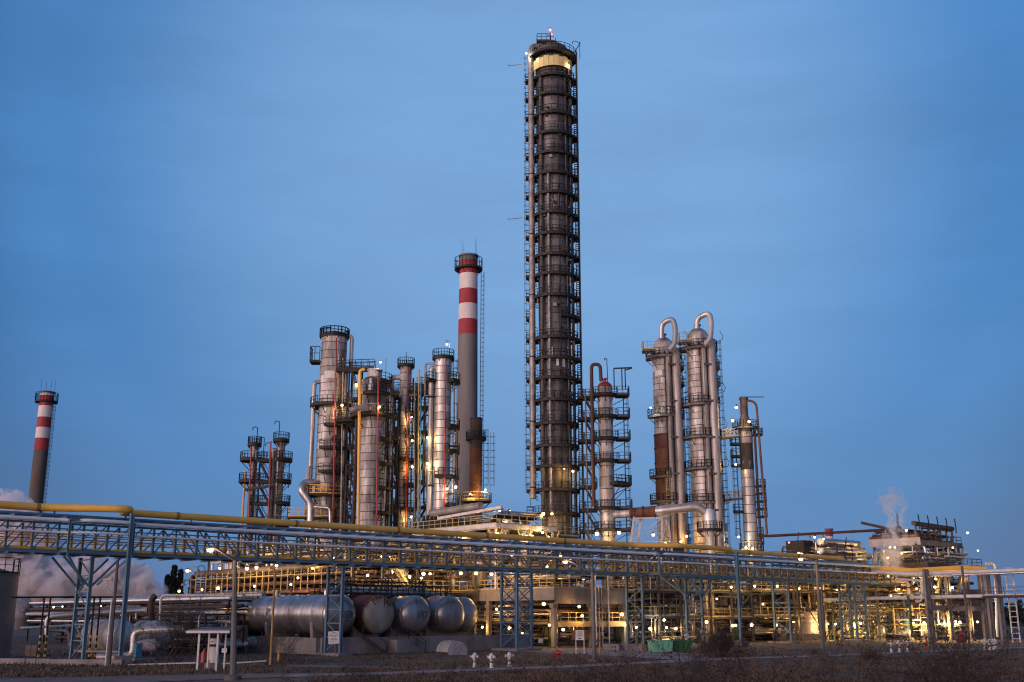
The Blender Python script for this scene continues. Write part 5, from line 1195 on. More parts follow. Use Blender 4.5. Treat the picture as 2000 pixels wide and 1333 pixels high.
# --- silver striped tank, vent shaft, white duct, green machines
p_ = G(1575, 1252); STK = thing('silver_tank', 'small silver upright tank with rust streaks and a conical roof', 'tank', (p_.x + 1.0, p_.y + 6.0, 0))
Yt = p_.y + 6; r_ = RW(62, 1222, Yt); ztk = ZV(1195, Yt); zbk = .9
for k in range(4):
    z0_ = zbk + (ztk - zbk) * k / 4; part('shell_course', MB().lathe([(r_ * .99, z0_), (r_, z0_ + .03), (r_, z0_ + (ztk - zbk) / 4 - .04), (r_ * .99, z0_ + (ztk - zbk) / 4)], 36), 'tank_streaked', STK)
part('roof', MB().lathe([(r_ * 1.03, ztk - .05), (r_ * 1.03, ztk + .05), (r_ * .3, ztk + 1.0), (.1, ztk + 1.25)], 30), 'grey_steel', STK); part('railing', rail(MB(), arc(r_ * .98, R(-200), R(20), ztk + .05, 14), 1.0, 1.2, .03), 'black_steel', STK)
for k in range(9): part('base_block', MB().lathe([(r_ * 1.6, 0), (r_ * 1.6, .9), (r_ * 1.5, .9)], 1, a0=R(-170 + k * 17.5), a1=R(-170 + k * 17.5 + 17)), 'concrete', STK)
b_ = MB(); b_.lathe([(r_ * 1.48, 0), (r_ * 1.48, .88), (0, .88)], 30); part('base', b_, 'concrete', STK)
p_ = G(1497, 1250); Yv = p_.y + 3; VS = thing('vent_shaft', 'white square vent shaft with a pyramid cap', 'vent', (P(1497, 1250, Yv).x, Yv, 0), DA)
hv = ZV(1184, Yv); w_ = .62
for k in range(4): a_ = [(-w_, -w_), (w_, -w_), (w_, w_), (-w_, w_)]; x0_, y0_ = a_[k]; x1_, y1_ = a_[(k + 1) % 4]; part('panel', MB().beam((x0_ * .98, y0_ * .98, (hv) / 2), (x1_ * .98, y1_ * .98, hv / 2), .05, hv), 'duct_white', VS)
for a_ in ((-w_, -w_), (w_, -w_), (w_, w_), (-w_, w_)): part('post', MB().beam((a_[0] * .85, a_[1] * .85, hv), (a_[0] * .85, a_[1] * .85, hv + .9), .12), 'grey_steel', VS)
part('cap', MB().lathe([(1.55, .85), (1.55, .92), (.05, 1.9)], 4, (0, 0, hv), a0=R(45), a1=R(405)), 'duct_white', VS)
Y1 = Yv + 1; HD = thing('air_duct', 'long white rectangular air duct running to the vent shaft', 'duct', P(1400, 1198, Y1 - 6)); inv = WM[HD].inverted()
pp = [P(1478, 1198, Y1 - 1), P(1455, 1197, Y1 - 2.5), P(1420, 1196, Y1 - 5), P(1385, 1196, Y1 - 7.5), P(1352, 1195, Y1 - 9.5), P(1318, 1199, Y1 - 11), P(1270, 1199, Y1 - 13), P(1243, 1200, Y1 - 14.5)]
for a, b in zip(pp[:-1], pp[1:]): part('duct_section', MB().beam(inv @ a, inv @ b.lerp(a, .01), .6, .62), 'duct_white', HD); part('flange', MB().beam(inv @ a.lerp(b, .0), inv @ a.lerp(b, .03), .7, .72), 'white_paint', HD)
a = inv @ P(1331, 1198, Y1 - 10.5); part('drop_duct', MB().beam(a, (a.x, a.y, a.z - 2.4), .55), 'duct_white', HD)
for u, w1, lab in ((1478, 1.0, 'green compressor casing left of the white vent shaft'), (1508, .7, 'green compressor casing right of the white vent shaft')):
    q = P(u, 1236, Yv + (-1 if u < 1500 else 2)); GC = thing('compressor', lab, 'machine', (q.x, q.y, 0), DA, 'green machines by the vent shaft')
    part('casing', MB().lathe([(.05, -1.2), (.7, -1.15), (1.0, -1.0), (1.0, .9), (.8, 1.2), (.05, 1.25)], 20, (0, 0, 1.9), (0, 1, 0)), 'olive_paint', GC); b_ = MB(); b_.box(-1.1, 1.1, -1.3, 1.3, 0, 1.0); part('base', b_, 'olive_paint', GC)
    part('port', MB().lathe([(.3, 0), (.3, .3), (.38, .3), (.38, .4), (0, .42)], 14, (-.98, -.3, 1.9), (-1, 0, 0)), 'grey_steel', GC)
q = G(1535, 1256.5); RD = thing('red_sheets', 'dark red steel sheets leaning on the concrete under the silver tank', 'panel', q, DA)
part('sheet', MB().beam((-1.8, .6, .05), (-.2, 1.0, 1.3), .05, 2.0), 'dark_red_paint', RD); part('sheet', MB().beam((-.2, .6, .05), (1.5, 1.0, 1.5), .05, 1.8), 'dark_red_paint', RD)
b0_, b1_ = syu(1372, 152); CV = unit('pale_vessel', 'pale upright vessel with black platform, behind the splayed trestle', 'vessel', b0_ + .3, b1_)
part('shell', MB().lathe([(.1, 3.0), (1.45, 3.6), (1.5, 9.0), (1.2, 9.7), (.1, 10)], 26), 'cladding_bright', CV); ring_platform(CV, 1.5, 2.6, -200, 60, 7.9, thick=.3)
part('skirt', MB().lathe([(1.35, 0), (1.35, 3.5)], 20), 'pipe_grey', CV)

# --- pipe bank on top at the right (1530-1700) with stubby end caps
a, b = syu(1608, 160); RP = unit('pipe_stack', 'stacked large pipes with capped ends on a high frame, right of the silver column', 'pipe rack', a, b)
frame(RP, (0, 7, 14), (0, 4, 8), (7, 9.6), 'grey_steel', .25, 3, rnd=random.Random(2))
zr = ZV(1098, 160)
for (dx, dz, r_, m_, cm) in ((-.2, 2.9, .55, 'aluminium', 'white_paint'), (1.6, 2.9, .5, 'pipe_grey', 'rust'), (-.3, 1.6, .5, 'aluminium', 'white_paint'), (1.4, 1.6, .38, 'dark_rust', 'rust'), (3.4, 1.9, .55, 'aluminium', 'white_paint'), (-.3, .5, .42, 'pipe_grey', 'white_paint'), (1.4, .5, .38, 'dark_rust', 'rust'), (3.4, .6, .5, 'aluminium', 'pipe_grey'), (5.6, 1.2, .45, 'aluminium', 'aluminium')):
    part('pipe', MB().tube([(dx + .8, 0, zr + dz), (dx + 9 - dx * .3, -.5, zr + dz)], r_, 16), m_, RP); part('end_cap', MB().lathe([(r_ * 1.06, 0), (r_ * 1.06, -.12), (r_ * .8, -.35), (.02, -.45)], 16, (dx + .8, 0, zr + dz), (1, 0, 0)), cm, RP)
mb = MB(); mb.box(-1.5, 12, -1, .5, zr - .8, zr - .3); part('beam', mb, 'pipe_brown', RP)
mb = MB(); mb.box(-.5, 2.0, 2.2, 5.2, zr + 1.0, zr + 3.2); part('cooler_box', mb, 'black_steel', RP)
deckp(RP, -1, 3.0, 3, 9.5, zr + .6, 'pipe_brown', sides='ws'); pipes(RP, 38, -1, 12, -1.5, 9, zr - .5, zr + 3.0, 141, rmax=.22, mats=['pipe_brown', 'aluminium', 'pipe_grey', 'dark_rust'])
for u, v in ((1558, 1056), (1591, 1058), (1606, 1058), (1651, 1066), (1527, 1083)):
    q = P(u, v, 160); part('lamp_mast', MB().tube([q + Vector((.3, 0, -2.6)), q + Vector((-.3, 0, -1.0)), q, q + Vector((.25, 0, 1.2))], .07, 5), 'black_steel', RP, world=True)
lamps(RP, [(1591, 1050, 159, 'pale', 300), (1608, 1053, 159, 'pale', 260), (1560, 1081, 158, 'warm', 500), (1566, 1083, 158, 'pale', 400), (1577, 1086, 158, 'pale', 260), (1541, 1060, 160, 'red', 60), (1598, 1078, 158, 'pale', 260), (1706, 1087, 166, 'pale', 200)])
for u, lab in ((1582, 'white prop holding up the long rusty overhead pipe, left of the small striped chimney'), (1705, 'pale blue prop holding up the long rusty overhead pipe, near the steam')):
    q = P(u, 1042, 175); loose('pipe_prop', MB().beam(q, (q.x, q.y, 0), .3), 'white_paint' if u < 1600 else 'duct_white', lab, 'prop')
loose('long_pipe', MB().tube([P(1478, 1046, 169), P(1500, 1047.5, 170), P(1735, 1035, 176)], .22, 10), 'rust', 'long rusty overhead pipe crossing the sky to the right of the silver column', 'pipe')
loose('u_bend_pipe', MB().tube(fillet([P(1708, 1106, 165), P(1710, 1078, 165), P(1722, 1076, 165), P(1733, 1106, 165)], 1.2, 5), .38, 12), 'pipe_grey', 'grey inverted U-bend pipe beside the steam', 'pipe')
loose('teal_post', MB().beam(P(1721, 1108, 166), P(1720, 1072, 166), .35), 'teal_paint', 'pale turquoise post behind the U-bend pipe', 'post')

# --- large unit at the far right
a, b = sy(*(Vector(((1811 - 1000) / 2187 * 165, 165, 0)).xy)); RU = unit('process_tower_block', 'big open concrete-legged process block with a roofed top deck, far right', 'industrial building', a, b)
zc_ = ZV(1057, 165); zl = ZV(1103, 165); zm_ = ZV(1166, 165)
deckp(RU, 0, 13.0, 0, 8.5, zc_, 'pipe_brown', 'grey_steel', sides='es', step=1.6, th=.3)
mb = MB(); mb.box(-.1, .05, 0, 8.5, zc_ - .6, zc_ + .6); part('edge_beam', mb, 'duct_white', RU); mb = MB(); mb.box(-.2, -.11, .2, 8.3, zc_ + .62, zc_ + 1.0); part('rust_fascia', mb, 'rust', RU); mb = MB(); mb.box(0, 13, -.15, -.01, zc_ - .6, zc_ + .2); part('edge_beam', mb, 'grey_steel', RU)
deckp(RU, -2.6, 14.5, -2.2, 9, zl, 'pipe_brown', 'dark_rust', sides='swe', step=1.5, th=.9); deckp(RU, -3, 16, -2.5, 9, zm_, 'pipe_brown', 'dark_rust', sides='s', step=1.7, th=.3)
for x in (.6, 4.6, 8.6, 12.6):
    for y in (.4, 8): part('post', MB().hbeam((x, y, zl), (x, y, zc_ - .3), .28, .28, (1, 0, 0)), 'pipe_brown', RU)
    for d_ in (-1.6, 1.6): part('knee_brace', MB().beam((x, .35, zc_ - 2.6), (x + d_, .35, zc_ - .35), .18), 'pale_yellow_rail' if x > 5 else 'grey_steel', RU)
for x, y in ((-2.2, -1.8), (3.0, -1.8), (9.2, -1.8), (14.0, -1.8), (-2.2, 8.4), (6, 8.4), (14, 8.4)):
    for d_ in (0, .75): part('column', MB().beam((x + d_, y, 0), (x + d_, y, zl - .9), .42), 'concrete', RU)
    for z in (3, 6, 8.5): part('column_tie', MB().beam((x, y, z), (x + .75, y, z), .3), 'concrete', RU)
part('beam', MB().beam((-2.2, -1.8, 4.6), (14, -1.8, 4.6), .35, .7), 'concrete', RU)
# pipe manifold on the roof
for k in range(7):
    x = .8 + k * 1.9; part('manifold_leg', MB().tube([(x, 1, zc_), (x, 1, zc_ + 2.4)], .16, 8).lathe([(.16, 1.0), (.34, 1.05), (.34, 1.25), (.16, 1.3)], 10, (x, 1, zc_)), 'pipe_brown', RU)
part('manifold', MB().tube([(.2, 1, zc_ + 2.7), (12.5, 1, zc_ + 2.5)], .36, 12), 'pipe_brown', RU); part('manifold', MB().tube([(.5, 2.5, zc_ + 1.4), (12.5, 2.5, zc_ + 1.3)], .22, 10), 'rust', RU)
part('branch_pipe', MB().tube(fillet([(-1.0, 9, zc_ + 3.2), (1.5, 2, zc_ + 1.2), (4, 1.5, zc_ + 1.1)], .5), .22, 10), 'dark_rust', RU)
for k in range(5): x = 1.2 + k * 2.9; part('roof_light_mast', MB().tube([(x, .6, zc_ + 1.8), (x + .1, .6, zc_ + 2.9), (x - .5, .4, zc_ + 4.0)], .09, 5), 'black_steel', RU)
part('relief_valve', MB().lathe([(.18, 0), (.18, .8), (.4, .9), (.4, 1.2), (.15, 1.5), (.15, 2.8), (.02, 3.3)], 12, (-.4, 3.2, zc_ + 1)), 'black_steel', RU)
pipes(RU, 40, 0, 13, .6, 8.5, zc_ + .2, zc_ + 2.2, 151, rmax=.2, mats=['pipe_brown', 'dark_rust', 'rust', 'pipe_grey']); pipes(RU, 44, -2, 14, -1.5, 8.5, zl + .2, zc_ - .6, 152, rmax=.26, mats=['pipe_brown', 'aluminium', 'olive_paint', 'pipe_grey', 'white_paint'])
pipes(RU, 66, -2, 14, -1.2, 8.5, zm_ - .3, zl - 1.2, 153, rmax=.24); pipes(RU, 60, -2, 14, -1.5, 8.5, .3, zm_ - .4, 154, rmax=.24); equip(RU, 20, -2, 13, -1, 7, 0, 155); equip(RU, 6, 0, 12, 0, 7, zm_, 156)
for x in (3.2, 9.6): part('slanting_leg', MB().beam((x, -1.2, zl - 1), (x - 2.0, -1.2, zm_ + .4), .45), 'pale_yellow_rail', RU)
lamps(RU, [(1770, 1036, 166, 'white', 200), (1738, 1069, 165, 'pale', 420), (1748, 1069, 165, 'pale', 500), (1761, 1081, 165, 'warm', 260), (1734, 1090, 164, 'warm', 260), (1890, 1041, 169, 'pale', 330), (1910, 1076, 170, 'pale', 420), (1861, 1070, 166, 'pale', 420), (1828, 1131, 164, 'pale', 450), (1826, 1147, 164, 'white', 330), (1860, 1148, 166, 'pale', 420), (1790, 1150, 163, 'warm', 420),
           (1784, 1217, 164, 'pale', 560), (1805, 1217, 163, 'pale', 450), (1812, 1218, 164, 'pale', 450), (1828, 1217, 164, 'pale', 560), (1835, 1217, 165, 'pale', 450), (1845, 1217, 166, 'pale', 560), (1867, 1214, 167, 'white', 450), (1875, 1216, 168, 'pale', 420), (1909, 1215, 170, 'warm', 300), (1800, 1165, 168, 'warm', 500), (1850, 1190, 169, 'warm', 500), (1885, 1130, 170, 'warm', 330), (1930, 1140, 172, 'warm', 200)])
# hall left of it that joins the yellow hall
hall('dense pipe module joining the yellow hall to the far right block', 1715, 166, 9, 9, (4.0, 7.2, 9.6), 80, 12, 161, [(1735, 1125, 166, 'warm', 420), (1755, 1150, 167, 'warm', 420), (1775, 1190, 168, 'warm', 450), (1740, 1165, 168, 'pale', 420)])
# pipes crossing in front at the right
def lp(pts, r, m, lab, n=10, name='pipe', f=.6): return loose(name, MB().tube(fillet([P(*p) for p in pts], f), r, n), m, lab, 'pipe')
lp([(1692, 1108.5, 162), (1780, 1115, 160), (1885, 1109, 160), (1926, 1112, 160)], .36, 'yellow_pipe', 'second thick yellow pipe crossing the far right block', 14)
lp([(1640, 1113, 165), (1780, 1122, 158), (1990, 1114, 150), (2060, 1112, 147)], .26, 'white_paint', 'upper long white pipe crossing the right edge')
lp([(1690, 1118, 164), (1790, 1126, 158), (2060, 1117, 146)], .17, 'aluminium', 'silver pipe under the upper white pipe at the right edge')
lp([(1600, 1172, 165), (1800, 1167, 158), (2060, 1162, 148)], .26, 'white_paint', 'lower long white pipe crossing the right edge')
lp([(1750, 1131, 157), (1800, 1134, 156), (1800, 1175, 156), (1788, 1175, 156)], .14, 'white_paint', 'small white pipe dropping between the two long white pipes')
lp([(1773, 1164, 157), (1777, 1190, 157), (1782, 1245, 157)], .2, 'olive_paint', 'dark green upright pipe beside the last blue trestle')
lp([(1925, 1101, 166), (1944, 1101, 166), (1948, 1245, 166)], .22, 'white_paint', 'pale pipe turning down at the far right of the block')
for u, lab in ((1811, 'first'), (1932, 'second'), (1953, 'third')):
    q0_ = P(u + 8, 1246, 156); q = Vector((q0_.x, q0_.y, 0)); T_ = thing('concrete_pylon', 'dark twin-legged concrete pylon at the right, %s from the left' % lab, 'pylon', q, DA, 'concrete pylons at the right')
    for d_ in (-.45, .45): part('leg', MB().beam((d_, 0, 0), (d_, 0, ZV(1112, 156)), .34), 'concrete', T_)
    for z in (2, 4, 6, 8): part('tie', MB().beam((-.45, 0, z), (.45, 0, z), .28), 'concrete', T_)
q = P(1985, 1248, 152); q.z = 0; LM = thing('ladder_mast', 'pale lattice ladder leaning upright at the right edge', 'ladder', q)
part('ladder', MB().beam((-.5, 0, 0), (-.5, 0, ZV(1118, 152)), .14).beam((.5, 0, 0), (.5, 0, ZV(1118, 152)), .14), 'white_paint', LM)
for k in range(14): z = .5 + k * .72; x = 0; part('rung', MB().beam((-.5 + x, 0, z), (.5 + x, 0, z), .1), 'white_paint', LM)
q = P(1893, 1250, 140); q.z = 0; loose('pole', MB().tube([q, q + Vector((0, 0, 9.6))], .16, 8), 'dark_concrete', 'slim dark pole in front of the far right block', 'pole')
q = P(1975, 1166, 150); WK = thing('walkway', 'railed walkway leaving the picture at the right edge', 'walkway', q)
part('deck', MB().beam((-4, 0, -.1), (12, -3, .1), 1.0, .2), 'dark_rust', WK); part('railing', rail(MB(), [(-4, -.5, 0), (12, -3.5, .2)], 1.2, 1.4, .04), 'pipe_brown', WK)

# long dark building behind the units, seen only through the gaps
LBD = thing('equipment_building', 'long low dark building seen in the gaps behind the process units', 'building', P(900, 1204, 205) * 1.0, .10); LBD.location.z = 0; WM[LBD] = Matrix.Translation(LBD.location) @ Matrix.Rotation(.10, 4, 'Z')
for k in range(24): m_ = MB(); m_.box(k * 4.2, k * 4.2 + 4.15, 0, .3 + .05 * (k % 2), 0, 7.4 + .5 * ((k * 7) % 3)); part('wall_panel', m_, 'dark_concrete', LBD)
m_ = MB(); m_.box(0, 100, .4, 10, 0, 7.2); part('body', m_, 'dark_concrete', LBD)
# ------------------------------------------------------------------ left-hand yard
p_ = G(-12, 1291); bt = thing('storage_tank', 'big plain grey upright storage tank cut off by the left edge', 'tank', (P(-36, 1204, 95.5).x, 95.5, 0))
rt_ = P(43, 1204, 93).x - P(-15, 1204, 93).x + .0; rt_ = abs(rt_); zt_ = ZV(1120, 93)
rt_ = 2.6
for k in range(5): part('shell_course', MB().lathe([(rt_ * .994, zt_ * k / 5), (rt_, zt_ * k / 5 + .002), (rt_, zt_ * (k + 1) / 5 - .03), (rt_ * .994, zt_ * (k + 1) / 5 - .028), (rt_ * .994, zt_ * (k + 1) / 5)], 48), 'big_tank', bt)
part('roof', MB().lathe([(rt_ * 1.03, zt_ - .1), (rt_ * 1.03, zt_ + .02), (.1, zt_ + .8)], 40), 'grey_steel', bt); part('railing', rail(MB(), arc(rt_ * 1.0, R(-200), R(60), zt_ + .05, 14), 1.3, 1.0, .03), 'black_steel', bt)

# dark low pipe rack running away to the left behind everything
a, b = sy(-29.4, 116); LR = unit('low_pipe_rack', 'dark low rack of pipes and silver lines filling the left yard', 'pipe rack', a, b)
frame(LR, (0, 5), [i * 6.5 for i in range(10)], (2.6, 4.1, 5.0), 'black_steel', .2, 8, rnd=random.Random(9))
for k, (x, z, r_, m_) in enumerate(((-.3, 5.15, .12, 'bright_pipe'), (.6, 5.2, .16, 'pipe_grey'), (1.7, 5.3, .22, 'aluminium'), (2.9, 5.2, .15, 'pipe_grey'), (3.8, 5.35, .3, 'aluminium'), (-.2, 4.25, .15, 'dark_rust'), (1.2, 4.3, .2, 'black_steel'), (2.8, 4.3, .2, 'pipe_grey'),
                                   (-.4, 2.75, .1, 'bright_pipe'), (.8, 2.9, .18, 'pipe_brown'), (2.2, 2.8, .25, 'pipe_grey'), (4, 2.8, .2, 'black_steel'), (-.5, 3.5, .26, 'aluminium'))):
    part('pipe', MB().tube([(x, -.8 + .4 * (k % 3), z + r_), (x, 58, z + r_)], r_, 9), m_, LR)
pipes(LR, 90, -.5, 5, 0, 50, .3, 4.8, 201, mats=['black_steel', 'dark_rust', 'pipe_grey', 'pipe_brown', 'black_steel', 'aluminium'], rmax=.25); equip(LR, 16, 0, 4, 1, 45, 0, 202, ('black_steel', 'pipe_grey', 'dark_concrete', 'blue_paint', 'aluminium'))
mb = MB(); mb.box(5.3, 5.5, 0, 58, 0, 3.9)
for k in range(14):
    mb = MB(); mb.box(5.4, 5.55, k * 4.2, k * 4.2 + 4.15, 0, 3.5 + .2 * (k % 3)); part('wall_panel', mb, 'dark_concrete', LR)
for u, v, Yq in ((105, 1186, 140), (122, 1185, 138), (196, 1184, 133), (362, 1228, 123), (430, 1182, 121)): lamp(LR, P(u, v, Yq), 'warm', 60, .8)
a, b = syu(402, 104); LP2 = unit('pipe_manifold', 'dark tangle of small pipes and valves in the left yard behind the vessels', 'pipework', a, b)
frame(LP2, (0, 4), [i * 5.5 for i in range(6)], (2.2, 3.6), 'black_steel', .16, 10, rnd=random.Random(19)); pipes(LP2, 110, -.5, 4, 0, 28, .2, 3.9, 211, mats=['black_steel', 'black_steel', 'dark_rust', 'pipe_grey', 'pipe_brown', 'aluminium', 'white_paint'], rmax=.17); equip(LP2, 14, 0, 3, 0, 26, 0, 212, ('black_steel', 'pipe_grey', 'blue_paint', 'dark_rust', 'aluminium'))
for k in range(12): mb = MB(); mb.box(4.3, 4.45, k * 2.5, k * 2.5 + 2.46, 0, 2.6 + .15 * (k % 3)); part('wall_panel', mb, 'dark_concrete', LP2)
# nearer frames with hazard-striped legs
for k, (u, lab) in enumerate(((86, 'black pipe gantry with striped feet nearest the big tank'), (184, 'black pipe gantry with striped feet behind the left trestle'))):
    q = P(u - 3, 1204, 91); T_ = thing('striped_gantry', lab, 'gantry', (q.x, 91, 0), DA, 'black frames with striped feet'); ht_ = ZV(1168, 91)
    for x in (0, .5): part('leg', MB().beam((x, 0, 0), (x, 0, ht_), .11), 'black_steel', T_)
    for x in (0, .5):
        for j in range(4): part('stripe', MB().beam((x, 0, .25 + j * .5), (x, 0, .45 + j * .5), .13), 'yellow_rail', T_)
    part('cross_arm', MB().beam((-2.6, 0, ht_), (2.8, 0, ht_ + .1), .14), 'black_steel', T_)
def vessel_h(u, v, Yq, r_, L_, lab):
    q = P(u, v, Yq); T_ = thing('horizontal_vessel', lab, 'vessel', (q.x, q.y, 0), DA, 'insulated horizontal vessels at the left'); z = q.z
    n_ = 5
    for k in range(n_): part('cladding_course', MB().lathe([(r_ * .985, k * L_ / n_), (r_, k * L_ / n_ + .03), (r_, (k + 1) * L_ / n_ - .03), (r_ * .985, (k + 1) * L_ / n_)], 30, (0, 0, z), (0, 1, 0)), 'cladding', T_)
    m_ = MB(); n2 = 20                                  # fluted end: tapered segments
    for k in range(n2):
        a0_, a1_ = 2 * math.pi * k / n2, 2 * math.pi * (k + .93) / n2
        m_.v += [(r_ * math.cos(a0_), 0, z + r_ * math.sin(a0_)), (r_ * math.cos(a1_), 0, z + r_ * math.sin(a1_)), (r_ * .6 * math.cos(a1_), -.42, z + r_ * .6 * math.sin(a1_)), (r_ * .6 * math.cos(a0_), -.42, z + r_ * .6 * math.sin(a0_)), (.02 * math.cos(a0_), -.6, z + .02 * math.sin(a0_))]
        b_ = len(m_.v) - 5; m_.f += [(b_, b_ + 1, b_ + 2, b_ + 3), (b_ + 3, b_ + 2, b_ + 4)]; m_.sm += [False, False]
    part('fluted_end', m_, 'cladding_bright', T_); part('backing', MB().lathe([(r_ * .97, .02), (.02, -.5)], 20, (0, 0, z), (0, 1, 0)), 'black_steel', T_)
    for y in (.8, L_ - 1): part('saddle', MB().beam((0, y, 0), (0, y, z - r_ * .6), 1.3, .4, (0, 1, 0)), 'concrete', T_)
vessel_h(236, 1242, 96, 1.35, 5.5, 'insulated silver vessel with a fluted end behind the left trestle')
vessel_h(318, 1240, 103, 1.25, 4.5, 'insulated silver vessel partly hidden by the bent silver pipe')
lp([(360, 1229, 92), (290, 1231, 92), (262, 1234, 92), (260, 1280, 92), (215, 1284, 92), (190, 1284, 93)], .30, 'cladding_bright', 'bent silver pipe rising and turning right beside the left blue post', 14, f=.55)
lp([(92, 1240, 104), (92, 1205, 104), (160, 1199, 104), (285, 1192, 104)], .26, 'cladding_bright', 'silver pipe with a bend in the left yard above the vessels', 12)
lp([(96, 1232, 100), (135, 1232, 100), (136, 1262, 100)], .16, 'pipe_grey', 'small grey pipe elbow at the left beside the striped frame')
lp([(40, 1227, 101), (140, 1222, 101)], .12, 'white_paint', 'short white pipe right of the big tank')
lp([(312, 1245, 112), (314, 1163, 112), (440, 1164, 112)], .14, 'white_paint', 'white pipe frame line behind the filling shelter')
lp([(140, 1272, 91), (230, 1274, 91)], .14, 'pipe_grey', 'low grey pipe near the ground at the left')
lp([(296, 1225, 108), (296, 1172, 108), (304, 1163, 108)], .3, 'dark_rust', 'dark rusty vent pipe giving off steam')
q = P(283, 1262, 90); MO = thing('pump_motor', 'blue pump with a round grey motor near the bent silver pipe', 'pump', (q.x, 90, 0), DA)
part('motor', MB().lathe([(.05, -.9), (.42, -.85), (.5, -.6), (.5, .5), (.3, .6), (.2, .9)], 18, (.3, 0, 1.15), (.9, -.4, .1)), 'duct_white', MO); part('pump_body', MB().beam((-.55, 0, .3), (-.55, 0, 1.35), .5, .5), 'blue_paint', MO); part('plinth', MB().beam((-.9, 0, .1), (.8, 0, .1), .6, .25), 'concrete', MO)
# barrier rail, kerb slabs, junction boxes
for (u0, v0, u1, v1, Yq, r_, lab) in ((250, 1299, 382, 1295, 81, .07, 'long white rail on the ground left of the filling shelter'), (434, 1297, 520, 1291, 83, .05, 'white rail right of the filling shelter')):
    loose('ground_rail', MB().beam(P(u0, v0, Yq), P(u1, v1, Yq + 1), .12, .1), 'white_paint', lab, 'rail')
for (u0, u1, v, lab) in ((-10, 100, 1297, 'low crumbling concrete kerb at the far left'), (100, 240, 1299, 'low concrete kerb below the left trestle')):
    a, b = G(u0, v), G(u1, v + 1); loose('kerb', MB().beam(a + Vector((0, 0, .2)), b + Vector((0, 0, .2)), .5, .4), 'concrete', lab, 'kerb')
q = G(57, 1322); JB = thing('junction_box', 'rusty grey electrical cabinet on thin legs at the lower left', 'cabinet', (q.x, q.y, 0))
for x in (-.33, .0): m_ = MB(); m_.box(x, x + .31, -.12, .12, 1.15, 1.75); part('box', m_, 'pipe_brown', JB)
for x in (-.34, .3): part('leg', MB().beam((x, 0, 0), (x, 0, 1.2), .04), 'black_steel', JB)
q = G(212, 1302); FP = thing('floodlight_pole', 'slim concrete pole with an unlit floodlight, between the left trestle and blue post', 'pole', (q.x, q.y, 0))
part('pole', MB().tube([(0, 0, 0), (0, 0, ZV(1096, q.y))], [.16, .1], 8), 'dark_concrete', FP); part('conduit', MB().tube([(-.2, -.1, 0), (-.14, -.12, 4.6)], .05, 6), 'white_paint', FP)
zf = ZV(1133, q.y); part('floodlight', MB().beam((-.85, -.1, zf), (-.25, -.1, zf + .05), .3, .16).tube([(0, 0, zf - 1.0), (-.55, -.1, zf - .6), (-.55, -.1, zf)], .04, 5), 'duct_white', FP)

# filling shelter with a dispenser
q = G(380, 1312); FS = thing('filling_shelter', 'small open shelter with a pale corrugated roof on white posts', 'shelter', (q.x, q.y, 0)); Yq = q.y
zr_ = ZV(1234, Yq); wd = P(440, 1204, Yq).x - q.x
for x in (.15, wd * .78): part('post', MB().beam((x, 0, 0), (x, 0, zr_), .12), 'white_paint', FS); part('post', MB().beam((x + (.05 if x < 1 else -.05), 2.2, 0), (x + (.05 if x < 1 else -.05), 2.2, zr_), .1), 'white_paint', FS)
m_ = MB()
for k in range(22): x = -.5 + k * (wd + .9) / 22; m_.quadbox([(x, -.4, zr_), (x + .12, -.4, zr_ + .05), (x + .12, 2.6, zr_ + .25), (x, 2.6, zr_ + .2), (x, -.4, zr_ + .04), (x + .12, -.4, zr_ + .09), (x + .12, 2.6, zr_ + .29), (x, 2.6, zr_ + .24)])
m_.beam((-.5, 1.1, zr_ + .1), (wd + .4, 1.1, zr_ + .1), 3.0, .03); part('corrugated_roof', m_, 'duct_white', FS); part('fascia', MB().beam((-.6, -.42, zr_ - .02), (wd + .45, -.42, zr_ - .02), .05, .14), 'white_paint', FS)
q = G(414, 1308); DP = thing('fuel_dispenser', 'white fuel dispenser with a black hose on a concrete plinth', 'fuel pump', (q.x, q.y, 0))
m_ = MB(); m_.box(-.45, .4, -.3, .3, 0, .42); part('plinth', m_, 'concrete', DP); m_ = MB(); m_.box(-.32, .34, -.2, .2, .43, 1.45); part('cabinet', m_, 'sign_white', DP); m_ = MB(); m_.box(-.3, .34, -.19, .2, 1.62, 1.98); part('display_head', m_, 'sign_white', DP)
m_ = MB(); m_.box(-.2, .3, -.17, .18, 1.46, 1.61); part('counter_strip', m_, 'black_steel', DP); m_ = MB(); m_.box(-.15, .02, -.2, -.192, 1.76, 1.81); part('display', m_, 'ink', DP)
part('hose', MB().tube(fillet([(-.28, -.1, 1.5), (-.5, -.15, 1.3), (-.5, -.2, .25), (-.3, -.25, .1), (-.2, -.25, .6)], .2), .03, 6), 'black_rubber', DP)
q = G(392, 1306); loose('fire_extinguisher', MB().lathe([(.1, 0), (.2, .05), (.2, .7), (.08, .85), (.04, 1.0), (0, 1.0)], 14, q + Vector((0, .6, .3))), 'fire_red', 'red fire extinguisher inside the filling shelter', 'extinguisher')
q = G(436, 1305); loose('notice_plate', MB().beam(q + Vector((-.18, 0, 1.15)), q + Vector((.18, 0, 1.15)), .03, .3), 'sign_white', 'small blank white plate on the right post of the shelter', 'plate')
q = G(528, 1299); YP = thing('striped_post', 'tall thin yellow-brown lamp post in front of the first drum', 'post', (q.x, q.y, 0)); zz = ZV(1112, q.y)
part('pole', MB().tube([(0, 0, 0), (0, 0, zz * .55), (0, 0, zz - .3), (-.1, 0, zz), (-.4, 0, zz + .1)], .09, 8), 'yellow_aged', YP)
q = G(543, 1293); loose('bollard', MB().beam(q, q + Vector((0, 0, 1.3)), .16), 'yellow_rail', 'short yellow bollard right of the thin lamp post', 'bollard')

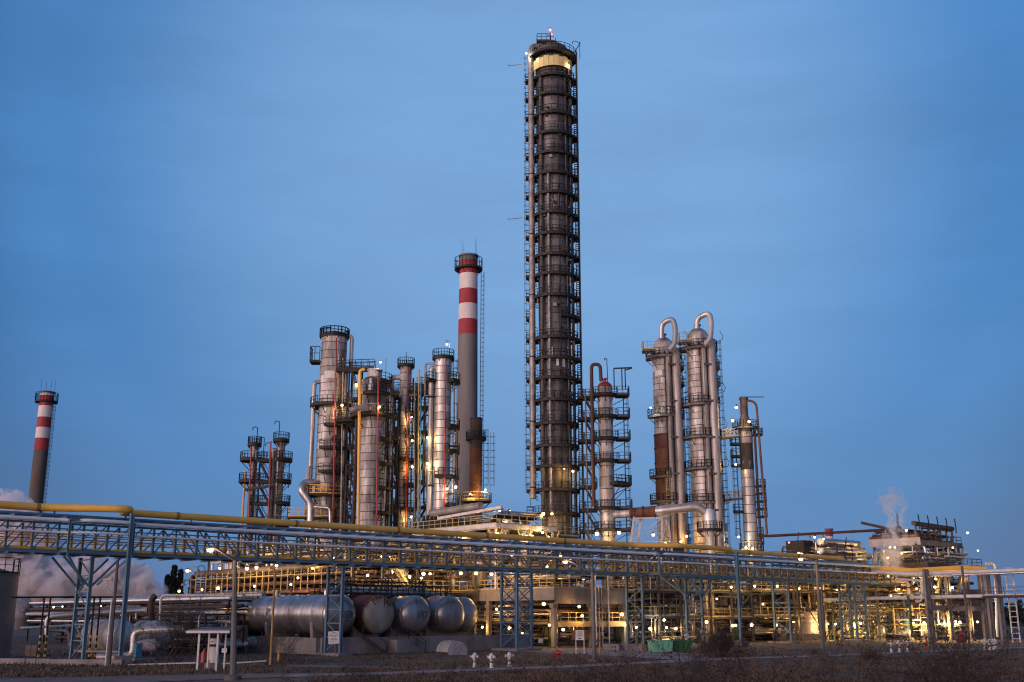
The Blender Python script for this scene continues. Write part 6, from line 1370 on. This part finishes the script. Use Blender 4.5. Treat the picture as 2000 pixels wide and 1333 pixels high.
# ------------------------------------------------------------------ street lamps
def street(ub, vb, ut, vt, ul, vl, lab, lean=0, k='warm', pw=160, m='lamp_concrete'):
    q = G(ub, vb); T_ = thing('street_lamp', lab, 'street lamp', q, 0, 'tall roadside street lamps'); top = P(ut, vt, q.y) - q; le = P(ul, vl, q.y - 1.0) - q
    part('pole', MB().tube([(0, 0, 0), (top.x, 0, top.z)], [.19, .12], 8), m, T_); part('collar', MB().lathe([(.5, 0), (.45, .25), (.2, .3)], 12), 'dark_concrete', T_)
    part('arm', MB().tube(fillet([(top.x, 0, top.z - .3), (top.x, 0, top.z), (le.x + .25, le.y, le.z + .05)], .3), [.1] * 0 or .07, 7), m, T_)
    h_ = part('lamp_head', MB().beam((le.x + .3, le.y, le.z + .06), (le.x - .25, le.y, le.z + .02), .22, .1), 'grey_steel', T_)
    part('bulb', MB().lathe([(.02, -.2), (.11, -.12), (.13, 0), (.11, .12), (.02, .2)], 10, (le.x, le.y, le.z - .06), (1, 0, 0)), 'bulb_' + k, h_)
    ld = bpy.data.lights.new('lamp_light', 'POINT'); ld.energy = pw; ld.color = (1, .55, .32); ld.shadow_soft_size = .2; lo = bpy.data.objects.new('lamp_light', ld); C.objects.link(lo); lo.parent = T_; lo.location = (le.x, le.y - .1, le.z - .4)
street(455, 1329, 459, 1095, 411, 1072, 'grey street lamp nearest the camera, between the shelter and the first drum')
street(1161, 1294, 1157, 1118, 1104, 1096, 'grey street lamp in front of the concrete structure, right of the notice board')
street(1608, 1283, 1594, 1094, 1564, 1091, 'brownish street lamp in front of the silver tank at the right')
for (u, v, u1, v1, Yq, lab, lit) in ((372, 1158, 380, 1108, 124, 'hooked lamp post with a bright lamp left of the pipe bank', True), (388, 1160, 394, 1106, 120, 'unlit double-armed post left of the pipe bank', False), (364, 1160, 369, 1134, 116, 'hooked grey lamp post with an unlit shade, by the low rack', False)):
    q = P(u1, 1204, Yq); T_ = thing('lamp_post', lab, 'lamp post', (q.x, Yq, 0), 0, 'hooked lamp posts left of the pipe bank'); z1_ = ZV(v1, Yq)
    part('pole', MB().tube(fillet([(0, 0, 0), (0, 0, z1_), (-.7, 0, z1_ + .05), (-.8, 0, z1_ - .4)], .4), .05, 7), 'grey_steel', T_)
    part('shade', MB().lathe([(.28, -.12), (.2, .05), (.05, .12)], 12, (-.8, 0, z1_ - .4)), 'duct_white', T_)
    if lit: lamp(T_, P(366, 1115, Yq - .5), 'pale', 120, 1.4)

# ------------------------------------------------------------------ signs
q = G(654, 1284.5); SG = thing('notice_sign', 'white printed notice nailed to a leaning wooden stake by the blue trestle', 'sign', q)
part('stake', MB().beam((.08, 0, 0), (-.12, 0, 1.5), .08, .06), 'wood', SG); part('board', MB().beam((-.62, -.05, 1.62), (.3, -.05, 1.68), .03, 1.05), 'sign_white', SG)
rd = random.Random(2)
for k in range(7): z = 2.06 - k * .12; w_ = rd.uniform(.24, .36) if k else .2; part('print_line', MB().beam((-.15 - w_, -.069, z), (-.15 + w_, -.069, z + .02), .003, .035), 'ink', SG)
q = G(1133, 1278); NB = thing('notice_board', 'white notice board with an orange panel on two pale posts', 'sign', q)
for x in (-.38, .38): part('post', MB().beam((x, 0, 0), (x, 0, 1.7), .08), 'white_paint', NB)
part('board', MB().beam((-.4, -.06, 1.72), (.4, -.06, 1.72), .03, .9), 'sign_white', NB); part('side_panel', MB().beam((-.78, -.03, 1.72), (-.42, -.03, 1.72), .02, .95), 'rust', NB); part('side_panel', MB().beam((.42, -.03, 1.72), (.72, -.03, 1.72), .02, .9), 'rust', NB)
for k in range(6): w_ = rd.uniform(.18, .3); part('print_line', MB().beam((-w_, -.079, 2.05 - k * .09), (w_, -.079, 2.05 - k * .09), .003, .028), 'ink', NB)
part('orange_patch', MB().beam((-.18, -.079, 1.42), (.12, -.079, 1.42), .003, .1), 'rust', NB)
for u, v, lab in ((1056, 1252, 'small white paper on the dark column under the concrete structure'), (1341, 1243, 'small white plate above the green skips')):
    q = P(u, v, 120 if u < 1200 else 122); loose('paper_notice', MB().beam(q + Vector((-.25, 0, 0)), q + Vector((.25, 0, 0)), .02, .45), 'sign_white', lab, 'sign')

# ------------------------------------------------------------------ hydrants and markers
def hydrant(u, v, lab, grp, m='white_paint', hgt=.98):
    q = G(u, v); T_ = thing('hydrant', lab, 'hydrant', q, random.uniform(-.4, .4), grp); h_ = hgt
    part('stem', MB().lathe([(.17, 0), (.15, .05), (.12, .07), (.12, h_ * .55), (.15, h_ * .57), (.15, h_ * .6)], 14), m, T_)
    part('head', MB().lathe([(.15, h_ * .6), (.2, h_ * .64), (.2, h_ * .82), (.14, h_ * .88), (.14, h_ * .92), (.06, h_), (0, h_)], 14), m, T_)
    for a_ in (-1, 1): part('outlet', MB().lathe([(.08, .1), (.08, .26), (.1, .26), (.1, .32), (0, .33)], 10, (0, 0, h_ * .73), (a_, -.3, 0)), m, T_)
    part('front_outlet', MB().lathe([(.09, .1), (.09, .25), (.11, .25), (.11, .3), (0, .31)], 10, (0, 0, h_ * .7), (0, -1, 0)), m, T_)
    if m == 'white_paint': part('orange_band', MB().lathe([(.125, h_ * .34), (.128, h_ * .35), (.128, h_ * .46), (.125, h_ * .47)], 12), 'rust', T_)
G1 = 'white hydrants left of the red one'; G2 = 'white hydrants at the right'; G3 = 'white hydrants at the far right'
for (u, v, lab) in ((927, 1304, 'white hydrant, leftmost of the three by the road left of the red hydrant'), (960, 1305, 'white hydrant, middle of the three by the road left of the red hydrant'), (995, 1302, 'white hydrant, nearest to the red hydrant')): hydrant(u, v, lab, G1)
for (u, v, lab) in ((1741, 1275, 'white hydrant, leftmost of the three in front of the last blue trestle'), (1757, 1274, 'white hydrant, middle of the three in front of the last blue trestle'), (1773, 1274, 'white hydrant, rightmost of the three in front of the last blue trestle')): hydrant(u, v, lab, G2, hgt=1.15)
for (u, v, lab) in ((1924, 1270, 'white hydrant, first from the left below the white pylons'), (1934, 1270, 'white hydrant, second from the left below the pylons'), (1941, 1270, 'white hydrant, third from the left below the pylons'), (1945.5, 1269, 'white hydrant, rightmost below the pylons')): hydrant(u, v, lab, G3, hgt=1.15)
q = G(1089, 1291); FR = thing('red_hydrant', 'bright red wide-headed hydrant beside the driveway', 'hydrant', q)
part('stem', MB().lathe([(.2, 0), (.13, .06), (.13, .55), (.2, .6)], 14), 'fire_red', FR); part('head', MB().lathe([(.02, -.62), (.13, -.6), (.16, -.35), (.2, -.2), (.2, .2), (.16, .35), (.13, .6), (.02, .62)], 14, (0, 0, .78), (1, 0, 0)), 'fire_red', FR)
part('valve', MB().lathe([(.1, .15), (.1, .26), (.22, .27), (.22, .3), (0, .31)], 12, (0, 0, .78)), 'fire_red', FR)
for x in (-.62, .0, .62): part('outlet_cap', MB().lathe([(.1, .1), (.1, .28), (0, .3)], 10, (x * .8, 0, .72), (0, -1, 0)), 'grey_steel', FR)
for u, v, z, m_, lab in ((1811, 1272, 1.6, 'fire_red', 'red marker post before the far right block'), (1172, 1281, 2.1, 'yellow_aged', 'thin striped post right of the concrete-structure lamp post'), (1254, 1279, 1.2, 'yellow_aged', 'short ochre stake left of the green skips'), (1873, 1270, .9, 'dark_red_paint', 'small dark red valve post at the right')):
    q = G(u, v); loose('marker_post', MB().tube([q, q + Vector((0, 0, z))], .09, 8), m_, lab, 'marker')
q = G(1883, 1258); RW_ = thing('valve_station', 'round red valve wheel and machine at the foot of the far right block', 'machine', q); part('wheel', MB().lathe([(.5, -.1), (.75, -.08), (.75, .08), (.5, .1)], 18, (0, 0, .9), (.5, -.8, 0)), 'fire_red', RW_); part('body', MB().beam((-.2, .6, .1), (-.2, .6, 1.2), .8), 'pipe_brown', RW_)
FR.scale = (.72, .72, .78)
# skips
def skip(u, v, w_, d_, h_, m, lab, taper, rz):
    q = G(u, v); T_ = thing('skip', lab, 'skip', q, rz, 'green waste skips'); t_ = taper
    o = [(-w_ / 2 + t_, -d_ / 2 + t_ * .4), (w_ / 2 - t_, -d_ / 2 + t_ * .4), (w_ / 2 - t_, d_ / 2 - t_ * .4), (-w_ / 2 + t_, d_ / 2 - t_ * .4)]; p = [(-w_ / 2, -d_ / 2), (w_ / 2, -d_ / 2), (w_ / 2, d_ / 2), (-w_ / 2, d_ / 2)]
    for k in range(4):
        a, b = k, (k + 1) % 4; i_ = lambda c, f: (c[0] * f, c[1] * f); M_ = MB()
        M_.quadbox([(*o[a], .12), (*o[b], .12), (*i_(o[b], .96), .12), (*i_(o[a], .96), .12), (*p[a], h_), (*p[b], h_), (*i_(p[b], .96), h_), (*i_(p[a], .96), h_)]); part('side_panel', M_, m, T_)
    m_ = MB(); m_.box(-w_ / 2 + t_, w_ / 2 - t_, -d_ / 2 + t_ * .4, d_ / 2 - t_ * .4, .05, .14); part('floor', m_, m, T_)
    rim = MB()
    for k in range(4): rim.beam((*p[k], h_), (*p[(k + 1) % 4], h_), .1, .09)
    part('rim', rim, m, T_)
    for k in range(3): x = -w_ / 4 + k * w_ / 4; part('rib', MB().beam((x * (1 - 2 * t_ / w_), -d_ / 2 + t_ * .4 - .03, .14), (x, -d_ / 2 - .03, h_ - .04), .09), m, T_)
skip(1290, 1274.5, 2.2, 1.5, 1.1, 'mint_paint', 'pale mint green skip, left of the pair', .1, .12)
skip(1330, 1274.0, 2.25, 1.5, 1.1, 'green_paint', 'darker green skip with sloping ends, right of the pair', .42, .1)
for u0, u1, lab in ((1212, 1258, 'low concrete block wall left of the skips'), (1180, 1211, 'short low concrete block right of the street lamp')):
    a, b = G(u0, 1271.5), G(u1, 1272); loose('concrete_block', MB().beam(a + Vector((0, 0, .35)), b + Vector((0, 0, .35)), .5, .7), 'concrete', lab, 'block')
q = G(894, 1280); CU = thing('culvert_cover', 'half-round corrugated pale shelter on the grass by the drum wall', 'shelter', q, DA - .2); m_ = MB()
for k in range(8): m_.lathe([(1.0 if k % 2 else 1.04, k * .3), (1.0 if k % 2 else 1.04, k * .3 + .3)], 16, (0, 0, .25), (0, 1, 0), R(180) + 0, R(360))
part('corrugated_shell', m_, 'duct_white', CU)
m_ = MB(); m_.v = [(1.0 * math.cos(R(k * 15)), 0, .25 + 1.0 * math.sin(R(k * 15))) for k in range(13)] + [(-1, 0, 0), (1, 0, 0)]; m_.f = [tuple(range(15))]; m_.sm = [False]; part('end_plate', m_, 'duct_white', CU)

# ------------------------------------------------------------------ vegetation
def leafclump(mb, c, r, n, rd, s_=.12):
    for k in range(n):
        d = Vector((rd.gauss(0, 1), rd.gauss(0, 1), rd.gauss(0, 1))); d = d.normalized() * r * rd.random() ** .4; p = c + d; a = Vector((rd.gauss(0, 1), rd.gauss(0, 1), rd.gauss(0, 1))).normalized() * s_; b = a.orthogonal().normalized() * s_ * .6
        i = len(mb.v); mb.v += [tuple(p - a), tuple(p + b), tuple(p + a), tuple(p - b)]; mb.f.append((i, i + 1, i + 2, i + 3)); mb.sm.append(False)
for k, (u, vt, w_, lab) in enumerate(((334, 1104, 19, 'tallest dark cypress between the steam and the pipe bank'), (347, 1113, 15, 'dark cypress just right of the tallest cypress'), (322, 1124, 14, 'dark cypress half hidden left of the tallest cypress'), (371, 1126, 12, 'small dark cypress behind the hooked lamp post'), (272, 1100, 14, 'dark treetop poking up behind the steam'))):
    Yq = 205; q = P(u, 1204, Yq); h_ = ZV(vt, Yq); T_ = thing('cypress_tree', lab, 'tree', (q.x, Yq, 0), 0, 'dark cypress trees at the left'); rd = random.Random(k + 50); m_ = MB(); wr = w_ / 2 / F * Yq
    for j in range(260):
        t = rd.random(); z = h_ * (.12 + .86 * t); rr_ = wr * (1 - t) ** .75 * (1 if t > .1 else .8) * (1 + .15 * math.sin(t * 23 + k)); a_ = rd.random() * 6.28; leafclump(m_, Vector((rr_ * math.cos(a_) * rd.uniform(.3, 1), rr_ * math.sin(a_) * rd.uniform(.3, 1), z)), .45, 9, rd, .32)
    part('crown', m_, 'dark_leaf', T_); part('trunk', MB().tube([(0, 0, 0), (0, 0, h_ * .5)], [.3, .15], 7), 'bark', T_)
# far tree line all along the horizon
m_ = MB(); rd = random.Random(77)
for k in range(1500):
    x = rd.uniform(-330, 330); y = 420 + rd.uniform(0, 50); h_ = 6.5 + 4.0 * noise.noise(Vector((x * .03, 0, 0))) + rd.uniform(-1.5, 2)
    leafclump(m_, Vector((x, y, h_ * rd.uniform(.2, .9))), 3.2, 16, rd, 1.3)
tagp(part('tree_line', m_, 'dark_leaf'), kind='stuff', label='dark far-off tree line along the horizon')
def shrub(x, y, h_, n, rd, lab, grp, spread=.9, m='bark', leaves=0, thick=.018, depth=3, cat='shrub'):
    T_ = thing('bare_shrub', lab, cat, (x, y, 0), rd.uniform(0, 6), grp); mb = MB(); lf = MB()
    def grow(p, d, L_, r, dep):
        pts = [p]; q = p.copy(); dd = d.copy()
        for j in range(4):
            dd = (dd + Vector((rd.gauss(0, .16), rd.gauss(0, .16), rd.gauss(0, .1)))).normalized(); q = q + dd * L_ / 4; pts.append(q.copy())
            if dep > 0 and j > 0:
                for _ in range(2 if dep > 1 else 1):
                    nd = (dd + Vector((rd.gauss(0, .7), rd.gauss(0, .7), rd.gauss(0, .45)))).normalized(); grow(q.copy(), nd, L_ * rd.uniform(.4, .62), r * .55, dep - 1)
        mb.tube(pts, [r, r * .85, r * .7, r * .55, r * .35], 3, cap=False)
        if leaves and dep == 0 and rd.random() < leaves: leafclump(lf, q, .12, 3, rd, .04)
    for k in range(n):
        a_ = rd.uniform(0, 6.28); e_ = rd.uniform(.15, spread); grow(Vector((rd.gauss(0, .2 * h_), rd.gauss(0, .2 * h_), 0)), Vector((math.cos(a_) * e_, math.sin(a_) * e_, 1)).normalized(), h_ * rd.uniform(.6, 1.0), thick * rd.uniform(.6, 1.2), depth)
    part('branches', mb, m, T_, kind='stuff')
    if lf.v: part('dead_leaves', lf, 'brown_leaf', T_, kind='stuff')
rd = random.Random(21); GS = 'leafless shrubs along the bottom edge'
for (u, v, Yq, n, lab, sp, lv_) in ((640, 1322, 44, 16, 'low tangle of bare twigs at the bottom, right of the nearest street lamp', 1.6, .1), (730, 1312, 40, 18, 'bare twiggy shrub at the bottom below the white notice', 1.5, .12), (840, 1300, 36, 14, 'bare arching shrub at the bottom below the silver drums', 1.2, .12), (1050, 1300, 34, 12, 'bare shrub with dead leaves below the red hydrant', 1.1, .5),
        (1190, 1296, 33, 12, 'sparse bare shrub at the bottom left of the skips', 1.2, .1), (1305, 1245, 30, 9, 'tall bare shrub standing in front of the green skips', .7, .15), (1400, 1268, 31, 10, 'bare shrub at the bottom right of the green skips', .9, .15), (1530, 1306, 30, 7, 'few bare twigs at the bottom before the silver tank', 1.1, .3), (1640, 1280, 28, 6, 'thin solitary bare sapling right of the last street lamp', .5, .1),
        (1745, 1286, 27, 12, 'bare shrub at the bottom before the white hydrants', 1.3, .15), (1830, 1262, 26, 14, 'dense bare shrub at the lower right', 1.2, .2), (1910, 1276, 25, 20, 'very dense dark shrub near the lower right corner', 1.5, .25), (1985, 1250, 24, 22, 'dark bramble filling the lower right corner', 1.4, .25), (1215, 1310, 28, 10, 'low twigs at the bottom edge left of the tall bare shrub', 1.6, .2),
        (1460, 1310, 27, 12, 'low twigs at the bottom edge right of the tall bare shrub', 1.6, .2)):
    z_ = ZV(v, Yq); q = P(u, v, Yq); shrub(q.x, Yq, max(.8, z_), max(4, int(n * .6)), rd, lab, GS, sp, leaves=lv_, thick=.019, depth=3)
q = G(1410, 1284); shrub(q.x, q.y, 1.9, 34, rd, 'round dark bush on the grass right of the green skips', 'bushes on the grass', 1.6, leaves=.8, thick=.03)
q = G(343, 1298); shrub(q.x, q.y, 4.0, 22, rd, 'bare many-stemmed shrub left of the filling shelter', 'bushes on the grass', .8, 'twig_pale', thick=.03)
q = G(540, 1298); shrub(q.x, q.y, 2.4, 12, rd, 'bare pale shrub in front of the first drum wall', 'bushes on the grass', .8, 'twig_pale', thick=.02)
q = G(1700, 1292); shrub(q.x, q.y, .8, 26, rd, 'heap of grey brushwood on the grass at the right', 'bushes on the grass', 2.5, 'twig_pale', thick=.03)
q = G(1592, 1284); shrub(q.x, q.y, .7, 12, rd, 'small dry tuft at the foot of the right street lamp', 'bushes on the grass', 1.6, 'twig_pale', thick=.02)
# dry grass: tufts as blades over the near ground
m_ = MB(); rd = random.Random(99)
for k in range(26000):
    u = rd.uniform(-60, 2060); v = 1262 + 76 * rd.random() ** .8; q = G(u, v)
    if q.y > 125: continue
    d_ = noise.noise(Vector((q.x * .12, q.y * .12, 3)))
    if d_ < -.15 and rd.random() < .7: continue
    h_ = rd.uniform(.05, .22) * (1 + d_); a_ = rd.uniform(0, 3.14); w_ = .05
    dx, dy = math.cos(a_) * w_, math.sin(a_) * w_; lx, ly = rd.gauss(0, .06), rd.gauss(0, .06); i = len(m_.v)
    for j in range(2):
        ox, oy = rd.gauss(0, .12), rd.gauss(0, .12); i = len(m_.v)
        m_.v += [(q.x + ox - dx, q.y + oy - dy, 0), (q.x + ox + dx, q.y + oy + dy, 0), (q.x + ox + lx, q.y + oy + ly, h_)]; m_.f.append((i, i + 1, i + 2)); m_.sm.append(False)
# keep the blades off the roads
rf = [(560, 1318, 1324), (760, 1313, 1319.5), (900, 1307, 1313.5), (1060, 1302.5, 1307.5), (1220, 1295, 1300.5), (1340, 1287.5, 1294.5), (1460, 1284, 1288), (1617, 1280, 1283.5), (1780, 1273, 1276.5), (1900, 1267.5, 1271), (2060, 1261.5, 1265.5)]
def onroad(p):
    yv = (p[1] * math.sin(TH) * 0); dz = -CAMZ; dy = p[1]; f_ = dy * math.cos(TH) + dz * math.sin(TH); up = -dy * math.sin(TH) + dz * math.cos(TH); u = 1000 + F * p[0] / f_; v = 666.5 - F * up / f_
    if u < 600 and v > 1324 - max(0, u - 100) * .018: return True
    if 1030 < u < 1380 and 1267 + max(0, (u - 1290) * .14) < v < 1274 + (u - 1010) * .05: return True
    for (a, b) in zip(rf[:-1], rf[1:]):
        if a[0] <= u <= b[0]: t = (u - a[0]) / (b[0] - a[0]); return a[1] + (b[1] - a[1]) * t < v < a[2] + (b[2] - a[2]) * t
    return False
keep = [f for f in m_.f if not onroad(m_.v[f[0]])]; m_.f = keep; m_.sm = [False] * len(keep)
tagp(part('dry_grass', m_, 'grass_blades'), kind='stuff', label='dry brown grass tufts before the plant')

# ------------------------------------------------------------------ steam
def steam(name, lab, blobs, dens, col, nscale, seed, em=0.0):
    """clouds of steam: bounded volumes, soft towards their edge and broken up by noise"""
    mt = bpy.data.materials.new(name); mt.use_nodes = True; N, L = mt.node_tree.nodes, mt.node_tree.links; N.remove(N['Principled BSDF']); o_ = N['Material Output']
    pv = N.new('ShaderNodeVolumePrincipled'); pv.inputs['Color'].default_value = (*col, 1); pv.inputs['Anisotropy'].default_value = .1; L.new(pv.outputs[0], o_.inputs['Volume'])
    tcn = N.new('ShaderNodeTexCoord'); ln = N.new('ShaderNodeVectorMath'); ln.operation = 'LENGTH'; L.new(tcn.outputs['Object'], ln.inputs[0])
    ge = N.new('ShaderNodeNewGeometry'); nn = N.new('ShaderNodeTexNoise'); nn.inputs['Scale'].default_value = nscale; nn.inputs['Detail'].default_value = 5; nn.inputs['Roughness'].default_value = .6
    L.new(ge.outputs['Position'], nn.inputs['Vector'])
    ad_ = N.new('ShaderNodeMath'); ad_.operation = 'MULTIPLY_ADD'; ad_.inputs[1].default_value = 1.55; nr = N.new('ShaderNodeMapRange'); nr.inputs[1].default_value = .36; nr.inputs[2].default_value = .60; L.new(nn.outputs[0], nr.inputs[0]); L.new(nr.outputs[0], ad_.inputs[0]); sb = N.new('ShaderNodeMath'); sb.operation = 'MULTIPLY'; sb.inputs[1].default_value = -1.0; L.new(ln.outputs['Value'], sb.inputs[0]); L.new(sb.outputs[0], ad_.inputs[2])
    mr_ = N.new('ShaderNodeMapRange'); mr_.inputs[1].default_value = 0.0; mr_.inputs[2].default_value = .35; mr_.inputs[3].default_value = 0; mr_.inputs[4].default_value = dens; L.new(ad_.outputs[0], mr_.inputs[0]); L.new(mr_.outputs[0], pv.inputs['Density'])
    T_ = thing(name, lab, 'steam', blobs[0][0], kind='stuff'); MATS[name] = mt
    sph = MB().lathe([(math.sin(R(a)) + .0001, -math.cos(R(a))) for a in range(0, 181, 15)], 20); me = sph.mesh('puff', name)
    for (c_, s_) in blobs:
        o = part('puff', me, None, T_, loc=c_ - T_.location, scale=s_, kind='stuff')
Yq = 172
steam('steam_cloud', 'billowing pinkish white steam cloud behind the left part of the bridge',
      [(P(120, 1135, Yq), (11, 5, 4.2)), (P(200, 1132, Yq), (6.0, 4, 4.0)), (P(250, 1140, Yq), (4.6, 4, 3.6)), (P(30, 1110, Yq), (8, 5, 8.0)), (P(292, 1150, Yq), (3.2, 3, 2.2)), (P(5, 1040, Yq), (6, 4, 7.0))], .95, (.985, .95, .965), .30, 1)
steam('steam_plume', 'upright wisp of steam rising by the far right block', [(P(1742, 1094, 161), (1.9, 1.4, 3.0)), (P(1745, 1062, 161), (1.7, 1.3, 3.4)), (P(1753, 1030, 161), (1.5, 1.2, 3.0)), (P(1742, 980, 161), (2.6, 1.2, 2.2))], .42, (.98, .96, .94), .75, 2)
SC.cycles.volume_step_rate = 1.0; SC.cycles.volume_max_steps = 128
